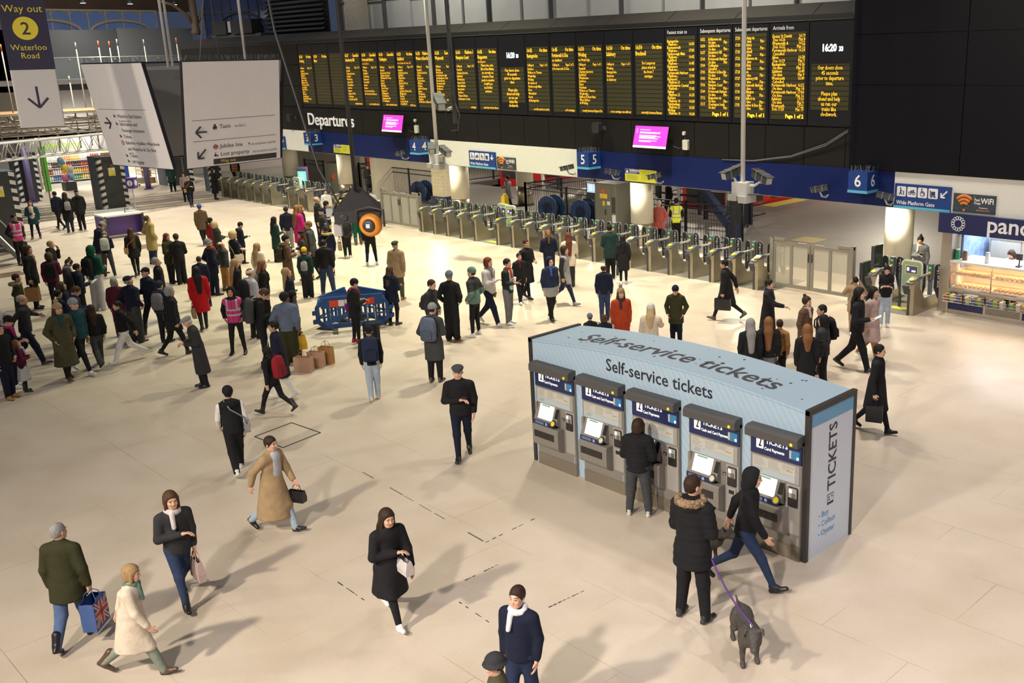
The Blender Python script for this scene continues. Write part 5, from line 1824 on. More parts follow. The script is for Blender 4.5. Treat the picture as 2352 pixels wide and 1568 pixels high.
number_box('6', -14.9, -14.3, 'blue platform number box with 6 on both faces')
number_box('5', -25.82, -25.25, 'blue platform number box with 5 on both faces')
number_box('4', -35.97, -35.35, 'blue platform number box with 4 on both faces')
number_box('3', -44.7, -44.05, 'blue platform number box with 3 on both faces')
def info_screen(x0, x1, z0, z1, label):
 w, h = x1 - x0, z1 - z0
 t = thing('notice_screen', label, 'screen', ((x0 + x1) / 2, YF - .36, (z0 + z1) / 2), 0, 'magenta notice screens')
 R = Matrix.Rotation(radians(-14), 4, 'X')
 b = MB()
 b.box(-w / 2, w / 2, -.0, .07, -h / 2, h / 2, 0, R)
 b.box(-.10, .10, .07, .34, -.10, .10, 0)
 b.build('screen_casing', scr_frame, t)
 b = MB()
 b.box(-w / 2 + .02, w / 2 - .02, -.006, 0, -h / 2 + .09, h / 2 - .02, 0, R)
 b.box(-w / 2 + .02, w / 2 - .02, -.006, 0, -h / 2 + .02, -h / 2 + .09, 1, R)
 p = b.build('screen_face', [mat('screen_magenta', (.75, .03, .42), emit=.85, ecol=(.85, .03, .48), noise=0), mat('screen_white', (.8, .8, .8), emit=.8, noise=0)], t)
 b = MB()
 rg = random.Random(9)
 rows = [(.30, .45)] + [(.20 - k * .045, rg.uniform(.8, 1.0)) for k in range(2)] + [(.06 - k * .045, rg.uniform(.7, .95)) for k in range(4)] + [(-.17 - k * .045, rg.uniform(.5, .8)) for k in range(2)]
 for z, f in rows: b.box(-w * .33, -w * .33 + w * .68 * f, -.008, -.005, z * h, z * h + .018, 0, R)
 b.box(-w * .42, -w * .41, -.008, -.005, .16 * h, .36 * h, 0, R)
 b.build('screen_print', mat('screen_print', (.95, .8, .9), emit=.9, noise=0), p)
info_screen(-23.3, -21.8, 3.93, 4.68, 'magenta notice screen between numbers 5 and 6')
info_screen(-38.25, -36.72, 3.93, 4.68, 'magenta notice screen beside the Departures lettering')
jb = mat('junction_box', (.55, .54, .46), rough=.5)
for x, lb in ((-21.3, 'pale junction box wired to the magenta screen between 5 and 6'), (-36.2, 'pale junction box wired to the magenta screen by Departures')):
 t = thing('junction_box', lb, 'junction box', (x, YF, 3.93))
 MB().rbox(-.11, .11, -.09, 0, 0, .32, .03, axis='y').build('box_body', jb, t)
 MB().rbox(-.13, -.03, -.07, 0, .46, .58, .03, axis='y').build('small_box', jb, t)
 MB().tube([(-.08, -.03, .46), (-.02, -.04, .32)], .012, 5).build('wire', g_dark, t)
 MB().tube([(-.12, -.03, .1), (-.3, -.03, .03), (-.5, -.1, .10)], .012, 5).build('wire', g_dark, t)
for x, z, lb in ((-25.15, 4.36, 'small black wall speaker on the fascia above number 5'), (-46.5, 4.16, 'small black wall speaker beside the Departures lettering')):
 t = thing('wall_speaker', lb, 'speaker', (x, YF, z))
 MB().rbox(-.17, .17, -.34, -.14, -.02, .34, .06, axis='y').build('speaker_cabinet', mat('speaker_black', (.02, .02, .022), rough=.5), t)
 MB().tube([(.05, -.15, .15), (.12, -.02, .12), (.12, 0, .12)], .03, 8).build('bracket', g_dark, t)
 MB().lathe([(.09, 0), (.09, .02)], 12, 0, Matrix.Translation((.12, 0, .12)) @ Matrix.Rotation(pi / 2, 4, 'X')).build('wall_plate', g_dark, t)
# loose cable hanging on the black fascia
b = MB()
for k in (0, .05): b.tube([(-15.25, YF - .15, 4.72 + k), (-16.0, YF - .08, 4.30 + k), (-17.2, YF - .06, 3.92 + k * .6), (-18.6, YF - .06, 3.72 + k * .3), (-19.8, YF - .06, 3.70)], .014, 6)
tagit(b.build('loose_cable', mat('cable_grey', (.12, .115, .11), rough=.6)), 'pair of loose grey cables sagging across the black fascia', 'cable')
# ---------------------------------------------------------------- cameras
c_body = mat('camera_body', (.045, .05, .055), rough=.45)
c_light = mat('camera_light', (.45, .45, .43), rough=.45)
c_white = mat('camera_white', (.62, .62, .60), rough=.45, noise=.05)
def camera_parts(t, M, arm=True):
 b = MB()
 b.rbox(-.075, .075, -.24, .24, -.07, .08, .03, 0, M, axis='y')
 b.box(-.085, .085, -.30, .26, .08, .095, 0, M)
 b.build('camera_housing', c_body, t)
 b = MB()
 for y in (-.12, .08): b.tube([M @ Vector(q) for q in ((-.09, y, -.075), (-.09, y, .10), (.09, y, .10), (.09, y, -.075), (-.09, y, -.075))], .006, 4)
 b.box(-.06, .06, -.255, -.24, -.055, .065, 0, M)
 b.build('camera_front', c_light, t)
def wall_camera(x, z, yaw, label):
 t = thing('security_camera', label, 'security camera', (x, YF - .03, z), 0, 'security cameras along the blue and white band')
 M = Matrix.Translation((0, -.36, .05)) @ Matrix.Rotation(yaw, 4, 'Z') @ Matrix.Rotation(radians(12), 4, 'X')
 camera_parts(t, M)
 MB().tube([(0, -.36, -.02), (.03, -.30, -.16), (.06, -.12, -.20), (.06, 0, -.16)], .03, 8).build('bracket', c_light, t)
for x, z, a, lb in ((-26.6, 3.02, -1.1, 'security camera on the white band just before number 5'), (-24.35, 3.0, 2.6, 'security camera facing the gates between number 5 and the warning notice'),
     (-22.35, 3.0, -1.2, 'security camera overlapping the yellow warning notice past number 5'), (-15.95, 3.05, -1.25, 'security camera on the blue band just before number 6'),
     (-13.85, 3.0, 1.9, 'security camera beside the blue gate sign past number 6'), (-37.0, 3.02, -1.1, 'security camera on the blue band just before number 4')):
 wall_camera(x, z, a, lb)
def pole_camera(x, y, zb, label, yaws):
 t = thing('camera_pole', label, 'camera pole', (x, y, zb), 0)
 MB().tube([(0, 0, .0), (0, 0, 14 - zb)], .062, 14).build('pole', c_white, t)
 b = MB()
 b.rbox(-.24, .24, -.20, .20, -.34, .02, .05)
 b.build('junction_housing', c_white, t)
 b = MB()
 b.rbox(-.32, -.05, -.26, .22, -.46, -.30, .04)
 b.rbox(.02, .30, -.26, .22, -.50, -.32, .04)
 b.build('lower_boxes', c_light, t)
 for k, (dx, dz, yw) in enumerate(yaws):
  M = Matrix.Translation((dx, -.02, dz)) @ Matrix.Rotation(yw, 4, 'Z') @ Matrix.Rotation(radians(14), 4, 'X') @ Matrix.Scale(1.35, 4)
  camera_parts(t, M)
  MB().tube([(0, 0, -.05), (dx * .6, 0, -.06), (dx, -.02, dz - .08)], .035, 8).build('camera_arm', c_white, t)
  MB().tube([(dx * .8, 0, dz - .1), (dx * .9, -.05, -.25), (dx * .4, -.1, -.28)], .012, 5).build('cable', g_dark, t)
pole_camera(-15.98, 21.0, 3.66, 'tall white ceiling pole carrying two cameras in front of the arrivals screen', ((.62, .18, 1.25), (-.30, .24, -.2)))
pole_camera(-29.35, 21.0, 3.72, 'white ceiling pole carrying cameras in front of number 4', ((.50, .12, 1.3), (-.28, .18, 1.0)))
# dark lattice mast with a camera and looped cable
t = thing('camera_mast', 'dark ceiling mast wrapped in cables with a single camera and coiled cable', 'camera mast', (-25.75, 19.2, 5.0))
b = MB()
b.tube([(0, 0, 0), (-.06, 0, 9)], .07, 10)
b.build('mast', mat('mast_dark', (.05, .048, .046), rough=.5), t)
b = MB()
for k in range(3): b.tube([(.08 + .03 * sin(z * 3 + k * 2), -.06 + .03 * cos(z * 3 + k), z) for z in np.arange(.2, 9, .4)], .018, 6)
b.build('cables', g_dark, t)
M = Matrix.Translation((-.62, -.1, .62)) @ Matrix.Rotation(1.1, 4, 'Z') @ Matrix.Rotation(radians(18), 4, 'X') @ Matrix.Scale(1.7, 4)
camera_parts(t, M)
MB().tube([(0, 0, .5), (-.2, -.1, .42), (-.5, -.1, .5)], .05, 8).build('camera_arm', c_white, t)
MB().tube([(.0, -.02, .9), (-.32, -.05, .75), (-.42, -.05, .2), (-.15, -.05, -.22), (.15, -.05, -.2), (.30, -.05, .25), (.1, -.03, .6)], .02, 6).build('coiled_cable', g_dark, t)
# ---------------------------------------------------------------- hanging direction sign: panels tilted outward, open corners
hp_face = mat('hanging_sign_face', (.80, .77, .76), rough=.16, noise=.03, spec=.5)
hp_back = mat('hanging_sign_back', (.26, .255, .25), rough=.35, noise=.06)
hp_edge = mat('hanging_sign_edge', (.02, .02, .025), rough=.4)
hp_ink = mat('hanging_sign_ink', (.03, .028, .035), noise=0, rough=.5)
hp_grey = mat('hanging_sign_grey_ink', (.12, .115, .12), noise=0, rough=.5)
hp_yel = mat('hanging_sign_yellow_ink', (.75, .62, .06), noise=0)
hs = thing('direction_sign', 'large four-sided white direction sign hung over the crowd', 'sign', (-18.8, 8.1, 7.0), radians(-80.9))
PW, PH, PT, PB = 1.93, 1.815, .165, 1.08
def arrow_mesh(cx, cz, q, kind, y):
 b = MB()
 ln = lambda p, r: b.tube([(cx + p[0] * q, y, cz + p[1] * q), (cx + r[0] * q, y, cz + r[1] * q)], .016, 4)
 if kind == 'left': ln((1, 0), (-1, 0)); ln((-1, 0), (-.05, .95)); ln((-1, 0), (-.05, -.95))
 elif kind == 'right': ln((-1, 0), (1, 0)); ln((1, 0), (.05, .95)); ln((1, 0), (.05, -.95))
 elif kind == 'down': ln((0, 1), (0, -1)); ln((0, -1), (-.85, -.1)); ln((0, -1), (.85, -.1))
 else: ln((.75, .75), (-.75, -.75)); ln((-.75, -.75), (.4, -.75)); ln((-.75, -.75), (-.75, .4))
 return b
for k in range(4):
 R = Matrix.Rotation(k * pi / 2, 4, 'Z')
 M = R @ Matrix.Translation((PB, 0, -PH * cos(PT))) @ Matrix.Rotation(PT, 4, 'Y') @ Matrix.Rotation(pi / 2, 4, 'Z')
 # panel frame: x along the width, z up, -y outward
 panel = bpy.data.objects.new('sign_panel', None)
 b = MB()
 b.box(-PW / 2, PW / 2, -.03, .03, 0, PH, 0)
 b.box(-PW / 2 + .012, PW / 2 - .012, -.034, -.03, .012, PH - .012, 1)
 b.box(-PW / 2 + .03, PW / 2 - .03, .03, .034, .03, PH - .03, 2)
 panel = b.build('sign_panel', [hp_edge, hp_face, hp_back], hs)
 panel.matrix_local = M
 yy = -.037
 L0 = -PW / 2
 rules = MB()
 if k == 1:
  for z in (.82, .46): rules.box(L0 + .14, PW / 2 - .12, yy, yy + .002, z, z + .007)
  arrow_mesh(L0 + .30, .62, .10, 'left', yy).build('arrow', hp_ink, panel)
  arrow_mesh(L0 + .30, .24, .10, 'downleft', yy).build('arrow', hp_ink, panel)
  txt('sign_text', 'Taxis', .105, hp_ink, panel, (L0 + .66, yy, .66))
  txt('sign_text', 'via Exit 2', .062, hp_grey, panel, (L0 + .96, yy, .665))
  txt('sign_text', 'Jubilee line', .105, hp_ink, panel, (L0 + .66, yy, .315))
  txt('sign_text', 'via escalators and lift', .062, hp_grey, panel, (L0 + 1.29, yy, .315))
  txt('sign_text', 'Lost property', .105, hp_ink, panel, (L0 + .66, yy, .175))
  txt('sign_text', 'via escalators and lift', .062, hp_grey, panel, (L0 + 1.32, yy, .175))
  b = MB()
  b.box(L0 + .52, PW / 2 - .10, yy - .002, yy + .004, .035, .13)
  b.build('way_out_strip', mat('sign_black_strip', (.03, .028, .03), rough=.3), panel)
  txt('sign_text', 'Way out', .085, hp_yel, panel, (L0 + .66, yy - .004, .058))
  b = MB()
  b.box(L0 + .53, L0 + .61, yy, yy + .002, .66, .70); b.box(L0 + .55, L0 + .59, yy, yy + .002, .70, .74)
  for q in (.54, .58): b.box(L0 + q, L0 + q + .02, yy, yy + .002, .645, .66)
  b.box(L0 + .54, L0 + .58, yy, yy + .002, .175, .215); b.box(L0 + .585, L0 + .615, yy, yy + .002, .175, .20); b.box(L0 + .555, L0 + .575, yy, yy + .002, .225, .245)
  b.build('pictogram', hp_ink, panel)
  b = MB()
  b.tube([(L0 + .57 + .036 * cos(2 * pi * q / 16), yy, .345 + .036 * sin(2 * pi * q / 16)) for q in range(17)], .009, 4)
  b.box(L0 + .515, L0 + .625, yy - .004, yy, .337, .353, 1)
  b.build('roundel', [mat('roundel_red', (.42, .05, .05)), hp_ink], panel)
  b = MB()
  b.lathe([(.02, 0), (.02, .002)], 12, 0, Matrix.Translation((L0 + 1.25, yy, .345)) @ Matrix.Rotation(pi / 2, 4, 'X'))
  b.build('line_dot', mat('line_dot_grey', (.2, .22, .24)), panel)
 elif k == 0:
  rules.box(L0 + .14, PW / 2 - .3, yy, yy + .002, 1.02, 1.027)
  arrow_mesh(L0 + .30, .78, .10, 'right', yy).build('arrow', hp_ink, panel)
  for z, s_, sub in ((.88, 'Waterloo East Station', 'via escalators and lift'), (.74, 'Information and\nPassenger Assistance', None), (.52, 'Tickets', None), (.41, 'Bakerloo    Jubilee    Northern\nand Waterloo & City lines', 'via stairs'), (.07, 'Left luggage', None)):
   txt('sign_text', s_, .088, hp_ink, panel, (L0 + .68, yy, z), sx=.95, ls=1.25)
   if sub: txt('sign_text', sub, .045, hp_grey, panel, (L0 + .68, yy, z - (.07 if z > .5 else .17)))
  b = MB()
  for z in (.885, .75, .53, .08, .18):
   b.box(L0 + .56, L0 + .585, yy, yy + .002, z, z + .05); b.box(L0 + .595, L0 + .615, yy, yy + .002, z, z + .035)
  b.build('pictogram', hp_ink, panel)
  txt('sign_text', 'Toilets', .088, hp_ink, panel, (L0 + .68, yy, .175))
  b = MB()
  b.tube([(L0 + .59 + .034 * cos(2 * pi * q / 16), yy, .435 + .034 * sin(2 * pi * q / 16)) for q in range(17)], .008, 4)
  for q, c in ((1.045, 0), (1.36, 0), (1.71, 0)): b.lathe([(.018, 0), (.018, .002)], 10, 0, Matrix.Translation((L0 + q, yy, .435)) @ Matrix.Rotation(pi / 2, 4, 'X'))
  b.build('roundel', mat('roundel_red', (.42, .05, .05)), panel)
 if rules.v: rules.build('rule_line', hp_grey, panel)
b = MB()
for sx, sy in ((.62, .45), (-.9, .5), (-.3, -.9)): b.tube([(sx, sy, -.1), (sx, sy, 7)], .024, 8)
b.box(-.8, .8, -.04, .04, -.14, -.08)
b.box(-.04, .04, -.8, .8, -.14, -.08)
b.build('hanger_frame', c_white, hs)
b = MB()
rg = random.Random(3)
for k in range(4):
 R = Matrix.Rotation(k * pi / 2, 4, 'Z')
 for i in range(40):
  y = -.9 + 1.8 * i / 39
  b.tube([R @ Vector((PB + .3, y, 0)), R @ Vector((PB + .3 + rg.uniform(-.05, .05), y + rg.uniform(-.03, .03), .09))], .003, 3)
tagit(b.build('pigeon_spikes', _mats['spike_wire'], hs), kind='stuff')
b = MB()
b.tube([(.5, 1.2, -.05), (.3, 3.2, 7)], .012, 5)
b.tube([(-1.1, -.6, -.05), (-2.2, -2.4, 7)], .012, 5)
b.build('stay_wire', mat('stay_wire', (.12, .11, .10)), hs)
# ---------------------------------------------------------------- Way out blade sign
ws = thing('way_out_sign', 'tall hanging sign with yellow Way out 2 Waterloo Road lettering and an arrow', 'sign', (-17.25, 5.12, 6.08), math.atan2(-5.12, 17.25) + pi / 2)
MB().rbox(-.30, .30, -.06, .06, 0, 3.2, .02, axis='z').build('sign_body', mat('way_out_white', (.60, .58, .57), rough=.25, noise=.03), ws)
MB().box(-.30, .30, -.064, -.05, .84, 1.86).build('navy_panel', mat('way_out_navy', (.045, .04, .07), rough=.3, noise=.05), ws)
wy = mat('way_out_yellow', (.72, .60, .05), noise=0, rough=.4)
txt('sign_text', 'Way out', .145, wy, ws, (0, -.067, 1.66), align='CENTER')
txt('sign_text', 'Waterloo\nRoad', .118, wy, ws, (0, -.067, 1.12), align='CENTER', ls=1.0)
b = MB()
b.lathe([(.165, 0), (.165, .004)], 36, 0, Matrix.Translation((0, -.064, 1.43)) @ Matrix.Rotation(pi / 2, 4, 'X'))
b.build('number_disc', wy, ws)
txt('disc_number', '2', .25, hp_ink, ws, (0, -.071, 1.345), align='CENTER', bold=.002)
arrow_mesh(0, .44, .155, 'down', -.064).build('arrow', mat('way_out_ink', (.06, .05, .10), noise=0), ws)
# ---------------------------------------------------------------- hanging pyramid loudspeaker with an orange bell
sp = thing('hanging_loudspeaker', 'dark pyramid loudspeaker cluster hung on two black rods', 'loudspeaker', (-13.45, 8.1, 4.62), radians(-35))
spm = mat('speaker_pyramid', (.038, .033, .034), rough=.55)
b = MB()
h_ = .33
b.add([(-h_, -h_, .18), (h_, -h_, .18), (h_, h_, .18), (-h_, h_, .18), (-.05, -.05, .50), (.05, -.05, .50), (.05, .05, .50), (-.05, .05, .50)], [(0, 1, 5, 4), (1, 2, 6, 5), (2, 3, 7, 6), (3, 0, 4, 7), (4, 5, 6, 7)])
b.box(-h_, h_, -h_, h_, 0.0, .18)
b.build('cabinet', spm, sp)
for k in range(4):
 R = Matrix.Rotation(k * pi / 2, 4, 'Z')
 for xx in (-.19, .05): MB().lathe([(.055, 0), (.055, .012), (.03, .006)], 14, 0, R @ Matrix.Translation((xx, -h_, .09)) @ Matrix.Rotation(pi / 2, 4, 'X')).build('speaker_cone', g_dark, sp)
for xx in (-.04, .16):
 MB().tube([(xx, 0, .45), (xx, .0, 9)], .024, 8).build('hanging_rod', mat('rod_black', (.02, .02, .02), rough=.5), sp)
MB().tube([(.0, -.1, .45), (.08, -.2, .42), (.15, -.33, .22), (.24, -.36, .12)], .012, 6).build('cable', g_dark, sp)
MB().tube([(-.3, -.2, .0), (-.9, -.6, .7), (-1.5, -1.1, 2.8), (-1.8, -1.4, 6)], .018, 6).build('cable', g_dark, sp)
b = MB()
b.box(-.05, .10, -.46, -.36, .08, .20)
b.build('beacon_bracket', c_light, sp)
b = MB()
b.rbox(-.05, .09, -.06, .06, -.20, -.02, .02, 0)
b.rbox(.09, .16, -.06, .06, -.20, -.02, .02, 1)
b.build('call_box', [mat('call_box_red', (.20, .06, .05)), c_light], sp).location = (.08, -.30, 0)
ob = thing('alarm_bell', 'round orange alarm bell below the pyramid loudspeaker', 'alarm bell', (-12.97, 8.0, 4.60), radians(35))
M = Matrix.Rotation(pi / 2, 4, 'X')
MB().lathe([(.0, -.10), (.14, -.09), (.17, -.03), (.17, .03), (.14, .07), (.10, .075)], 24, 0, M).build('bell_drum', mat('bell_orange', (.75, .26, .02), rough=.4), ob)
MB().lathe([(.10, .07), (.09, .10), (.04, .105), (0, .106)], 18, 0, M).build('bell_hub', g_dark, ob)
MB().box(-.03, .03, -.113, -.105, -.03, .03).build('bell_label', sg_white, ob)
MB().tube([(-.21, 0, -.02), (-.21, 0, .22), (0, 0, .27), (.21, 0, .22), (.21, 0, -.02)], .018, 6).build('hanging_yoke', g_dark, ob)
# ---------------------------------------------------------------- blue plastic barriers
bl = mat('barrier_blue', (.008, .06, .21), rough=.4, noise=.06)
b_red = mat('barrier_red', (.65, .05, .015), rough=.4)
b_wht = mat('barrier_white', (.70, .68, .66), rough=.4)
b_ft = mat('barrier_foot', (.05, .045, .04), rough=.7)
def barrier(p, q, label, plate):
 L = sqrt((q[0] - p[0]) ** 2 + (q[1] - p[1]) ** 2)
 t = thing('crowd_barrier', label, 'barrier', (p[0], p[1], 0), math.atan2(q[1] - p[1], q[0] - p[0]), 'blue plastic barriers in a triangle')
 b = MB()
 H = 1.0
 b.rbox(.16, L - .16, -.03, .03, .10, .22, .03, axis='y')
 b.rbox(.16, L - .16, -.03, .03, .66, .95, .02, axis='y')
 for x0, x1, xa in ((.02, .10, .22), (L - .02, L - .10, L - .22)):
  b.tube([(xa, 0, .16), (x0 + (x1 - x0) * .5, 0, .30), (x0 + (x1 - x0) * .5, 0, .68), (xa, 0, .93)], .055, 8, sy=.6)
 n = 7
 for i in range(1, n):
  x = .12 + (L - .24) * i / n
  b.rbox(x - .028, x + .028, -.024, .024, .18, .70, .012, axis='y')
 b.box(.1, L - .1, -.022, .022, .40, .44)
 b.build('barrier_frame', bl, t)
 for x in (-.02, L + .02):
  for z0 in (.26, .5): MB().rbox(x - .05, x + .05, -.035, .035, z0, z0 + .11, .01, axis='y').build('hook', bl, t)
 if plate:
  b = MB()
  for i in range(5): b.box(L * .2 + i * L * .12, L * .2 + (i + 1) * L * .12, -.036, -.028, .69, .86, i % 2)
  b.build('reflective_plate', [b_red, b_wht], t)
 for x in (L * .25, L * .78):
  b = MB()
  b.add([(x - .06, -.30, 0), (x + .06, -.30, 0), (x + .06, .30, 0), (x - .06, .30, 0), (x - .05, -.05, .12), (x + .05, -.05, .12), (x + .05, .05, .12), (x - .05, .05, .12)], [(0, 1, 5, 4), (1, 2, 6, 5), (2, 3, 7, 6), (3, 0, 4, 7), (4, 5, 6, 7), (3, 2, 1, 0)])
  b.build('foot', b_ft, t)
BF0, BF1, BA = (-23.75, 12.72), (-22.80, 14.40), (-24.42, 14.15)
barrier(BF0, BF1, 'blue plastic barrier with red and white plate in front of the triangle', True)
barrier(BA, (-23.80, 12.80), 'blue plastic barrier at the far side of the triangle, without coloured plate', False)
barrier((-22.86, 14.48), (-24.40, 14.25), 'blue plastic barrier closing the triangle behind the navy padded coat', False)
# ---------------------------------------------------------------- paper shopping bags standing on the floor
for x, y, rz, w, d, h, lb in ((-20.92, 10.78, .55, .42, .17, .36, 'widest patterned paper bag standing on the floor beside the grey-blue jacket'), (-21.02, 11.16, .5, .38, .16, .38, 'middle patterned paper bag of the three on the floor'), (-21.08, 11.46, .45, .34, .15, .42, 'tall open brown paper bag behind the two patterned ones')):
 t = thing('paper_bag', lb, 'bag', (x, y, 0), rz, 'paper bags standing on the floor')
 t.scale = (w / .33, d / .16, h / .38)
 open_bag(t, .33, .16, .38, .13, 'i' if 'brown' in lb else 'kraft_pink', 'paper_bag')
# ---------------------------------------------------------------- black trolley suitcase
t = thing('suitcase', 'black trolley suitcase with raised handle beside the blue barriers', 'suitcase', (-21.55, 13.02, 0), .6)
MB().rbox(-.19, .19, -.12, .12, .06, .60, .05).build('case_body', cloth('K'), t)
b = MB()
for k in (-.10, 0, .10): b.box(k - .012, k + .012, -.128, .128, .1, .58)
b.build('case_ribs', mat('suitcase_rib', (.02, .02, .022), rough=.5), t)
b = MB()
b.tube([(-.10, .09, .6), (-.10, .09, 1.02), (.10, .09, 1.02), (.10, .09, .6)], .011, 8)
b.build('trolley_handle', mat('trolley_steel', (.5, .5, .5), metal=.8, rough=.3), t)
for sx in (-.15, .15):
 for sy in (-.08, .08):
  MB().lathe([(.03, -.012), (.03, .012)], 12, 0, Matrix.Translation((sx, sy, .03)) @ Matrix.Rotation(pi / 2, 4, 'Y')).build('wheel', g_dark, t)
# ---------------------------------------------------------------- information desk
pur = mat('desk_purple', (.10, .05, .26), rough=.4, noise=.06)
t = thing('information_desk', 'purple passenger information desk with glass top near the hazard-striped pillar', 'desk', (-44.45, 15.5, 0), radians(90))
b = MB()
b.box(-.75, .75, -.02, .02, .10, .90)
b.build('front_panel', pur, t)
for sx in (-1, 1):
 b = MB()
 b.box(sx * .75 - .02, sx * .75 + .02, -.35, .75, .10, .92)
 b.build('side_panel', pur, t)
 b = MB()
 b.box(sx * .75 - .045, sx * .75 + .045, -.42, -.34, .06, .95)
 b.lathe([(.05, 0), (.05, .06)], 10, 0, Matrix.Translation((sx * .75, -.36, 0)))
 b.build('corner_post', g_dark, t)
MB().box(-.82, .82, -.40, .8, .92, .98).build('counter_top', mat('desk_top', (.70, .69, .66), rough=.3), t)
MB().box(-.80, .80, .70, .74, .98, 1.12).build('glass_screen', mat('desk_glass', (.6, .62, .6), rough=.1, alpha=.45, noise=0), t)
b = MB()
for x, y in ((-.5, .2), (-.2, .3), (.1, .25)): b.box(x - .1, x + .1, y - .14, y + .14, .98, .986)
b.build('papers', mat('white_paper', (.8, .8, .8)), t)
txt('desk_text', 'Passenger\nInformation', .10, sg_txt, t, (-.775, -.05, .35), (pi / 2, 0, -pi / 2), 'CENTER')
b = MB()
M = Matrix.Translation((-.772, .18, .62)) @ Matrix.Rotation(-pi / 2, 4, 'Y')
b.lathe([(.11, 0), (.11, .003)], 22, 0, M)
b.build('info_disc', sg_txt, t)
MB().tube([(.25, .1, .98), (.22, .05, 1.16), (.4, .1, 1.10)], .02, 6).build('card_reader_arm', g_dark, t)
MB().tube([(.70, .1, .95), (.70, .1, 2.05)], .016, 8).build('sign_pole', c_light, t)
b = MB()
b.prism([(.46, .1), (.70, -.14), (.94, .1), (.70, .34)], 1.95, 2.40)
ib = b.build('sign_cube', pur, t)
for cx, cy, an in ((.58, -.02, -pi / 4), (.82, -.02, pi / 4)):
 b = MB()
 M = Matrix.Translation((cx + .004 * sin(an), cy - .004 * cos(an), 2.18)) @ Matrix.Rotation(an, 4, 'Z') @ Matrix.Rotation(pi / 2, 4, 'X')
 b.lathe([(.115, 0), (.115, .003)], 22, 0, M)
 b.build('info_disc', sg_txt, ib)
 txt('info_letter', 'i', .2, pur, ib, (cx + .010 * sin(an), cy - .010 * cos(an), 2.11), (pi / 2, 0, an), 'CENTER', bold=.006)
# ---------------------------------------------------------------- hazard-striped scaffold towers, truss bridge and scaffold
hz_d = mat('hoarding_dark', (.030, .034, .036), rough=.5)
hz_b = mat('hoarding_blue_grey', (.085, .12, .165), rough=.5)
hz_w = mat('hazard_white', (.66, .66, .64), rough=.5)
hz_k = mat('hazard_black', (.015, .015, .015), rough=.5)
def tower(x, y, w, h, label, notice=True):
 t = thing('clad_tower', label, 'clad pillar', (x, y, 0), 0)
 r = w / 2
 MB().box(-r, r, -r, r, 0, h).build('cladding', hz_b, t)
 MB().box(r, r + .012, -r, r, 0, h).build('front_board', hz_d, t)
 n = int(h / .16)
 for s0, s1 in ((-r, -r + w * .16), (r - w * .16, r)):
  b = MB()
  o_ = .06 if s0 < 0 else -.06
  for i in range(n):
   z = .05 + i * .16
   b.add([(r + .016, s0, z), (r + .016, s1, z + o_), (r + .016, s1, min(h, z + .16 + o_)), (r + .016, s0, min(h, z + .16))], [(0, 1, 2, 3)], i % 2)
  b.build('hazard_stripe', [hz_w, hz_k], t)
 b = MB()
 for i in range(n):
  z = .05 + i * .16
  b.add([(r - w * .14, -r - .004, z - .05), (r, -r - .004, z), (r, -r - .004, min(h, z + .16)), (r - w * .14, -r - .004, min(h, z + .11))], [(0, 1, 2, 3)], i % 2)
 b.build('hazard_stripe', [hz_w, hz_k], t)
 if notice:
  b = MB()
  b.box(r + .014, r + .02, -.16, .16, h - .95, h - .55, 0)
  b.box(r + .02, r + .023, -.14, .14, h - .93, h - .70, 1)
  b.add([(r + .024, -.11, h - .72), (r + .024, .11, h - .72), (r + .024, 0, h - .57)], [(0, 1, 2)], 1)
  b.build('warning_notice', [mat('notice_white', (.7, .7, .66)), mat('notice_plain_yellow', (.72, .60, .05))], t)
  MB().box(r + .014, r + .07, -.09, .09, h - .5, h - .36).build('lamp_box', mat('lamp_box_brown', (.16, .07, .04)), t)
 return t
tower(-54.0, 18.55, 1.25, 2.62, 'dark clad pillar with hazard stripes and yellow notice behind the info desk')
tower(-45.15, 11.25, 1.25, 3.1, 'dark clad pillar with hazard stripes behind the pink vest steward')
tower(-60.9, 16.75, 1.05, 2.6, 'blue-grey clad pillar with hazard stripes and purple pipe before the shop', False)
tower(-61.6, 25.0, 1.5, 2.6, 'blue-grey clad pillar with chevrons under the hanging sign', False)
tower(-56.3, 24.9, .7, 2.6, 'slim hazard-striped pillar at the far end of the ticket gates', False)
for x, y, lb in ((-60.0, 16.65, 'purple steel post against the blue-grey clad pillar'), (-60.5, 22.9, 'purple steel post beside the stock cage')):
 t = thing('purple_post', lb, 'post', (x, y, 0))
 MB().tube([(0, 0, 0), (0, 0, 3.0)], .15, 18).build('post_shaft', mat('post_purple', (.13, .11, .24), rough=.5), t)
 MB().lathe([(.26, 0), (.26, .05)], 18).build('base_plate', pur, t)
alu = mat('truss_alloy', (.62, .61, .57), rough=.4, metal=.25, noise=.08)
rust = mat('scaffold_tube', (.36, .33, .27), rough=.5, metal=.2, noise=.2)
orange_t = mat('scaffold_orange', (.50, .13, .03), rough=.5)
t = thing('truss_bridge', 'pale metal truss bridge carried on the hazard-striped pillars', 'truss', (-50.0, 14.4, 3.14), math.atan2(6.0, -2.5))
for zz, nm in ((0, 'bottom_chord'), (.72, 'top_chord')):
 for yy in (-.3, .3): MB().tube([(-9, yy, zz), (7.5, yy, zz)], .035, 8).build(nm, alu, t)
b = MB()
for yy in (-.3, .3):
 for i in range(26):
  x = -9 + i * .635
  b.tube([(x, yy, 0), (x + .32, yy, .72)], .018, 6)
  b.tube([(x + .32, yy, .72), (x + .635, yy, 0)], .018, 6)
for i in range(14):
 for zz in (0, .72): b.tube([(-9 + i * 1.27, -.3, zz), (-9 + i * 1.27, .3, zz)], .018, 6)
b.build('web_bracing', alu, t)
b = MB()
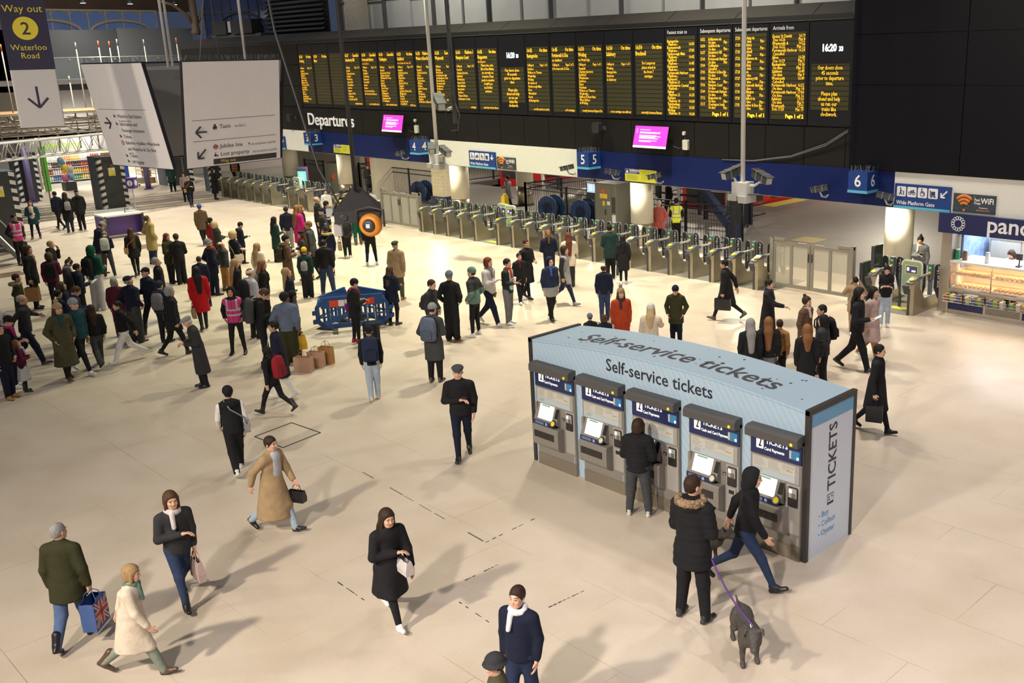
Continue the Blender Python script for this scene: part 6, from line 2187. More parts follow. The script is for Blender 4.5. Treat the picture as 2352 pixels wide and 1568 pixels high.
for x in (-5.0, 5.2):
 for a in range(4): b.tube([(x, 0, -.05), (x + .5 * cos(a * pi / 2 + .7), .4 * sin(a * pi / 2 + .7), -.52)], .03, 6)
b.build('support_feet', alu, t)
t = thing('scaffold', 'tall tube scaffold with boarded deck above the shop front', 'scaffold', (-56.5, 17.5, 3.9), radians(88))
rg = random.Random(12)
for z in (0, .28, .55, .95):
 for k in range(4): MB().tube([(-8, -k * 1.2, z + rg.uniform(-.05, .05)), (6.9, -k * 1.2, z + rg.uniform(-.05, .05))], .03, 6).build('ledger_tube', rust, t)
b = MB()
for i in range(16):
 for z in (.02, .6): b.tube([(-8 + i * .95, .4, z), (-8 + i * .95, -4.2, z)], .026, 6)
b.build('transom_tubes', rust, t)
b = MB()
for i in range(29):
 x = -8 + i * .5
 b.tube([(x, -rg.choice((0, 1.2, 2.4)), .0), (x + rg.uniform(-.2, .5), -rg.choice((0, 1.2, 2.4)), .95)], .022, 6, i % 2)
b.build('brace_tubes', [alu, rust], t)
b = MB()
for i in range(6): b.box(-8, 6.9, -4.2 + i * .62, -3.7 + i * .62, .97, 1.02)
b.build('deck_boards', mat('deck_timber', (.40, .24, .10), rough=.6, noise=.2), t)
for i, (px, top) in enumerate(((-5.6, 2.9), (-5.2, 2.5), (-4.7, 2.7), (-3.6, 2.4), (-2.9, 2.6), (-2.5, 4.1), (-1.7, 2.7), (-1.3, 4.2), (-.8, 2.5), (-.1, 4.15), (.5, 2.6), (1.0, 2.3), (1.4, 4.2), (2.1, 4.25), (2.6, 4.3), (3.0, 4.25), (4.3, 4.3), (5.5, 4.35))):
 b = MB()
 b.tube([(px, -1.2 * (i % 3), -.9), (px, -1.2 * (i % 3), top - .32)], .032, 7, 0)
 b.tube([(px, -1.2 * (i % 3), top - .32), (px, -1.2 * (i % 3), top)], .034, 7, 1 if i % 2 else 0)
 b.build('upright_tube', [rust, orange_t], t)
for px in (-7.6, -1.0, 5.8):
 MB().tube([(px, 0, -3.9), (px, 0, 0)], .032, 7).build('leg_tube', rust, t)
# stair tower at the left edge
t = thing('metal_stairs', 'grey metal stair flight at the edge beside the pink vest steward', 'stairs', (-41.25, 10.3, 0), radians(-62))
b = MB()
for i in range(14): b.box(-.45, .45, -.05 - i * .20 - .24, -.05 - i * .20, .19 + i * .19, .22 + i * .19)
b.build('treads', mat('stair_tread', (.20, .19, .18), rough=.5, metal=.4), t)
for sx in (-.5, .5):
 b = MB()
 b.add([(sx - .03, 0, 0), (sx + .03, 0, 0), (sx + .03, -2.9, 2.75), (sx - .03, -2.9, 2.75), (sx - .03, 0, .3), (sx + .03, 0, .3), (sx + .03, -2.9, 3.05), (sx - .03, -2.9, 3.05)], [(0, 1, 2, 3)[::-1], (4, 5, 6, 7), (0, 4, 7, 3)[::-1], (1, 2, 6, 5)[::-1], (0, 1, 5, 4), (3, 7, 6, 2)])
 b.build('stringer', alu, t)
 MB().tube([(sx, .05, .95), (sx, -2.9, 3.85)], .022, 8).build('handrail', alu, t)
# ---------------------------------------------------------------- end of the hall: shop, upper walls, balcony, arched window
struct(MB().box(-66.6, -66.0, 5, 19.0, 0, 3.0).build('wall_shop_left', mat('shop_pier', (.30, .28, .27))))
struct(MB().box(-66.4, -66.0, 26.5, 50, 0, 3.0).build('wall_shop_right', mat('shop_pier', (.30, .28, .27))))
struct(MB().box(-71.5, -71.2, 4, 30, 0, 3.2).build('wall_shop_back', mat('shop_back', (.62, .52, .42), rough=.5)))
struct(MB().box(-71.4, -66, 4, 30, 3.0, 3.2).build('ceiling_shop', mat('shop_ceiling', (.7, .68, .62))))
struct(MB().box(-71.4, -66, 4, 30, .0, .008).build('floor_shop', mat('shop_floor', (.62, .58, .52), rough=.25)))
for y, p in ((20.2, 420), (23.2, 380), (25.6, 200)): area_light('shop_ceiling_lamp', (-67.6, y, 2.95), 1.2, p, (1, .93, .82))
area_light('shop_sign_lamp', (-64.4, 21.5, 3.3), 2.0, 80, (1, .95, .9), rot=(0, radians(70), 0))
struct(MB().box(-66.5, -66, 5, 34, 3.0, 5.6).build('wall_end_lower', mat('end_wall_pale', (.40, .38, .35), noise=.1)))
struct(MB().box(-66.5, -66, 5, 20.6, 5.6, 14).build('wall_end_left', mat('end_wall_dark', (.06, .065, .07), noise=.15)))
gp1 = mat('grey_panel_dark', (.055, .060, .068), rough=.55, noise=.08)
gp2 = mat('grey_panel_light', (.13, .135, .14), rough=.55, noise=.08)
struct(MB().box(-66.4, -66.0, 17.0, 24.5, 5.6, 9.0).build('wall_end_panel_dark', gp1))
struct(MB().box(-66.35, -65.95, 24.52, 29.1, 5.6, 9.1).build('wall_end_panel_light', gp2))
struct(MB().box(-60, -54, 27.6, 28, 3.7, 8.5).build('wall_corner_dark', gp1))
# brick and timber soffit above, arched window
struct(MB().box(-70.6, -70.2, 5, 31, 10.3, 14).build('wall_end_upper', mat('old_brick', (.10, .06, .035), rough=.7, noise=.3, scale=2)))
aw = thing('arched_window', 'cream framed arched window glowing blue high on the end wall', 'window', (-70.2, 25.2, 9.0), radians(90))
fr = mat('window_cream', (.60, .50, .34), rough=.5, noise=.05)
gl = mat('window_dusk', (.10, .15, .28), rough=.2, emit=.22, ecol=(.12, .19, .40), noise=.15, scale=1.5)
MB().box(-5.0, 3.6, .05, .10, .0, 1.35).build('window_glass', gl, aw)
b = MB()
for x0, x1, z0, z1 in ((-5.0, 3.6, 1.26, 1.36), (-5.0, 3.6, -.05, .05)): b.box(x0, x1, -.06, .06, z0, z1)
for i in range(9): b.box(-5.0 + i * 1.06, -4.93 + i * 1.06, -.05, .05, 0, 1.3)
for i in range(8):
 cx = -4.44 + i * 1.06
 b.tube([(cx + .5 * cos(a), 0, .98 + .30 * sin(a)) for a in np.linspace(0, pi, 9)], .035, 6)
b.build('window_frame', fr, aw)
b = MB()
for cx, R in ((-3.1, 1.9), (1.2, 1.9)): b.tube([(cx + R * cos(a), -.08, -.05 + .75 * sin(a)) for a in np.linspace(0, pi, 17)], .10, 8)
b.build('arch_rib', fr, aw)
# dark timber brackets and iron roof feet beside the window
t = thing('roof_bracket', 'dark iron column head with curved brackets beside the arched window', 'bracket', (-62.0, 27.6, 8.6))
MB().lathe([(.22, 0), (.30, .15), (.22, .3), (.20, 2.6)], 14).build('column_head', mat('iron_brown', (.13, .09, .055), rough=.6, noise=.2), t)
for s_ in (-1, 1): MB().tube([(0, 0, .5), (0, s_ * .5, 1.2), (0, s_ * 1.2, 1.7), (0, s_ * 2.0, 1.9)], .12, 8, r2=.07).build('curved_bracket', mat('iron_brown', (.13, .09, .055)), t)
MB().tube([(0, -.3, 2.4), (.1, .2, 1.4), (.1, .6, 1.2), (.0, .9, 1.9), (0, .9, 2.8)], .03, 6).build('hanging_cable', mat('cable_tan', (.30, .22, .12)), t)
# dark steel girders and a blue dusk window at the corner above the board
struct(MB().box(-62, -52.5, 28.2, 28.6, 8.3, 13).build('wall_corner_upper', mat('corner_dark', (.012, .013, .018))))
cw = thing('corner_window', 'dark steel window with blue dusk panes above the end of the board', 'window', (-57.2, 28.1, 8.4))
MB().box(-4.4, 4.4, .02, .08, 0, 3.2).build('window_glass', mat('window_night', (.012, .02, .05), rough=.2, emit=.10, ecol=(.05, .08, .2)), cw)
b = MB()
for i in range(9): b.box(-4.4 + i * 1.1, -4.33 + i * 1.1, -.03, .05, 0, 3.2)
for z in (.0, 1.3, 2.5): b.box(-4.4, 4.4, -.04, .05, z, z + .08)
b.tube([(3.0 * cos(a), -.06, .15 + 1.1 * sin(a)) for a in np.linspace(.15, pi - .15, 17)], .05, 6)
b.build('window_frame', mat('steel_dark', (.035, .035, .04), rough=.5), cw)
t = thing('air_unit', 'black ventilation boxes on the ledge at the end of the crest', 'ventilation unit', (-57.6, 27.82, 8.5))
MB().rbox(-1.9, -.1, -.4, .3, 0, .75, .05, axis='y').build('unit_casing', mat('unit_black', (.015, .015, .016)), t)
MB().rbox(.5, 3.0, -.4, .3, 0, .75, .05, axis='y').build('unit_casing', mat('unit_black', (.015, .015, .016)), t)
MB().box(-.05, .45, -.3, .2, .1, .7).build('coupling', c_light, t)
# glass balustrade of the balcony
t = thing('glass_balustrade', 'glass balustrade with steel rail along the upper gallery', 'balustrade', (-62.0, 22.5, 6.26), radians(90))
MB().box(-5, 5.2, -.01, .01, 0, 1.1).build('glass_panel', mat('balustrade_glass', (.35, .42, .42), rough=.08, alpha=.22, noise=0), t)
MB().tube([(-5, 0, 1.15), (5.2, 0, 1.15)], .035, 8).build('top_rail', alu, t)
b = MB()
for i in range(9): b.lathe([(.05, 0), (.05, .05)], 8, 0, Matrix.Translation((-4.6 + i * 1.2, -.03, 1.05)) @ Matrix.Rotation(pi / 2, 4, 'X'))
b.build('clamp', alu, t)
struct(MB().box(-65.9, -61.8, 12, 28, 6.0, 6.25).build('floor_gallery', mat('gallery_slab', (.22, .215, .20))))
for k in range(4):
 y = 18.2 + k * 2.6
 t = thing('gallery_lamp', 'bright round lamp %s under the hall end roof' % ('nearest the stairs', 'over the deck', 'beside the arched window', 'by the iron bracket')[k], 'lamp', (-64, y + 1.4, 10.4), 0, 'lamps under the end roof')
 MB().lathe([(.16, 0), (.2, .06), (.12, .2), (.03, .3)], 16).build('lamp_shade', g_dark, t)
 MB().lathe([(0, -.02), (.14, -.01), (.15, .02)], 16).build('lamp_lens', mat('lamp_glow', (1, .95, .85), emit=5, noise=0), t)
# shop sign, entrance post, cooler with bottles
t = thing('shop_sign', 'pale shop fascia sign with bright green lettering behind the truss', 'sign', (-65.9, 20.8, 2.32), radians(90))
MB().box(-2.6, 4.8, -.05, .05, -.25, .62).build('sign_board', mat('shop_sign_pale', (.55, .55, .52), rough=.4, emit=.05), t)
txt('sign_text', 'winstore', .62, mat('shop_green_letter', (.35, .62, .05), emit=.5, noise=0), t, (-1.55, -.06, -.02), sx=1.0, bold=.012)
t = thing('green_post', 'bright green entrance post of the shop', 'post', (-64.9, 18.95, 0))
MB().box(-.10, .10, -.14, .14, 0, 2.55).build('post_body', mat('shop_green', (.10, .42, .03), rough=.45, noise=.05), t)
MB().box(-.11, -.06, -.15, .15, .2, 2.3).build('edge_strip', mat('shop_lime', (.45, .42, .12), rough=.5), t)
cool = thing('drinks_cooler', 'lit white drinks cooler with four shelves in the shop', 'cooler', (-67.2, 21.0, 0), radians(90))
wht = mat('cooler_white', (.80, .80, .78), rough=.35, noise=.02)
b = MB()
b.box(-1.75, 1.75, .30, .36, .0, 1.95)
for sx in (-1.75, 1.71): b.box(sx, sx + .04, -.35, .36, 0, 1.95)
b.box(-1.75, 1.75, -.4, .36, 0, .18)
b.build('cooler_case', wht, cool)
for z in (.30, .68, 1.06, 1.44):
 MB().box(-1.71, 1.71, -.32, .3, z, z + .035).build('shelf', wht, cool)
MB().box(-1.75, 1.75, -.38, .36, 1.85, 2.0).build('canopy_light', mat('cooler_light', (.95, .93, .85), emit=1.4, noise=0), cool)
DR = dict(white=(.7, .72, .75), red=(.42, .03, .02), orange=(.75, .28, .03), yellow=(.75, .55, .08), blue=(.06, .15, .42), green=(.1, .35, .08), brown=(.10, .03, .02), purple=(.2, .06, .25))
protos = {}
cap = mat('bottle_cap', (.6, .6, .6), rough=.4)
def bottle(col):
 if col not in protos:
  r = thing('drink_bottle', '%s drink bottle' % col, 'bottle')
  MB().lathe([(.036, 0), (.040, .02), (.040, .15), (.030, .19), (.014, .22)], 10).build('bottle_body', mat('drink_' + col, DR[col], rough=.2, noise=.05), r)
  MB().lathe([(.017, .22), (.017, .245)], 8).build('bottle_cap', cap, r)
  MB().lathe([(.0415, .06), (.0415, .13)], 10).build('bottle_label', mat('label_' + col, tuple(min(1, .25 + q) for q in DR[col]), rough=.5), r)
  protos[col] = r
  return r
 return copy_tree(protos[col])
rowcol = {.30: ['white', 'blue', 'purple', 'green', 'yellow', 'green'], .68: ['red', 'white', 'orange', 'yellow', 'orange', 'red'], 1.06: ['white', 'brown', 'red', 'brown', 'red', 'brown'], 1.44: ['white', 'white', 'orange', 'yellow', 'white', 'red']}
RN = {.30: 'lowest', .68: 'second lowest', 1.06: 'second highest', 1.44: 'highest'}
for z, cols in rowcol.items():
 for i in range(27):
  c_ = cols[int(i * 6 / 27)]
  o = bottle(c_)
  x = -1.62 + i * .124
  o.location = (-67.2 + .22, 21.0 + x, z + .036)
  o.scale = (1.25, 1.25, 1.25) if z < 1.4 else (1.3, 1.3, 1.35)
  o['label'] = '%s drink bottle on the %s shelf of the shop cooler' % (c_, RN[z])
  o['group'] = '%s bottles on the %s cooler shelf' % (c_, RN[z])
# wall shelves with boxes above the cooler, promotional display, stock cage, flower stand
t = thing('wall_shelving', 'bright upper shop shelving with small packets above the cooler', 'shelving', (-70.9, 21.5, 0), radians(90))
for z in (1.0, 1.5, 2.0, 2.4): MB().box(-2.6, 4.5, -.3, .2, z, z + .04).build('shelf', wht, t)
b = MB()
for z in (1.04, 1.54, 2.04, 2.44):
 x = -2.5
 while x < 4.4:
  w = rg.uniform(.08, .22)
  b.box(x, x + w * .9, -.28, -.05, z, z + rg.uniform(.14, .34), rg.randrange(6))
  x += w
tagit(b.build('packets', [mat('pack_%d' % i, c, rough=.5) for i, c in enumerate(((.6, .55, .4), (.45, .08, .05), (.55, .35, .12), (.65, .62, .58), (.3, .12, .06), (.12, .2, .35)))], t), kind='stuff')
t = thing('toy_display', 'display stand of colourful inflatable toys at the shop entrance', 'display stand', (-64.3, 19.9, 0))
MB().box(-.35, .35, -.3, .3, 0, .5).build('stand_base', hz_d, t)
MB().tube([(0, 0, .5), (0, 0, 1.9)], .03, 8).build('stand_pole', alu, t)
for i, (dx, dy, z, c_, nm) in enumerate(((0, -.25, 1.75, (.10, .28, .38), 'toy_ring'), (.0, .2, 1.25, (.5, .45, .4), 'toy_bag'), (.05, -.1, 1.35, (.6, .5, .05), 'toy_ring'), (.1, .15, .85, (.2, .3, .5), 'toy_bag'), (.1, -.2, .8, (.5, .12, .2), 'toy_bag'))):
 F = Field()
 F.ell((0, 0, 0), (.15, .18, .17), .02)
 F.ell((.06, .05, -.1), (.12, .10, .22), .03)
 F.ell((.0, -.08, -.14), (.08, .07, .18), .03)
 V, Q = F.mesh(.05)
 o = np_object(nm, V, Q, [mat('toy_%d' % i, c_, rough=.35, noise=.5, scale=9)], t)
 o.location = (dx, dy, z)
cage = thing('stock_cage', 'wire roll cage of boxes beside the shop', 'roll cage', (-62.4, 23.6, 0), .3)
b = MB()
for x in (-.4, .4):
 for y in (-.35, .35): b.tube([(x, y, .1), (x, y, 1.75)], .018, 6)
for z in np.arange(.2, 1.8, .25):
 b.tube([(-.4, -.35, z), (-.4, .35, z), (.4, .35, z), (.4, -.35, z), (-.4, -.35, z)], .012, 5)
for x in np.arange(-.3, .4, .12):
 for y in (-.35, .35): b.tube([(x, y, .1), (x, y, 1.72)], .008, 4)
b.build('wire_frame', alu, cage)
b = MB()
for i, (x, y, z) in enumerate(((-.2, -.15, .15), (.2, .1, .15), (-.1, .1, .55), (.15, -.1, .55), (0, 0, 1.0))): b.box(x - .19, x + .19, y - .18, y + .18, z, z + .34, i % 2)
b.build('boxes', [mat('carton', (.42, .30, .17)), mat('carton_orange', (.55, .25, .05))], cage)
for sx in (-.36, .36): MB().lathe([(.06, -.02), (.06, .02)], 12, 0, Matrix.Translation((sx, -.3, .06)) @ Matrix.Rotation(pi / 2, 4, 'Y')).build('caster', g_dark, cage)
t = thing('promo_display', 'blue and white promotional board with red packets by the shop', 'display board', (-63.6, 22.6, 0), radians(70))
MB().box(-.45, .45, -.05, .05, 0, 2.2).build('board', mat('promo_blue', (.03, .10, .45), rough=.4), t)
F = Field()
F.cone((0, -.06, .3), (.05, -.06, 1.0), .12, .18, .05)
F.cone((.05, -.06, 1.0), (-.05, -.06, 1.9), .18, .1, .05)
V, Q = F.mesh(.05)
np_object('white_bottle_print', V, Q, [mat('promo_white', (.6, .66, .7))], t)
b = MB()
for i in range(16): b.box(-.75 + .08 * (i % 3), -.5 + .08 * (i % 3), -.3, -.1, .1 + i * .12, .2 + i * .12, i % 2)
b.build('packet_stack', [mat('pack_red', (.5, .05, .03)), mat('pack_orange', (.55, .2, .03))], t)
# ---------------------------------------------------------------- beyond the gates
iron = mat('railing_iron', (.012, .014, .022), rough=.5)
def railing(p, q, h, label, step=.13):
 L = sqrt((q[0] - p[0]) ** 2 + (q[1] - p[1]) ** 2)
 t = thing('railing', label, 'railing', (p[0], p[1], 0), math.atan2(q[1] - p[1], q[0] - p[0]), 'black platform railings')
 for z in (.14, h - .22, h): MB().tube([(0, 0, z), (L, 0, z)], .026, 6).build('rail', iron, t)
 n = max(2, int(L / 2.0) + 1)
 for i in range(n): MB().box(L * i / (n - 1) - .04, L * i / (n - 1) + .04, -.04, .04, 0, h + .06).build('post', iron, t)
 b = MB()
 for i in range(int(L / step)): b.tube([(i * step + .06, 0, .14), (i * step + .06, 0, h - .02)], .011, 4)
 b.build('bars', iron, t)
railing((-34.0, 28.9), (-28.7, 28.9), 1.55, 'black bar railing with blue cable drums behind it')
railing((-34.0, 28.9), (-34.0, 44.0), 1.55, 'black bar railing running back along the platform from the wet floor sign')
railing((-47.0, 28.6), (-40.2, 28.6), 1.7, 'dark bar railing behind the perforated gate')
railing((-47.0, 28.6), (-47.0, 42.0), 1.7, 'dark bar railing running back beside the grey cabinet')
railing((-51.9, 28.2), (-49.9, 28.2), 1.7, 'short dark railing behind the lit display totem')
railing((-27.0, 28.9), (-22.4, 28.9), 1.5, 'black bar railing behind the coral red puffer')
railing((-22.6, 29.0), (-24.7, 32.8), 1.3, 'short black bar railing beside the narrow dark gate frame')
t = thing('sloping_beam', 'dark blue sloping stair beam beyond the gates', 'beam', (-24.6, 29.2, 0))
b = MB()
b.add([(0, 0, 2.5), (0, .3, 2.5), (1.9, .3, .75), (1.9, 0, .75), (0, 0, 2.15), (0, .3, 2.15), (1.75, .3, .45), (1.75, 0, .45)], [(0, 3, 2, 1), (4, 5, 6, 7), (0, 4, 7, 3), (1, 2, 6, 5), (3, 7, 6, 2), (0, 1, 5, 4)])
b.build('beam_web', mat('beam_blue', (.012, .022, .075), rough=.4), t)
MB().box(1.65, 1.95, -.05, .35, 0, .8).build('beam_foot', mat('beam_blue', (.012, .022, .075)), t)
t = thing('platform_gate', 'narrow dark gate frame standing on the platform edge', 'gate', (-23.1, 29.9, 0), .9)
b = MB()
b.tube([(-.3, 0, 0), (-.3, 0, 1.7), (.3, 0, 1.7), (.3, 0, 0)], .04, 8)
b.build('frame_tube', iron, t)
MB().box(-.26, .26, -.01, .01, .15, 1.6).build('mesh_panel', mat('gate_mesh', (.03, .03, .032), rough=.6), t)
drum = mat('drum_blue', (.012, .06, .20), rough=.45, noise=.1)
for x, y, lb in ((-33.0, 29.5, 'blue cable drum behind the railing next to the wet floor sign'), (-30.9, 29.5, 'blue cable drum behind the railing near the grey cabinet'), (-42.6, 29.4, 'blue drum behind the dark railing near the perforated gate')):
 t = thing('cable_drum', lb, 'cable drum', (x, y, .52), .2)
 M = Matrix.Rotation(pi / 2, 4, 'X')
 for yy in (-.3, .24): MB().lathe([(.52, 0), (.52, .06)], 26, 0, M @ Matrix.Translation((0, 0, yy))).build('flange', drum, t)
 MB().lathe([(.26, -.3), (.26, .3)], 20, 0, M).build('core', mat('drum_cable', (.03, .03, .03), rough=.6), t)
 b = MB()
 for k in range(6): b.lathe([(.03, 0), (.03, .02)], 8, 0, M @ Matrix.Translation((.34 * cos(k * pi / 3), .34 * sin(k * pi / 3), .30)))
 b.build('bolts', g_dark, t)
F = Field()
for i in range(6): F.ell((-1.9 + i * .75, .2 * sin(i * 2.1), .35 + .2 * sin(i * 1.3)), (.6, .45, .55 + .15 * sin(i)), .15)
F.cut((0, 0, .0), (0, 0, -1))
V, Q = F.mesh(.09)
o = np_object('tarpaulin', V, Q, [mat('tarpaulin', (.45, .43, .36), rough=.7, noise=.15, scale=3, bump=.6)])
o.location = (-31.4, 31.0, 0)
tagit(o, 'crumpled pale tarpaulin heap behind the black railing', 'tarpaulin')
t = thing('wet_floor_sign', 'yellow wet floor cone sign behind the ticket gates', 'floor sign', (-34.6, 28.2, 0))
wf = mat('wet_floor_yellow', (.85, .62, .02), rough=.4, noise=.05)
b = MB()
b.add([(-.20, -.20, 0), (.20, -.20, 0), (.20, .20, 0), (-.20, .20, 0), (-.10, -.10, 1.05), (.10, -.10, 1.05), (.10, .10, 1.05), (-.10, .10, 1.05)], [(0, 1, 5, 4), (1, 2, 6, 5), (2, 3, 7, 6), (3, 0, 4, 7), (4, 5, 6, 7), (3, 2, 1, 0)])
b.lathe([(.10, 1.05), (.06, 1.14), (0, 1.15)], 12)
b.build('sign_body', wf, t)
b = MB()
b.add([(-.05, -.158, .62), (.05, -.158, .62), (0, -.14, .74)], [(0, 1, 2)])
b.box(-.07, .07, -.167, -.150, .45, .50); b.box(-.05, .05, -.172, -.155, .36, .40)
b.build('sign_print', mat('wet_floor_print', (.15, .10, .02)), t)
cab = mat('cabinet_grey', (.16, .155, .125), rough=.5, metal=.2, noise=.06)
for x, y, w, h, lb, st in ((-27.3, 27.6, 1.15, 2.2, 'tall grey equipment cabinet with yellow stickers beside the cream column', 1), (-48.3, 28.1, 1.3, 1.75, 'grey equipment cabinet behind the lit display totem', 0)):
 t = thing('equipment_cabinet', lb, 'cabinet', (x, y, 0))
 MB().rbox(-w / 2, w / 2, -.4, .4, 0, h, .02).build('cabinet_body', cab, t)
 MB().box(-w / 2 + .04, w / 2 - .25, -.412, -.40, .06, h - .05).build('door', cab, t)
 MB().box(-.03, .03, -.43, -.41, h * .45, h * .55).build('door_handle', g_dark, t)
 b = MB()
 if st:
  b.box(-.28, .12, -.418, -.41, 1.62, 1.80, 0); b.box(-.20, .02, -.418, -.41, 1.84, 1.96, 1); b.box(-.14, -.02, -.418, -.41, 1.34, 1.52, 0); b.box(.10, .26, -.418, -.41, 1.38, 1.52, 2)
  b.box(w / 2 - .22, w / 2 - .04, -.418, -.40, .75, 1.02, 2); b.box(w / 2 - .22, w / 2 - .05, -.418, -.40, 1.1, 1.7, 3)
 else: b.box(.1, .4, -.418, -.41, .9, 1.2, 1)
 b.build('stickers', [mat('sticker_yellow', (.75, .5, .03)), mat('sticker_red', (.55, .08, .03)), mat('sticker_white', (.65, .65, .62)), g_dark], t)
t = thing('platform_monitor', 'small lit departure monitor beside the tall grey cabinet', 'screen', (-28.6, 27.9, 1.75))
MB().box(-.42, .42, -.05, .05, -.35, .32).build('monitor_case', scr_frame, t)
MB().box(-.36, .36, -.058, -.04, -.08, .28).build('monitor_screen', mat('monitor_blue', (.3, .45, .8), emit=.9, noise=0), t)
b = MB()
for r in range(4):
 for q in (-.25, .02): b.box(q, q + .2, -.062, -.056, .0 + r * .065, .03 + r * .065)
b.build('monitor_rows', mat('monitor_rows', (.9, .9, .9), emit=.9, noise=0), t)
MB().box(-.05, .05, -.0, .05, -1.75, -.3).build('monitor_post', iron, t)
t = thing('display_totem', 'lit green and white display totem with purple frame by the far gates', 'display', (-48.0, 25.9, 0), radians(25))
MB().rbox(-.30, .30, -.06, .06, 0, 1.75, .05, axis='y').build('totem_frame', mat('totem_purple', (.16, .09, .24), rough=.4), t)
b = MB()
b.box(-.25, .25, -.066, -.05, .18, .70, 1); b.box(-.25, .25, -.066, -.05, .70, 1.52, 0); b.box(-.25, .25, -.066, -.05, 1.52, 1.64, 2)
p = b.build('totem_screen', [mat('totem_green', (.15, .65, .42), emit=.9, noise=0), mat('totem_white', (.85, .9, .8), emit=.9, noise=0), mat('totem_navy', (.04, .05, .15), emit=.2)], t)
b = MB()
for r in range(6): b.box(-.14, .12 - .03 * (r % 3), -.07, -.066, .88 + r * .10, .91 + r * .10)
b.build('totem_print', mat('totem_print', (.7, .95, .8), emit=.8, noise=0), p)
b = MB()
b.tube([(.06 * cos(2 * pi * k / 12), -.07, .36 + .07 * sin(2 * pi * k / 12)) for k in range(13)], .018, 4)
b.build('totem_mark', hp_ink, p)
# trains and buffer stops on the tracks
tr_red = mat('train_red', (.42, .015, .015), rough=.3, noise=.05)
tr_dark = mat('train_dark', (.02, .02, .022), rough=.35)
def train(x, y, label):
 t = thing('train', label, 'train', (x, y, -.95), 0, 'red trains at the buffers')
 w = 1.35
 prof = [(-w, .0), (-w, 1.9), (-w + .18, 2.35), (-w * .5, 2.62), (w * .5, 2.62), (w - .18, 2.35), (w, 1.9), (w, .0)]
 Mx = Matrix(((1, 0, 0, 0), (0, 0, 1, 0), (0, 1, 0, 0), (0, 0, 0, 1)))
 MB().prism(prof, 0, 28, 0, Mx, flip=True).build('carriage_body', tr_red, t)
 MB().box(-w * .8, w * .8, -.03, .02, 1.15, 2.0).build('cab_window', tr_dark, t)
 b = MB()
 for sx in (-1, 1):
  for i in range(12): b.box(sx * w - .02, sx * w + .02, 1.2 + i * 2.2, 2.7 + i * 2.2, 1.1, 1.85)
 b.build('side_windows', tr_dark, t)
 MB().box(-w, w, -.06, 0, 0, .45).build('bumper_beam', tr_dark, t)
 for sx in (-.8, .8): MB().lathe([(.12, 0), (.12, .05)], 14, 0, Matrix.Translation((sx, -.02, .75)) @ Matrix.Rotation(pi / 2, 4, 'X')).build('headlamp', c_light, t)
train(-29.6, 36.0, 'red train front behind the tarpaulin heap and cream column')
train(-45.0, 37.5, 'red train beyond the dark railing near number 4')
train(-59.0, 33.0, 'red train at the far side beyond the hanging sign')
for x, y, lb in ((-29.6, 34.2, 'black tubular buffer frame in front of the red train near number 5'), (-41.3, 36.4, 'black tubular buffer frame beyond the striding figures'), (-26.2, 33.4, 'black tubular buffer frame near the sloping beam')):
 t = thing('buffer_stop', lb, 'buffer stop', (x, y, 0), 0, 'buffer frames')
 for z in (.35, .8, 1.2): MB().tube([(-1.2, 0, z), (1.2, 0, z), (1.2, 1.0, z)], .05, 8).build('cross_tube', iron, t)
 for xx in (-1.2, 0, 1.2): MB().box(xx - .07, xx + .07, -.07, .07, 0, 1.3).build('upright', alu if xx == 0 else iron, t)
# ---------------------------------------------------------------- food kiosk
navy = mat('food_navy', (.012, .018, .085), rough=.35, noise=.05)
stl = mat('food_steel', (.45, .41, .36), rough=.28, metal=.85, noise=.08)
wglow = mat('food_glow', (1, .72, .38), emit=2.2, noise=0)
fk = thing('food_kiosk', 'bright food kiosk counter with navy header sign and steel corner pillar', 'food kiosk', (-12.3, 25.0, 0))
MB().box(-.05, 9, -.18, .0, 2.20, 2.72).build('header_sign', navy, fk)
hdr = txt('header_lettering', 'panopolis', .58, sg_white, fk, (1.28, -.19, 2.34), bold=.008, ext=.006, sx=1.05, res=4)
b = MB()
M = Matrix.Translation((.50, -.185, 2.47)) @ Matrix.Rotation(pi / 2, 4, 'X')
for k in range(14):
 a = 2 * pi * k / 14
 b.tube([M @ Vector((.15 * cos(a) + .045 * cos(q), .15 * sin(a) + .045 * sin(q), 0)) for q in np.linspace(0, 2 * pi, 9)], .008, 4)
b.build('wreath_logo', sg_white, fk)
b = MB()
b.rbox(.0, .30, -.05, .35, 0, 2.2, .03)
b.build('corner_pillar', stl, fk)
b = MB()
b.box(.30, 9, -.02, .1, .06, .46, 0)
b.box(.30, 9, -.05, .1, 0, .12, 1)
b.build('counter_base', [navy, stl], fk)
b = MB()
b.box(1.30, 2.35, -.055, -.02, .10, .42, 0)
for k in range(7): b.box(1.36, 2.29, -.06, -.05, .14 + k * .036, .155 + k * .036, 1)
b.build('vent_grille', [stl, seam], fk)
MB().box(.30, 9, -.1, 1.0, 1.40, 1.45).build('counter_top', mat('counter_marble', (.62, .60, .57), rough=.2), fk)
MB().box(.30, 9, -.12, -.02, .62, .70).build('display_sill', stl, fk)
for z in (.72, 1.06): MB().box(.34, 9, -.02, .8, z, z + .03).build('display_shelf', mat('display_shelf', (.55, .42, .28), rough=.4), fk)
MB().box(.34, 9, .80, .84, .6, 1.42).build('display_back', mat('display_back', (.75, .6, .42), rough=.4), fk)
MB().box(.34, 9, -.085, -.075, .70, 1.40).build('display_glass', mat('display_glass', (.9, .9, .9), rough=.03, alpha=.08, noise=0), fk)
b = MB()
for x in (.33, 1.47, 2.7, 3.9, 5.1): b.tube([(x, -.08, .68), (x, -.08, 1.42)], .016, 8)
b.build('display_post', stl, fk)
for z in (1.03, 1.385): MB().box(.4, 8.8, .1, .16, z, z + .012).build('warm_strip', wglow, fk)
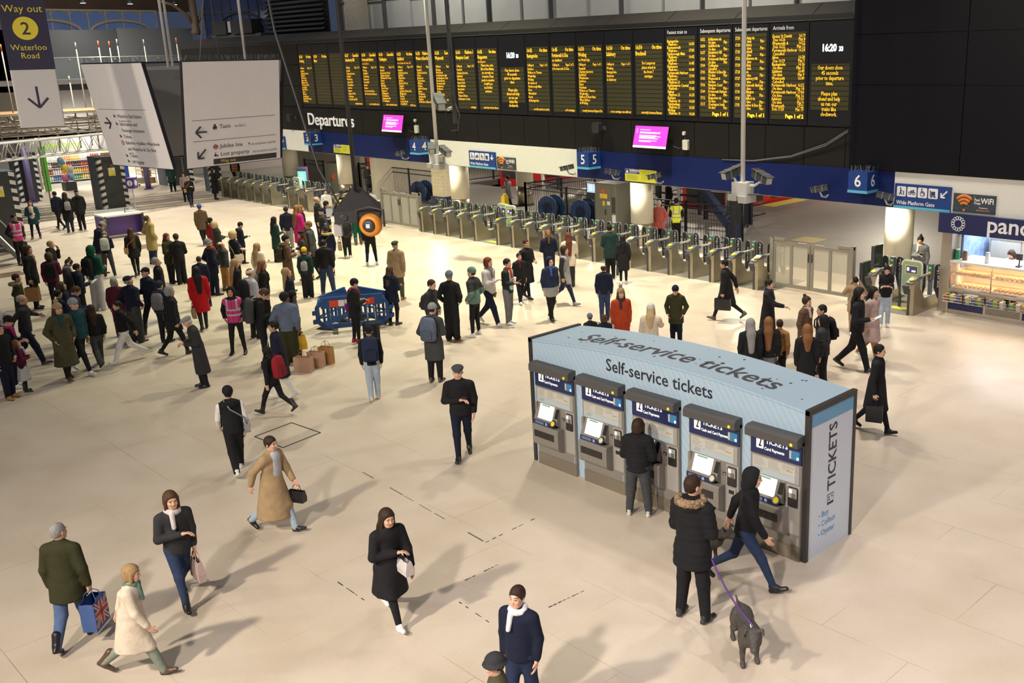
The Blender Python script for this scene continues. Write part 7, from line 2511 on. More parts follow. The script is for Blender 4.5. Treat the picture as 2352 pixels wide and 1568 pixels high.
for x in (.9, 2.0, 3.2):
 for z in (1.02, 1.37): area_light('display_lamp', (-12.3 + x, 25.30, z), .9, 9, (1, .72, .40), sy=.1)
# back room
struct(MB().box(-12.0, -3, 27.4, 27.5, 0, 2.7).build('wall_food_back', mat('food_back_wall', (.72, .72, .70), rough=.3)))
struct(MB().box(-12.05, -11.95, 25.35, 27.4, 0, 2.7).build('wall_food_side', mat('food_back_wall', (.72, .72, .70))))
struct(MB().box(-12.3, -3, 25.0, 27.5, 2.72, 2.78).build('ceiling_food', mat('food_ceiling', (.7, .7, .7))))
for x in (-11.2, -9.9, -8.4): area_light('food_room_lamp', (x, 26.2, 2.62), .9, 62, (.96, .97, 1.0), sy=.5)
t = thing('hot_cabinet', 'glass fronted steel hot cabinet behind the food counter', 'cabinet', (-11.25, 26.95, 1.0))
MB().box(-.45, .45, -.3, .4, -1.0, .0).build('cabinet_stand', stl, t)
b = MB()
b.box(-.45, .45, .3, .4, 0, .8); b.box(-.45, -.41, -.3, .4, 0, .8); b.box(.41, .45, -.3, .4, 0, .8); b.box(-.45, .45, -.3, .4, .78, .84); b.box(-.45, .45, -.3, .4, 0, .04)
b.build('cabinet_body', stl, t)
MB().box(-.42, .42, -.31, -.30, .04, .78).build('cabinet_glass', mat('hot_glass', (.7, .75, .75), rough=.05, alpha=.25, noise=0), t)
t = thing('wall_mural', 'blue and white tile mural panel on the wall inside the food kiosk', 'mural', (-11.9, 26.2, 1.2), radians(90))
MB().box(-.8, .8, -.02, .02, 0, 1.3).build('mural_board', mat('mural_blue', (.18, .28, .5), rough=.3, noise=.8, scale=5), t)
t = thing('salad_bowl_poster', 'white poster with green salad bowl inside the food kiosk', 'poster', (-11.3, 27.37, 1.5))
MB().box(-.3, .3, -.02, 0, 0, .8).build('poster_board', sg_white, t)
MB().lathe([(.14, 0), (.12, .01)], 18, 0, Matrix.Translation((0, -.02, .55)) @ Matrix.Rotation(pi / 2, 4, 'X')).build('salad_print', mat('salad_green', (.2, .4, .12)), t)
MB().box(-.06, .06, -.03, -.02, .1, .28).build('poster_mark', hp_ink, t)
for x, c_, lb in ((-11.93, 'green', 'green carton standing on the food counter by the pillar'), (-11.72, 'brown', 'brown jar standing on the food counter'), (-10.25, 'black', 'black card terminal on the food counter'), (-11.1, 'white', 'white tub on the food counter')):
 t = thing('counter_item', lb, 'counter item', (x, 25.2, 1.45))
 if c_ == 'black':
  MB().box(-.06, .06, -.08, .08, 0, .03).build('terminal_base', g_dark, t)
  MB().tube([(0, 0, .03), (0, .02, .2)], .02, 6).build('terminal_stem', g_dark, t)
  MB().box(-.08, .08, -.02, .02, .18, .34).build('terminal_screen', g_dark, t)
 else:
  MB().lathe([(.06, 0), (.065, .02), (.06, .22), (.05, .25)], 14).build('container_body', mat('item_' + c_, dict(green=(.03, .25, .10), brown=(.2, .1, .05), white=(.7, .7, .7))[c_]), t)
  MB().lathe([(.055, .25), (.055, .28)], 14).build('lid', cap, t)
# pastries, one object each
crust = [mat('crust_%d' % i, c, rough=.5, noise=.3, scale=14) for i, c in enumerate(((.50, .26, .08), (.60, .38, .16), (.42, .20, .06)))]
pp = []
for i in range(3):
 F = Field()
 if i == 0: F.cone((-.07, 0, .03), (.07, 0, .03), .038, .034, .01)
 elif i == 1: F.ell((0, 0, .028), (.065, .05, .04), .01)
 else:
  for a in np.linspace(.3, pi - .3, 6): F.ell((.06 * cos(a), .035 * sin(a), .028), (.03, .028, .032), .015)
 V, Q = F.mesh(.014)
 o = np_object(('baguette', 'bread_roll', 'croissant')[i], V, Q, [crust[i]])
 tagit(o, 'pastry', 'pastry')
 pp.append(o)
used = [False] * 3
kinds = ('filled baguette', 'round bread roll', 'croissant')
for z, sh in ((.75, 'lower'), (1.09, 'upper')):
 for bx, (x0, x1) in enumerate(((.42, 1.42), (1.52, 2.6))):
  kd = (bx + (0 if sh == 'upper' else 1)) % 3
  for r in range(2):
   for q in range(8):
    if used[kd]:
     o = pp[kd].copy()
     COL.objects.link(o)
    else:
     o = pp[kd]
     used[kd] = True
    o.location = (-12.3 + x0 + .05 + q * (x1 - x0 - .1) / 7.4, 25.0 + .08 + r * .17, z + .002)
    o.rotation_euler = (0, 0, 1.2 + rg.uniform(-.3, .3))
    o.scale = (1, 1, 1.1)
    sd = 'beside the pillar' if bx == 0 else 'beyond the glass post'
    o['label'] = '%s on the %s display shelf %s' % (kinds[kd], sh, sd)
    o['group'] = '%ss on the %s shelf %s' % (kinds[kd], sh, sd)
# snack baskets
wire = mat('basket_wire', (.30, .29, .27), rough=.4, metal=.6)
pk = [mat('crisp_%d' % i, c, rough=.35, noise=.3, scale=12) for i, c in enumerate(((.45, .12, .05), (.6, .5, .2), (.06, .10, .25), (.15, .35, .08), (.6, .58, .55), (.55, .25, .05)))]
pk_proto = None
for i in range(6):
 x0 = .30 + i * .60
 pos = ('next to the steel pillar', 'second from the steel pillar', 'third from the steel pillar', 'above the vent grille', 'fifth from the steel pillar', 'sixth from the steel pillar')[i]
 t = thing('snack_basket', 'wire snack basket on the food kiosk front, ' + pos, 'basket', (-12.3 + x0, 24.62, .40), 0, 'snack baskets')
 b = MB()
 for z in (0, .08, .16): b.tube([(0, 0, z), (.55, 0, z), (.55, .30, z), (0, .30, z), (0, 0, z)], .006, 4)
 for k in range(12):
  for y in (0, .30): b.tube([(.05 * k, y, 0), (.05 * k, y, .16)], .004, 3)
  b.tube([(.05 * k, 0, 0), (.05 * k, .30, 0)], .004, 3)
 b.build('wire_frame', wire, t)
 MB().box(.02, .53, .29, .30, .0, .14).build('back_board', navy, t)
 for k in range(6):
  if pk_proto is None:
   pr = [(-.05, 0), (.05, 0), (.052, .02), (.05, .16), (-.05, .16), (-.052, .02)]
   m_ = MB().rbox(-.055, .055, -.025, .025, 0, .19, .02)
   o = m_.build('crisp_packet', pk[0])
   o['category'] = 'snack packet'
   pk_proto = o
  else:
   o = pk_proto.copy()
   o.data = pk_proto.data.copy()
   COL.objects.link(o)
  o.data.materials[0] = pk[(i + k) % 6]
  o.location = (-12.3 + x0 + .07 + (k % 3) * .17, 24.70 + (k // 3) * .13, .41)
  o.rotation_euler = (.25, 0, rg.uniform(-.3, .3))
  cn = ('brick red', 'tan', 'navy', 'green', 'white', 'orange')[(i + k) % 6]
  o['label'] = '%s snack packet in the basket %s' % (cn, pos)
  o['group'] = 'snack packets in the basket ' + pos
person('food server in white top with dark hair behind the bright counter', -10.83, 26.2, radians(165), 1.72, pose='S', arms='ff', hp=30, top=('m', 'W', 'h'), legs=('r', 'K'), hair=('long', 'b'), inner='K', det=1)
# ---------------------------------------------------------------- floor details
b = MB()
cs = [(-17.82, 8.0), (-17.98, 8.86), (-17.02, 8.95), (-16.86, 8.08)]
for i in range(4): b.tube([(*cs[i], .0), (*cs[(i + 1) % 4], .0)], .014, 4)
struct(b.build('trim_40', mat('hatch_edge', (.05, .04, .03), rough=.7)))
b = MB()
for x, y, s in ((-20.29, 14.65, .17), (-26.1, 10.2, .18), (-41.2, 15.2, .5), (-39.5, 9.8, .45), (-31.3, 11.5, .3)): b.box(x - s, x + s, y - s, y + s, 0, .003)
struct(b.build('trim_41', mat('floor_plate_rust', (.16, .10, .06), rough=.5, noise=.2)))
b = MB()
rg = random.Random(21)
for (ax, ay), (bx_, by_) in (((-15.17, 8.47), (-10.97, 8.2)), ((-10.97, 8.2), (-11.03, 9.4)), ((-11.6, 6.1), (-10.9, 6.08)), ((-9.9, 6.9), (-9.2, 6.85)), ((-8.9, 7.6), (-8.85, 8.3)), ((-10.3, 7.3), (-10.3, 7.9))):
 n = 9
 for i in range(n):
  if rg.random() < .25: continue
  f0, f1 = i / n, (i + rg.uniform(.5, 1)) / n
  b.box(0, 1, -.5, .5, 0, 1, 0, Matrix.Translation((ax + (bx_ - ax) * f0, ay + (by_ - ay) * f0, 0)) @ Matrix.Rotation(math.atan2(by_ - ay, bx_ - ax), 4, 'Z') @ Matrix.Diagonal((sqrt((bx_ - ax) ** 2 + (by_ - ay) ** 2) * (f1 - f0), rg.uniform(.008, .022), .0025, 1)))
struct(b.build('trim_42', mat('joint_worn', (.07, .055, .04), rough=.8)))
struct(MB().box(-21.6, -20.6, 31.4, 32.4, 0, .004).build('trim_43', mat('manhole_brass', (.25, .21, .10), rough=.5, noise=.3, scale=12)))
# ---------------------------------------------------------------- everybody in the hall (positions in metres on the floor)
person('grey-haired man walking away in olive coat and blue jeans with a flag bag', -12.74, 3.11, 0.81, 1.67, pose='W.7', arms='hd', top=('c', 'V', 't'), legs=('r', 'J'), shoes=('boot', 'K'), hair=('crop', 'g'), hy=20, lean=4, det=2, extras=(('flag_bag', 'B', 'blue shopping bag printed with a flag, held by man in olive coat', 1),))
person('woman striding in pale beige coat with green scarf and brown ankle boots', -11.43, 3.38, -0.64, 1.50, pose='W1', arms='sg', top=('c', 'C', 'k'), legs=('r', 'H'), shoes=('boot', 'b'), hair=('bob', 'f'), scarf='x', lean=9, det=2)
person('woman in black jacket and pale scarf with pink-grey tote and tall boots', -12.64, 4.44, -1.65, 1.69, pose='W.8', arms='cd', top=('m', 'k', 'h'), legs=('s', 'j'), shoes=('boot', 'K'), hair=('bob', 'B'), scarf='w', lean=4, det=2, extras=(('tote', 'a', 'pink-grey tote on the arm of woman in black jacket', -1),))
person('man in long camel coat over pale hoodie with light grey jeans', -13.69, 6.32, -1.13, 1.63, pose='w.9', arms='gs', top=('c', 'T', 'l'), inner='S', legs=('r', 'l'), shoes=('shoe', 'K'), hair=('short', 'b'), lean=6, det=2, extras=(('handbag', 'K', 'small black bag swinging from man in camel coat', -1),))
person('dark-haired woman in long black coat and white shoes clutching a pale bag', -10.16, 6.06, -1.67, 1.66, pose='W.9', arms='cs', top=('c', 'K', 'k'), legs=('s', 'K'), shoes=('trainer', 'W'), hair=('long', 'b'), lean=8, det=2, extras=(('handbag', 'w', 'pale handbag clutched by woman in long black coat', 1),))
person('brown-haired person in navy jacket and white scarf cut by the bottom edge', -7.36, 5.86, -2.77, 1.65, pose='W.5', arms='dd', top=('m', 'N', 'h'), legs=('r', 'n'), hair=('short', 'b'), scarf='W', lean=0, det=1)
person('person in charcoal brimmed hat and olive jacket at the bottom edge', -6.67, 5.04, -3.79, 1.55, pose='W.5', arms='dd', top=('m', 'v', 'h'), legs=('r', 'k'), hat=('bucket', 'k'), hair=('short', 'b'), lean=4, det=1)
person('man in grey flat cap, black jacket and navy jeans walking alone', -13.84, 10.00, -2.28, 1.79, pose='W.55', arms='cd', top=('m', 'K', 'h'), legs=('s', 'N'), shoes=('shoe', 'K'), hair=('crop', 'g'), hat=('flatcap', 'D'), lean=3, wide=1.08, det=2, extras=(('phone', 'dark', 'dark phone held by man in grey flat cap and black jacket', 1),))
person('person in black gilet with white sleeves and grey shoulder bag seen from behind', -16.36, 6.98, 1.25, 1.63, pose='W.8', arms='ds', top=('m', 'K', 'h'), yoke=('W', 'sleeves'), legs=('r', 'K'), shoes=('trainer', 'W'), hat=('beanie', 'K'), hair=('short', 'K'), hood='down', lean=5, det=2, extras=(('shoulder_bag', 'G', 'big grey shoulder bag on person in black gilet', 1),))
person('person in black coat with bright red backpack and tall black boots', -18.72, 8.92, -4.20, 1.50, pose='w1', arms='dd', top=('m', 'K', 'h'), legs=('s', 'K'), shoes=('boot', 'K'), hair=('long', 'K'), lean=5, det=1, extras=(('backpack', 'r', 'bright red backpack on person in black coat', 1.15),))
person('tall person in long navy coat and white trousers with white earphones', -19.50, 9.50, -3.68, 1.74, pose='W.5', arms='dd', top=('c', 'N', 'k'), legs=('r', 'W'), shoes=('trainer', 'W'), hair=('short', 'K'), skin='m', det=1, extras=(('earphone', 'W', ''),))
person('man in puffy grey-blue jacket and dark beanie beside the paper bags', -21.66, 10.87, 0.84, 1.77, pose='S', arms='dp', top=('p', 'u', 'h'), legs=('w', 'V'), shoes=('trainer', 'k'), hat=('beanie', 'K'), hair=('crop', 'K'), skin='d', hy=25, wide=1.1, det=1)
person('man in dark beanie and charcoal jacket carrying an orange bag', -21.99, 11.22, -0.12, 1.69, pose='S', arms='dd', top=('m', 'D', 'h'), legs=('r', 'K'), shoes=('shoe', 'K'), hat=('beanie', 'K'), hair=('crop', 'K'), skin='d', det=1, extras=(('plastic_bag', 'y', 'orange plastic carrier bag held by man in charcoal jacket', 1),))
person('young man looking down at phone with brown-grey backpack and black jumper', -22.12, 10.45, -0.35, 1.93, pose='A', arms='fd', hp=42, top=('t', 'K', 'h'), legs=('s', 'K'), shoes=('shoe', 'K'), hair=('short', 'B'), lean=4, det=1, extras=(('backpack', 'D', 'brown-grey backpack on young man looking down', 1.15), ('phone', 'lit', 'lit phone in the hand of young man with brown-grey backpack', 1)))
person('steward in pink hi-vis vest and black hood, hands at pockets, by the overcoat man', -23.57, 10.48, -2.25, 1.72, pose='A', arms='pp', top=('m', 'K', 'h'), legs=('s', 'K'), shoes=('shoe', 'K'), hat=('hood', 'K'), vest='p', skin='m', det=1)
person('elderly man in grey flat cap and long black overcoat bending forward', -21.66, 8.72, -3.44, 1.68, pose='S', arms='ff', top=('c', 'k', 'l'), legs=('r', 'K'), shoes=('shoe', 'K'), hat=('flatcap', 'G'), hair=('crop', 'w'), hp=18, lean=9, det=1)
person('grey-blonde woman in long black padded coat with black leggings walking', -24.67, 9.43, -0.19, 1.78, pose='W.7', arms='dd', top=('p', 'K', 't'), legs=('s', 'K'), shoes=('shoe', 'K'), hair=('bob', 'g'), hood='down', det=1, extras=(('shoulder_bag', 'K', 'black shoulder bag of grey-blonde woman in padded coat', -1),))
person('person in navy beanie and blue coat behind the grey-blonde woman', -26.11, 9.76, 0.69, 1.63, pose='S', arms='dd', top=('m', 'n', 'h'), legs=('r', 'K'), hat=('beanie', 'n'), hair=('short', 'b'), det=1, extras=(('backpack', 'g', 'grey backpack on person in navy beanie and blue coat', 1),))
person('man in navy puffer and black cap checking his hand', -27.26, 9.92, -2.97, 1.85, pose='W.8', arms='fd', top=('p', 'N', 'h'), legs=('s', 'K'), shoes=('boot', 'K'), hat=('cap', 'K'), hair=('crop', 'K'), det=1)
person('grey-haired man in black jacket looking up, beside the navy puffer man', -28.49, 10.68, -0.18, 1.83, pose='S', arms='dd', top=('m', 'K', 'h'), legs=('r', 'K'), hair=('short', 'g'), hp=-12, det=1)
person('man in black cap and navy jacket with brown shoes and grey trousers', -26.73, 9.26, 0.36, 1.78, pose='S', arms='pp', top=('m', 'N', 'h'), legs=('w', 'D'), shoes=('shoe', 'b'), hat=('cap', 'K'), hair=('crop', 'g'), hp=-12, wide=1.1, det=1)
person('grey-bobbed woman in maroon jacket beside the black cap man', -27.75, 9.24, 1.07, 1.59, pose='S', arms='dd', top=('m', 'm', 'h'), legs=('r', 'm'), hair=('bob', 'g'), hp=-8, det=1)
person('man in black puffer and white trousers striding past', -25.08, 8.38, -3.20, 1.59, pose='w1', arms='dg', top=('p', 'K', 'w'), legs=('r', 'W'), shoes=('trainer', 'W'), hair=('short', 'K'), lean=4, det=1)
person('long-haired woman in brown-black puffer and flared dark trousers walking', -25.23, 7.80, 1.45, 1.57, pose='W1', arms='dd', top=('p', 'K', 'w'), legs=('f', 'D'), shoes=('shoe', 'D'), hair=('long', 'b'), lean=4, det=1)
person('woman in long green quilted coat and beige bobble hat', -24.62, 6.91, -1.41, 1.82, pose='W.4', arms='pp', top=('p', 'v', 'l'), legs=('r', 'K'), shoes=('shoe', 'b'), hat=('bobble', 'T'), hair=('long', 'B'), scarf='e', hp=0, det=1)
person('person in grey beanie and teal jacket with white shoes behind the green coat', -24.85, 7.31, -1.16, 1.86, pose='W.8', arms='dd', top=('m', 'e', 'h'), legs=('s', 'K'), shoes=('trainer', 'W'), hat=('beanie', 'G'), hair=('crop', 'b'), det=1)
person('bearded man in navy puffer and white trainers using a phone', -26.70, 7.90, -0.37, 1.77, pose='S', arms='ff', hp=28, top=('p', 'n', 'h'), legs=('r', 'N'), shoes=('trainer', 'W'), hair=('short', 'B'), hood='down', det=1, extras=(('phone', 'dark', 'phone held by bearded man in navy puffer', 1),))
person('brown-haired woman looking up behind the bearded man', -28.03, 8.08, -0.19, 1.66, pose='S', arms='dd', top=('m', 'N', 'h'), legs=('r', 'K'), hair=('bob', 'B'), hp=-15, det=1)
person('short dark-haired person in dark navy coat behind the grey beanie', -27.16, 7.68, 0.25, 1.64, pose='S', arms='dd', top=('m', 'N', 'h'), legs=('r', 'N'), hair=('short', 'K'), det=1)
person('boy with black hair and black backpack holding paper', -30.21, 9.15, -0.21, 1.68, pose='S', arms='fd', top=('p', 'N', 'h'), legs=('r', 'K'), hair=('short', 'K'), skin='m', hood='down', det=1, extras=(('backpack', 'K', 'black backpack on black-haired boy holding paper', 1.1), ('paper', 'W', 'paper held by black-haired boy', 1)))
person('person in emerald green hoodie and pale grey joggers', -31.27, 9.93, 0.48, 1.95, pose='S', arms='fd', top=('m', 'E', 'h'), legs=('w', 'S'), shoes=('trainer', 'z'), hat=('hood', 'E'), skin='m', det=1, extras=(('backpack', 'K', 'black backpack slung on emerald green hoodie', 1),))
person('curly-haired woman in burgundy puffer jacket', -32.65, 9.20, 1.21, 1.68, pose='S', arms='fd', top=('p', 'M', 'h'), legs=('s', 'K'), hair=('curly', 'B'), det=0, extras=(('backpack', 'K', 'black backpack on curly-haired woman in burgundy puffer', 1.05),))
person('woman in black puffer and leopard scarf with a kraft bag', -33.05, 8.78, -0.61, 1.93, pose='S', arms='hd', top=('p', 'K', 't'), legs=('r', 'N'), shoes=('shoe', 'K'), hair=('long', 'B'), scarf='t', hy=15, det=1, extras=(('paper_bag', 'i', 'large kraft paper bag held by woman in leopard scarf', 1),))
person('blond boy in maroon hoodie and black jacket', -34.71, 9.88, -0.54, 1.72, pose='S', arms='du', top=('m', 'K', 'h'), legs=('r', 'K'), hair=('short', 'f'), hood='down', det=0)
person('person with white headphones looking down in dark coat', -31.45, 9.25, -0.37, 1.66, pose='S', arms='fd', top=('m', 'k', 't'), legs=('r', 'K'), hair=('bun', 'B'), hp=38, scarf='C', det=1, extras=(('headphones', 'W', ''),))
person('man in olive parka with orange lining and tan fur collar', -29.73, 7.50, -0.16, 1.74, pose='S', arms='pp', top=('m', 'V', 't'), legs=('r', 'K'), hair=('crop', 'b'), fur='t', det=1)
person('balding man in dark grey sweatshirt striding with arm swung out', -26.64, 6.72, -0.51, 1.81, pose='W.8', arms='go', top=('t', 'k', 'h'), legs=('r', 'N'), shoes=('shoe', 'b'), hair=('bald', 'g'), lean=4, wide=1.05, det=1)
person('man in black jacket and navy jeans with tan shoes at the edge', -24.18, 5.58, -1.10, 1.71, pose='S', arms='dp', top=('m', 'K', 'h'), legs=('r', 'N'), shoes=('shoe', 'i'), hair=('crop', 'b'), det=1)
person('woman in black hat and pink collar at the edge beside the girl', -24.96, 5.93, -0.67, 1.68, pose='S', arms='ff', hp=20, top=('m', 'K', 'h'), legs=('s', 'N'), shoes=('trainer', 'W'), hat=('beanie', 'K'), hair=('crop', 'b'), scarf='P', det=1)
person('small girl with long fair hair in pink jacket and grey tulle skirt', -24.47, 5.97, -0.41, 1.22, pose='S', arms='ff', top=('m', 'M', 'h'), legs=('s', 'K'), skirt=('S', 0.42), shoes=('boot', 'K'), hair=('xlong', 'a'), scarf='S', hp=-25, det=0)
person('white-haired person at the edge of the crowd', -25.69, 6.06, -0.76, 1.66, pose='S', arms='dd', top=('m', 'G', 'h'), legs=('r', 'k'), hair=('bob', 'w'), det=1)
person('steward in pink hi-vis vest standing by the metal stairs', -41.10, 10.68, -1.21, 1.88, pose='S', arms='pp', top=('m', 'K', 'h'), legs=('s', 'K'), shoes=('boot', 'K'), hair=('crop', 'K'), skin='t', vest='p', det=0)
person('woman in teal padded coat and cream jumper looking up', -47.04, 12.94, -2.01, 1.62, pose='A', arms='cd', top=('p', 'e', 't'), inner='C', legs=('s', 'N'), shoes=('boot', 'b'), hair=('long', 'B'), hp=-18, det=0)
person('person in dark navy walking by the shop', -48.82, 14.45, -4.39, 1.74, pose='W.8', arms='dd', top=('m', 'N', 'h'), legs=('s', 'K'), hair=('short', 'b'), det=0)
person('woman in long black coat with grey bag near the shop', -47.64, 14.48, 1.45, 1.75, pose='S', arms='dd', top=('c', 'K', 'k'), legs=('r', 'j'), shoes=('boot', 'K'), hair=('long', 'b'), det=0, extras=(('backpack', 'G', 'grey backpack with pink strap on woman in long black coat', 0.8),))
person('man in black coat and cap with grey hood near the shop', -47.82, 15.04, -4.67, 1.77, pose='K', arms='dd', top=('c', 'K', 't'), legs=('r', 'K'), hat=('cap', 'K'), hair=('crop', 'g'), hood='down', hp=10, det=0)
person('person in pale bobble hat and navy coat bending beside the info desk', -36.94, 12.00, 0.03, 1.85, pose='S', arms='ff', hp=30, lean=14, top=('p', 'N', 't'), legs=('r', 'G'), hat=('bobble', 'G', 'T'), hair=('crop', 'b'), det=0)
person('stooped person in navy jacket with white backpack', -36.24, 12.00, 1.16, 1.60, pose='A', arms='ff', hp=45, lean=18, top=('m', 'N', 'h'), legs=('r', 'D'), hair=('short', 'B'), hat=('beanie', 't'), det=0, extras=(('backpack', 'z', 'white backpack on stooped person in navy jacket', 1),))
person('woman with very long brown hair in black coat with brown bag', -35.47, 12.61, 1.40, 1.66, pose='W.4', arms='dd', top=('m', 'K', 't'), legs=('s', 'K'), shoes=('shoe', 'K'), hair=('xlong', 'B'), det=0, extras=(('shoulder_bag', 'i', 'brown bag on woman with very long brown hair', -1),))
person('man in straw-coloured overcoat looking up, beside the info desk', -37.18, 13.88, 0.17, 1.80, pose='S', arms='pp', top=('c', 'q', 'k'), legs=('r', 'j'), hair=('short', 'B'), hp=-22, det=0)
person('red-brown haired woman in dark green coat facing the black puffer', -33.34, 12.93, -1.07, 1.67, pose='S', arms='fd', top=('m', 'V', 't'), legs=('r', 'K'), hair=('long', 'r'), det=0, extras=(('tote', 'v', 'olive tote on red-brown haired woman', 1),))
person('person in black puffer and grey beanie with flared black trousers', -32.89, 13.06, 1.28, 1.67, pose='S', arms='ff', top=('p', 'K', 'h'), legs=('f', 'K'), shoes=('trainer', 'W'), hat=('beanie', 'V'), hair=('short', 'b'), det=0, extras=(('paper_bag', 't', 'tan paper bag held by person in black puffer and flared trousers', 1),))
person('person in bright blue hat and brown coat', -39.57, 16.79, 1.34, 1.66, pose='W.8', arms='dd', top=('c', 'b', 't'), legs=('s', 'K'), hat=('beanie', 'B'), hair=('short', 'b'), det=0)
person('woman in red coat and black hat near the gates', -35.83, 15.50, 0.12, 1.60, pose='S', arms='fd', top=('m', 'r', 't'), legs=('r', 'K'), hat=('beanie', 'K'), hair=('pony', 'b'), det=0)
person('woman with white curly hair in black padded coat', -34.71, 15.20, -0.06, 1.62, pose='S', arms='ff', top=('p', 'k', 'h'), legs=('r', 'K'), hair=('curly', 'y'), hp=-10, det=0)
person('man in grey wool hat and navy coat looking up', -30.38, 13.03, 0.12, 1.80, pose='S', arms='pp', top=('m', 'N', 't'), legs=('r', 'N'), hat=('bucket', 'g'), hair=('crop', 'g'), hp=-18, scarf='o', det=1)
person('man in grey quilted jacket and mustard trousers looking up', -30.68, 13.55, 0.02, 1.62, pose='S', arms='dp', top=('p', 'D', 'h'), legs=('r', 'i'), hair=('bald', 'B'), hp=-24, wide=1.08, det=0)
person('curly blonde woman in black coat with cream shoulder bag and white trainers', -31.00, 14.08, 0.10, 1.82, pose='S', arms='df', top=('m', 'K', 'h'), legs=('s', 'K'), shoes=('trainer', 'W'), hair=('curly', 'y'), det=0, extras=(('shoulder_bag', 'C', 'cream shoulder bag on curly blonde woman in black coat', 1),))
person('man in black beanie and dark hooded coat lit by phone', -34.57, 15.98, -0.08, 1.50, pose='S', arms='fd', hp=15, top=('m', 'N', 't'), legs=('r', 'K'), hat=('beanie', 'K'), hair=('crop', 'b'), hood='down', det=0, extras=(('phone', 'lit', 'lit phone of man in black beanie and hooded coat', 1),))
person('short-haired man in long navy overcoat beside the red coat', -29.12, 12.12, 1.09, 1.55, pose='A', arms='dd', top=('c', 'N', 'k'), legs=('r', 'N'), hair=('crop', 'b'), det=0)
person('woman in bright red coat with long dark hair and black tights', -26.60, 10.96, 1.27, 1.74, pose='W.4', arms='dd', top=('c', 'R', 'k'), legs=('s', 'k'), shoes=('shoe', 'K'), hair=('xlong', 'd'), det=1, extras=(('tote', 't', 'tan tote on woman in bright red coat', -1),))
person('woman with waist-length light brown hair in black coat', -26.74, 12.09, -0.08, 1.76, pose='S', arms='dd', top=('m', 'K', 'h'), legs=('r', 'K'), hair=('xlong', 'f'), det=1)
person('woman with long ash hair in cream coat', -29.06, 13.90, 0.25, 1.68, pose='S', arms='fd', top=('c', 'C', 'k'), legs=('r', 'K'), hair=('xlong', 'f'), det=0)
person('woman with long fair hair in black coat carrying a green rucksack', -25.67, 12.35, -0.36, 1.82, pose='S', arms='dd', top=('m', 'K', 'h'), legs=('r', 'K'), hair=('xlong', 'a'), det=1, extras=(('backpack', 'x', 'sage green rucksack on woman with long fair hair', 0.95),))
person('person in white hoodie and headband with black and grey backpack', -24.63, 11.50, -0.00, 1.88, pose='S', arms='ff', top=('m', 'S', 'h'), legs=('r', 'k'), hair=('short', 'a'), hat=('headband', 'W'), hood='down', det=1, extras=(('backpack', 'K', 'black and grey backpack on white hoodie', 1.1),))
person('wavy blonde woman in navy coat looking up', -24.26, 12.35, -0.30, 1.80, pose='S', arms='dd', top=('m', 'N', 't'), legs=('r', 'K'), hair=('long', 'f'), hp=-18, det=1)
person('black-haired woman in dark green coat holding up a phone', -33.76, 16.90, -0.03, 1.66, pose='S', arms='fd', top=('m', 'F', 'k'), legs=('r', 'K'), hair=('long', 'K'), det=0, extras=(('phone', 'dark', 'phone of black-haired woman in dark green coat', 1),))
person('person in long brown fur coat and black beanie', -29.05, 14.83, -0.30, 1.78, pose='S', arms='fd', top=('c', 'b', 'l'), legs=('r', 'K'), hat=('beanie', 'K'), hair=('short', 'b'), fur='b', det=0, extras=(('backpack', 'V', 'dark olive backpack on brown fur coat', 0.95),))
person('person in navy and white jacket behind the pink coat', -35.13, 18.11, 0.92, 1.77, pose='S', arms='dd', top=('m', 'N', 'h'), yoke=('N', 1.35), legs=('r', 'G'), hair=('short', 'b'), det=0)
person('woman in hot pink coat with long wavy hair', -33.80, 17.86, 0.04, 1.96, pose='S', arms='fd', top=('c', 'P', 'k'), legs=('s', 'w'), shoes=('shoe', 'w'), hair=('xlong', 'a'), det=0)
person('long-haired woman in black coat beside the pink coat', -34.42, 18.33, -0.75, 1.85, pose='S', arms='dd', top=('m', 'K', 't'), legs=('r', 'K'), hair=('long', 'a'), det=0)
person('fair-haired person in dark grey coat', -30.12, 16.28, -3.90, 1.93, pose='W.4', arms='dd', top=('m', 'D', 't'), legs=('r', 'K'), hair=('short', 'a'), det=1)
person('bald man in black coat near the gates', -35.57, 19.64, -0.68, 1.93, pose='S', arms='dd', top=('m', 'K', 'h'), legs=('r', 'K'), hair=('bald', 'g'), det=0)
person('staff member in navy coat with silver bands pointing to the gates', -35.11, 19.76, -0.16, 1.76, pose='S', arms='dx', top=('m', 'N', 'h'), yoke=('S', 'bands'), legs=('r', 'N'), hat=('beanie', 'K'), hair=('crop', 'K'), det=0)
person('man in navy beanie and black puffer jacket', -33.72, 18.79, -3.39, 1.74, pose='S', arms='pp', top=('p', 'k', 'h'), legs=('r', 'K'), hat=('beanie', 'N'), hair=('crop', 'g'), det=0)
person('person in black bobble hat and navy coat with fur hood', -30.19, 16.91, 1.15, 1.68, pose='S', arms='dd', top=('c', 'N', 'k'), legs=('r', 'K'), hat=('bobble', 'k', 'g'), hair=('short', 'b'), fur='q', det=0, extras=(('shoulder_bag', 'b', 'brown strap bag on person in navy coat with fur hood', -1),))
person('woman in mustard beanie and wide black trousers with white trainers', -27.71, 14.71, 0.82, 1.57, pose='S', arms='dd', top=('m', 'F', 'h'), legs=('w', 'K'), shoes=('trainer', 'W'), hat=('beanie', 'y'), hair=('short', 'b'), det=0, extras=(('backpack', 'G', 'slim grey strap pack on woman in mustard beanie', 0.7),))
person('big man in black hooded coat and blue jeans holding hands', -27.64, 15.34, 0.72, 1.73, pose='A', arms='dd', top=('m', 'K', 'h'), legs=('r', 'j'), shoes=('shoe', 'b'), hair=('short', 'K'), hood='down', wide=1.12, det=0)
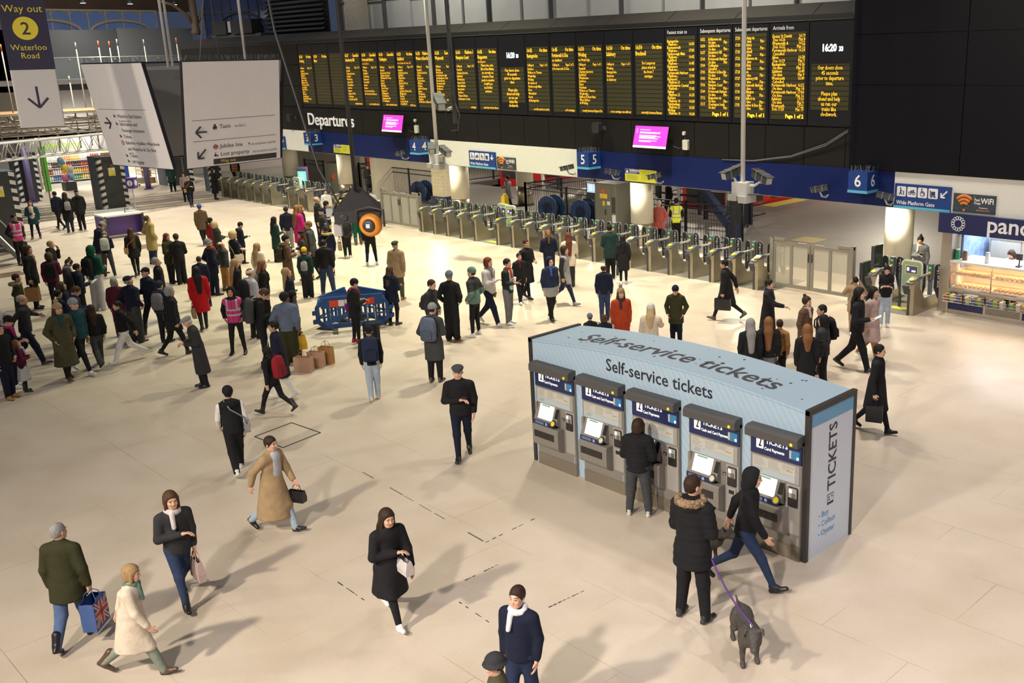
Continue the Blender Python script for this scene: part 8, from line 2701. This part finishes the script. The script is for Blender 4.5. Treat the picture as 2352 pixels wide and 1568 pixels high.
person('person in black beret and red scarf behind the mustard beanie', -29.88, 15.86, -3.72, 1.68, pose='W.3', arms='fd', top=('m', 'k', 'h'), legs=('r', 'j'), hat=('beret', 'K'), hair=('long', 'B'), scarf='r', det=0)
person('steward in yellow hi-vis vest with orange lanyard by the gates', -36.38, 21.22, -2.27, 1.92, pose='S', arms='dd', top=('m', 'K', 'h'), legs=('r', 'K'), hat=('cap', 'K'), hair=('crop', 'K'), vest='Y', skin='m', det=0, extras=(('lanyard', 'O', ''),))
person('person in black leather jacket holding a crumpled paper bag', -32.41, 18.92, 1.13, 1.60, pose='S', arms='dh', top=('m', 'K', 'h', 'L'), legs=('r', 'K'), shoes=('trainer', 'W'), hair=('short', 'K'), det=0, extras=(('backpack', 'K', 'black backpack with round badge on leather jacket', 0.85), ('carrier', 't', 'crumpled tan paper bag held by person in leather jacket', -1)))
person('person in bright green trousers half hidden by the hanging speaker', -34.45, 20.63, 1.12, 1.91, pose='S', arms='dd', top=('m', 'L', 'h'), legs=('r', 'E'), shoes=('boot', 'b'), hair=('short', 'b'), det=0)
person('person in black with white badge standing below the orange bell', -30.50, 18.72, 1.02, 1.83, pose='A', arms='fd', top=('m', 'K', 'h'), legs=('s', 'K'), shoes=('trainer', 'W'), hair=('short', 'K'), det=0, extras=(('backpack', 'K', 'black pack on person standing below the orange bell', 0.9),))
person('person in white top and black cap at the gates', -37.50, 23.26, 1.02, 1.70, pose='S', arms='ff', top=('t', 'S', 'h'), legs=('r', 'K'), hat=('cap', 'K'), hair=('crop', 'K'), det=0)
person('person in white jacket coming through the gates', -40.35, 22.76, -1.91, 1.50, pose='W.5', arms='dd', top=('m', 'W', 'h'), legs=('r', 'K'), hair=('short', 'b'), det=0)
person('man in tweed jacket, green flat cap and khaki trousers', -25.28, 16.34, 0.56, 1.80, pose='S', arms='dd', top=('c', 't', 't'), legs=('r', 'v'), shoes=('shoe', 'i'), hat=('flatcap', 'V'), hair=('crop', 'g'), hp=-8, det=1)
person('brown-haired woman in navy padded coat beside the blue barriers', -22.88, 14.55, 0.22, 1.64, pose='K', arms='ff', top=('p', 'N', 't'), legs=('s', 'K'), shoes=('shoe', 'K'), hair=('long', 'B'), hood='down', det=1)
person('person in black beanie, red scarf and black quilted coat at the barriers', -22.13, 12.95, -0.18, 1.67, pose='S', arms='fd', hp=15, top=('p', 'K', 't'), legs=('s', 'K'), shoes=('shoe', 'r'), hat=('beanie', 'K'), hair=('crop', 'b'), scarf='o', det=1, extras=(('shoulder_bag', 'X', 'purple bag on person in black quilted coat', -1), ('phone', 'dark', 'phone of person in black quilted coat', 1)))
person('person in black jacket and pale jeans with large navy backpack', -17.89, 10.74, 1.00, 1.62, pose='W.3', arms='dd', top=('m', 'K', 'h'), legs=('r', 'l'), shoes=('trainer', 'w'), hat=('beanie', 'N'), hair=('short', 'b'), hp=12, det=1, extras=(('backpack', 'n', 'large navy backpack on person in pale jeans', 1.2),))
person('person in charcoal coat and grey beanie with slate blue backpack', -17.90, 12.34, 0.53, 1.80, pose='S', arms='fp', top=('c', 'D', 'k'), legs=('r', 'K'), shoes=('shoe', 'b'), hat=('beanie', 'G'), hair=('crop', 'b'), hp=15, det=1, extras=(('backpack', 'u', 'slate blue backpack on charcoal coat', 1.1),))
person('dark-haired man in black jacket beside the grey beanie', -20.11, 13.90, -1.13, 1.78, pose='S', arms='dp', top=('m', 'k', 'h'), legs=('r', 'K'), hair=('short', 'b'), hp=8, det=1, extras=(('backpack', 'k', 'charcoal pack straps on dark-haired man in black jacket', 0.8),))
person('person in black teddy coat and grey-blue beanie with wide trousers', -20.43, 14.70, 0.60, 1.80, pose='S', arms='pp', top=('c', 'K', 'h'), legs=('w', 'K'), hat=('beanie', 'u'), hair=('crop', 'f'), det=1)
person('woman in teal beanie and two-tone green puffer with white trainers', -20.23, 15.29, -4.31, 1.82, pose='A', arms='pp', top=('p', 'k', 'h'), yoke=('x', 1.22), legs=('s', 'K'), shoes=('trainer', 'W'), hat=('beanie', 'x'), hair=('crop', 'b'), det=1)
person('red-haired woman in pale jacket and checked scarf walking', -20.79, 16.23, -1.27, 1.90, pose='W.8', arms='cd', top=('m', 'w', 'h'), legs=('r', 'N'), shoes=('trainer', 'W'), hair=('bob', 'r'), scarf='g', det=1)
person('man in black varsity jacket and grey trousers holding a cup', -20.46, 16.61, -1.21, 1.82, pose='S', arms='fc', top=('m', 'F', 'h'), inner='w', yoke=('K', 'sleeves'), legs=('r', 'g'), shoes=('trainer', 'W'), hair=('short', 'K'), skin='l', scarf='o', det=1, extras=(('cup', 'W', 'white coffee cup held by man in varsity jacket', -1), ('phone', 'dark', 'phone held low by man in varsity jacket', 1)))
person('person in maroon scarf and black coat with white shoes', -21.96, 18.29, -1.83, 1.52, pose='W.4', arms='dd', top=('m', 'K', 't'), legs=('r', 'K'), shoes=('trainer', 'W'), hair=('short', 'b'), scarf='m', det=0)
person('tall man in long black padded coat walking', -22.25, 18.81, -1.57, 1.82, pose='W.5', arms='df', top=('m', 'K', 'k'), legs=('s', 'K'), shoes=('shoe', 'K'), hair=('crop', 'b'), skin='m', det=1)
person('boy in navy hood and fading grey-white jacket', -19.84, 17.58, -1.77, 1.77, pose='W.4', arms='dd', top=('m', 'n', 't'), yoke=('G', 0.95), legs=('r', 'K'), shoes=('shoe', 'K'), hat=('hood', 'N'), scarf='B', det=1)
person('dark-haired person in grey padded gilet', -20.85, 19.04, -1.09, 1.79, pose='W.9', arms='dd', top=('m', 'G', 't'), yoke=('k', 'sleeves'), legs=('s', 'n'), shoes=('shoe', 'G'), hair=('bob', 'b'), det=1)
person('woman in cream teddy coat with long dark red hair at the gates', -22.44, 20.71, 0.91, 1.73, pose='S', arms='fd', top=('c', 'C', 't'), legs=('r', 'k'), shoes=('boot', 'K'), hair=('xlong', 'r'), det=0, extras=(('shoulder_bag', 'b', 'brown strap bag on woman in cream teddy coat', -1),))
person('woman with fair ponytail in dark padded jacket at the gates', -23.26, 20.61, 0.93, 1.74, pose='S', arms='ff', top=('p', 'N', 'h'), legs=('r', 'N'), hair=('pony', 'a'), det=0)
person('person in dark green padded coat at the gates', -22.28, 22.34, 0.96, 1.77, pose='S', arms='df', top=('p', 'F', 't'), legs=('r', 'K'), hair=('short', 'K'), det=0)
person('black-haired woman in long black puffer with white trainers', -21.42, 22.05, 0.77, 1.55, pose='S', arms='dd', top=('p', 'K', 'k'), legs=('s', 'K'), shoes=('trainer', 'W'), hair=('long', 'K'), det=0, extras=(('tote', 'F', 'dark green tote on woman in long black puffer', -1),))
person('balding man in navy hooded jacket walking to the gates', -18.64, 18.43, 0.70, 1.58, pose='W.4', arms='dd', top=('m', 'N', 'h'), legs=('r', 'j'), hair=('bald', 'b'), hood='down', hp=-5, det=1)
person('woman in rust-orange coat and tan bobble hat behind the ticket kiosk', -16.05, 16.41, -2.11, 1.68, pose='S', arms='dd', top=('c', 'o', 'k'), legs=('r', 'K'), hat=('bobble', 't'), hair=('long', 'B'), scarf='k', det=1)
person('child in pale blue beanie behind the ticket kiosk', -16.16, 15.49, 1.16, 1.22, pose='S', arms='dd', top=('m', 'K', 'h'), legs=('r', 'K'), hat=('beanie', 'u'), hair=('crop', 'b'), det=0)
person('brown-haired child in navy behind the ticket kiosk', -15.68, 15.48, 0.97, 1.28, pose='S', arms='dd', top=('m', 'N', 'h'), legs=('r', 'K'), hair=('bob', 'B'), det=0)
person('woman in cream coat and pink beanie behind the ticket kiosk', -14.49, 15.75, 0.57, 1.66, pose='S', arms='xd', top=('c', 'C', 'k'), legs=('r', 'b'), hat=('beanie', 'w'), hair=('long', 'y'), det=1)
person('person in dark olive coat and navy beanie, hands on hips', -15.53, 17.79, -2.60, 1.58, pose='S', arms='pp', top=('c', 'V', 't'), legs=('r', 'N'), hat=('beanie', 'N'), hair=('crop', 'b'), hood='down', hp=18, det=1)
person('man in black striding with a dark briefcase', -16.18, 20.58, -4.31, 1.73, pose='w1', arms='gh', top=('c', 'K', 'k'), legs=('s', 'K'), shoes=('shoe', 'b'), hair=('short', 'K'), lean=5, det=1, extras=(('briefcase', 'K', 'dark briefcase of man in black striding', -1),))
person('man in black coat holding a phone out', -13.72, 19.07, -1.21, 1.74, pose='W.5', arms='xd', top=('c', 'K', 'k'), legs=('r', 'K'), hair=('short', 'K'), scarf='k', det=1, extras=(('phone', 'lit', 'lit phone held out by man in black coat', 1),))
person('woman in brown puffer coat', -12.17, 18.36, -1.51, 1.68, pose='W.4', arms='dd', top=('p', 'b', 't'), legs=('r', 'b'), hair=('bun', 'b'), scarf='a', det=1)
person('man with dark crop in profile wearing black jacket', -11.29, 17.67, -3.88, 1.78, pose='S', arms='dd', top=('m', 'K', 'h'), legs=('r', 'K'), hair=('crop', 'K'), skin='m', det=1, extras=(('backpack', 'K', 'black backpack of man with dark crop in profile', 1),))
person('woman with long silver hair in black coat behind the kiosk', -11.94, 16.00, 0.82, 1.70, pose='S', arms='dd', top=('m', 'K', 'k'), legs=('r', 'K'), hair=('xlong', 'g'), det=1)
person('woman with very long auburn hair in black puffer behind the kiosk', -11.81, 16.45, 0.62, 1.66, pose='S', arms='dd', top=('p', 'K', 'h'), legs=('r', 'g'), hair=('xlong', 'a'), det=1, extras=(('handbag', 'i', 'tan handbag of woman with very long auburn hair', 1),))
person('person in mustard jacket hidden behind the auburn hair', -11.87, 16.93, 0.44, 1.50, pose='S', arms='dd', top=('m', 'i', 'h'), legs=('r', 'K'), hair=('short', 'b'), det=1)
person('woman with straight fair-brown hair in black skirted coat', -10.80, 16.36, 0.76, 1.68, pose='W.3', arms='dd', top=('m', 'K', 'k'), legs=('s', 'K'), hair=('long', 'a'), det=1, extras=(('handbag', 'a', 'pink-brown handbag beside woman with straight fair-brown hair', 1),))
person('woman in black headscarf and charcoal puffer', -10.98, 17.24, -4.41, 1.68, pose='S', arms='dd', top=('p', 'k', 'h'), legs=('r', 'K'), hat=('hood', 'K'), skin='l', det=1)
person('child in tan coat with hands over the ears', -12.80, 21.48, 0.54, 1.50, pose='W.3', arms='ee', top=('c', 't', 't'), legs=('r', 't'), shoes=('trainer', 'W'), hair=('crop', 'K'), det=1)
person('dark-haired person in black jacket carrying white paper', -11.20, 18.95, -1.30, 1.96, pose='W.8', arms='fd', top=('m', 'K', 'h'), legs=('r', 'K'), shoes=('shoe', 'K'), hair=('long', 'K'), det=2, extras=(('paper', 'W', 'white paper carried by dark-haired person in black jacket', 1),))
person('woman in dusty pink coat', -11.33, 19.79, -1.57, 1.79, pose='W.7', arms='dd', top=('c', 'a', 'k'), legs=('r', 'i'), shoes=('trainer', 'W'), hair=('long', 'K'), hp=0, det=1)
person('young person in black track jacket with white sleeve stripes and pale jeans', -12.59, 22.62, -2.55, 1.67, pose='S', arms='cc', hp=22, top=('m', 'K', 'h'), yoke=('W', 'stripe'), legs=('r', 'l'), shoes=('trainer', 'W'), hair=('short', 'K'), det=1, extras=(('phone', 'dark', 'phone of young person in striped track jacket', 1),))
person('woman in grey puffer with hair in a bun behind the wide gate', -13.82, 26.74, -2.93, 1.68, pose='S', arms='cd', hp=15, top=('p', 'g', 'h'), legs=('r', 'K'), hair=('bun', 'K'), skin='m', scarf='C', det=1, extras=(('phone', 'dark', 'phone of woman in grey puffer with a bun', 1),))
person('dark figure passing behind the kiosk with a black bag', -8.94, 15.91, -1.23, 1.76, pose='W.8', arms='hd', top=('c', 'K', 'k'), legs=('s', 'K'), shoes=('shoe', 'K'), hair=('short', 'K'), det=2, extras=(('carrier', 'K', 'big black bag of dark figure passing behind the kiosk', 1),))
person('person in black puffer with dark bob and neck pillow buying a ticket', -9.86, 10.37, 0.50, 1.61, pose='A', arms='ff', top=('p', 'K', 'h'), legs=('r', 'D'), shoes=('trainer', 'z'), hair=('bob', 'b'), scarf='K', hp=14, wide=1.08, det=2)
person('man in black parka with tan fur hood holding a dog lead', -7.30, 8.63, 0.18, 2.01, pose='A', arms='fc', top=('p', 'K', 't'), legs=('r', 'K'), shoes=('trainer', 'k'), hair=('crop', 'b'), fur='t', hood='down', hy=20, det=2, extras=(('phone', 'dark', 'phone held by man in fur-hooded parka', 1),))
person('person in black hooded coat and blue jeans striding', -7.27, 9.70, -1.01, 1.84, pose='W1.1', arms='sg', top=('m', 'K', 'h'), legs=('s', 'j'), shoes=('shoe', 'K'), hat=('hood', 'K'), lean=7, det=2)
person('woman in coral red puffer and white hat beyond the gates', -24.87, 27.59, -2.58, 1.70, pose='S', arms='pp', top=('p', 's', 't'), legs=('r', 'K'), hat=('beanie', 'w'), hair=('crop', 'b'), hood='down', det=0, extras=(('shoulder_bag', 'T', 'tan bag of woman in coral red puffer', 1),))
person('staff member in yellow hi-vis vest beyond the gates', -24.49, 28.12, 0.72, 1.75, pose='S', arms='ff', top=('m', 'K', 'h'), legs=('r', 'K'), hat=('beanie', 'N'), hair=('crop', 'K'), vest='Y', det=0)
person('person on the platform behind the yellow vest', -28.59, 32.33, -3.46, 1.72, pose='W.5', arms='dd', top=('m', 'K', 'h'), legs=('r', 'K'), hair=('short', 'b'), det=0)
person('man in dark grey coat beyond the gate railings', -46.00, 28.49, -1.78, 1.75, pose='W.3', arms='cd', top=('c', 'D', 't'), legs=('r', 'k'), hair=('short', 'b'), det=0)
person('person in blue jacket on the platform', -37.67, 28.32, -0.12, 1.72, pose='W.6', arms='dd', top=('m', 'n', 'h'), legs=('r', 'K'), hair=('short', 'a'), det=0)
person('person in slate coat with arm out on the platform', -35.87, 29.48, -4.27, 1.74, pose='W.6', arms='xd', top=('c', 'g', 't'), legs=('r', 'N'), hair=('short', 'b'), det=0)
person('person in dark green coat half hidden under the hanging sign', -58.06, 23.31, -2.13, 1.78, pose='S', arms='dd', top=('c', 'F', 'k'), legs=('r', 'K'), hair=('short', 'b'), det=0)
person('woman in teal hat and black coat with brown bag far away', -50.91, 21.24, -1.79, 1.53, pose='W.4', arms='cd', top=('m', 'K', 'h'), legs=('s', 'N'), hat=('beanie', 'x'), hair=('short', 'b'), det=0, extras=(('shoulder_bag', 'i', 'brown bag on woman in teal hat', 1),))
person('woman in long black coat and heels at the end of the gates', -52.60, 23.28, -0.77, 1.65, pose='S', arms='fd', top=('c', 'K', 'l'), legs=('s', 'K'), shoes=('boot', 'K'), hair=('bob', 'b'), det=0)
person('person in pale pink behind the woman in teal hat', -53.11, 21.94, -2.14, 1.54, pose='S', arms='dd', top=('m', 'a', 'h'), legs=('r', 'K'), hair=('short', 'b'), det=0)
person('person in orange hi-vis vest beyond the far gates', -57.29, 26.70, -2.18, 1.75, pose='S', arms='dd', top=('m', 'K', 'h'), legs=('r', 'K'), hair=('short', 'b'), vest='O', det=0)
# ---------------------------------------------------------------- dogs and the lead
def dog(name, label, x, y, rz, s=1.0, head_turn=0.0, head_down=8, det=.016):
 t = thing('dog', label, 'dog', (x, y, 0), rz)
 F = Field()
 # +Y is forward; shoulder height about 0.50
 F.ell((0, .20, .375), (.110, .17, .135), .05)             # deep chest
 F.cone((0, .16, .395), (0, -.20, .41), .118, .088, .06)   # barrel tucking up to the loin
 F.ell((0, -.26, .40), (.098, .115, .105), .05)            # rump
 F.cone((0, .27, .42), (0, .41, .53), .085, .068, .05)     # neck
 H = about(rot_z(radians(head_turn)) @ rot_x(-radians(head_down)), (0, .40, .53))
 F.ell((0, .46, .56), (.078, .095, .075), .03, fr=H)       # broad skull
 F.cone((0, .52, .535), (0, .635, .515), .052, .042, .03, fr=H)   # muzzle
 for sx in (-1, 1):
  F.ell((sx * .048, .48, .525), (.038, .05, .042), .02, fr=H)  # cheek
  F.ell((sx * .036, .545, .585), (.011, .010, .011), .006, fr=H)
  F.cone((sx * .052, .445, .615), (sx * .092, .455, .640), .026, .018, .012, fr=H)   # folded ear
  F.cone((sx * .092, .455, .640), (sx * .108, .500, .608), .020, .010, .010, fr=H)
  # front leg: shoulder, elbow, wrist, paw
  fx = .085 * sx
  oy = .03 * sx
  F.ell((fx, .20, .33), (.055, .085, .12), .04)
  F.cone((fx, .20 + oy * .4, .30), (fx * 1.05, .185 + oy, .165), .048, .034, .02)
  F.cone((fx * 1.05, .185 + oy, .165), (fx * 1.05, .20 + oy, .05), .033, .027, .015)
  F.cone((fx * 1.05, .205 + oy, .030), (fx * 1.08, .245 + oy, .024), .034, .030, .012)
  # hind leg: thigh, knee high and forward, hock backward, upright shank
  hx = .082 * sx
  oh = -.05 * sx
  F.ell((hx, -.25, .34), (.055, .10, .12), .04)
  F.cone((hx, -.25, .33), (hx * 1.1, -.185 + oh * .5, .235), .062, .045, .03)
  F.cone((hx * 1.1, -.185 + oh * .5, .235), (hx * 1.1, -.315 + oh, .150), .040, .028, .02)
  F.cone((hx * 1.1, -.315 + oh, .150), (hx * 1.1, -.30 + oh, .045), .027, .025, .015)
  F.cone((hx * 1.1, -.295 + oh, .028), (hx * 1.12, -.245 + oh, .022), .032, .028, .012)
 F.cone((0, -.35, .45), (0, -.50, .40), .030, .018, .03)
 F.cone((0, -.50, .40), (0, -.62, .43), .018, .009, .01)
 F.cut((0, 0, .002), (0, 0, -1))
 V, Q = F.mesh(det)
 c = V[Q].mean(1)
 L = H.inv(c)
 mi = np.zeros(len(Q), int)
 hd = (L[:, 1] > .40) & (c[:, 2] > .40)
 mi[(c[:, 2] < .20) & (np.abs(c[:, 0]) > .02)] = 1
 mi[(c[:, 2] < .05)] = 2
 mi[hd & (L[:, 1] > .545) & (L[:, 2] < .53)] = 1
 mi[hd & (np.linalg.norm(L - np.array([0, .675, .525]), axis=1) < .033)] = 3
 for sx in (-1, 1):
  mi[hd & (np.linalg.norm(L - np.array([sx * .040, .55, .588]), axis=1) < .015)] = 3
  mi[hd & (np.linalg.norm(L - np.array([sx * .040, .545, .612]), axis=1) < .011)] = 1
 mi[(c[:, 1] > .25) & (c[:, 2] < .40) & (np.abs(c[:, 0]) < .05) & ~hd] = 4
 np_object('body', V, Q, [mat('dog_grey_brown', (.062, .052, .046), rough=.7, noise=.5, scale=30, bump=.4), mat('dog_tan', (.34, .175, .07), rough=.7, noise=.3, scale=30), mat('dog_paw', (.24, .13, .06), rough=.7, noise=.2, scale=30), mat('dog_nose', (.012, .011, .011), rough=.3), mat('dog_white', (.5, .45, .4), rough=.7)], t)
 b = MB()
 ring = [(.088 * cos(a), .315 + .02 * cos(0) + .085 * sin(a) * .65, .46 - .085 * sin(a) * .55) for a in np.linspace(0, 2 * pi, 19)]
 b.tube(ring, .012, 6)
 b.build('collar', cloth('K', 'leather'), t)
 b = MB()
 b.tube([(.0, .285, .525), (.012, .265, .545), (0, .25, .565), (-.012, .265, .545), (0, .285, .525)], .006, 5)
 b.build('collar_ring', mat('steel_ring', (.6, .6, .6), metal=.9, rough=.25), t)
 t.scale = (s, s, s)
 return t
fa = math.atan2(-.62, .72)
LEAD_HAND = (-7.15, 8.75, .98)
dog('dog', 'grey-brown dog with tan legs on a purple lead in front', -6.33, 8.47, fa - pi / 2, 1.02, -12, 16, .011)
dog('dog', 'second dog half hidden behind the man in fur-hooded parka', -8.25, 9.98, math.atan2(-.05, 1) - pi / 2, 1.0, 0, 0)
b = MB()
dm = Matrix.Translation((-6.33, 8.47, 0)) @ Matrix.Rotation(fa - pi / 2, 4, 'Z')
p1 = dm @ Vector((0, .258, .575))
p0 = Vector(LEAD_HAND)
pts = [p0 + (p1 - p0) * f + Vector((0, 0, -.10 * sin(pi * f))) for f in np.linspace(0, 1, 14)]
b.tube(pts, .012, 6)
tagit(b.build('dog_lead', mat('lead_purple', (.09, .035, .20), rough=.6)), 'purple lead running from the parka man down to the dog', 'dog lead')
flush_text()
# the lettering on the kiosk roof follows the arched sheet
for o in bpy.data.objects:
 if o.name.startswith('roof_lettering'):
  for v in o.data.vertices:
   v.co.z += arch(OX + o.location.x + v.co.x * o.scale.x) + .004
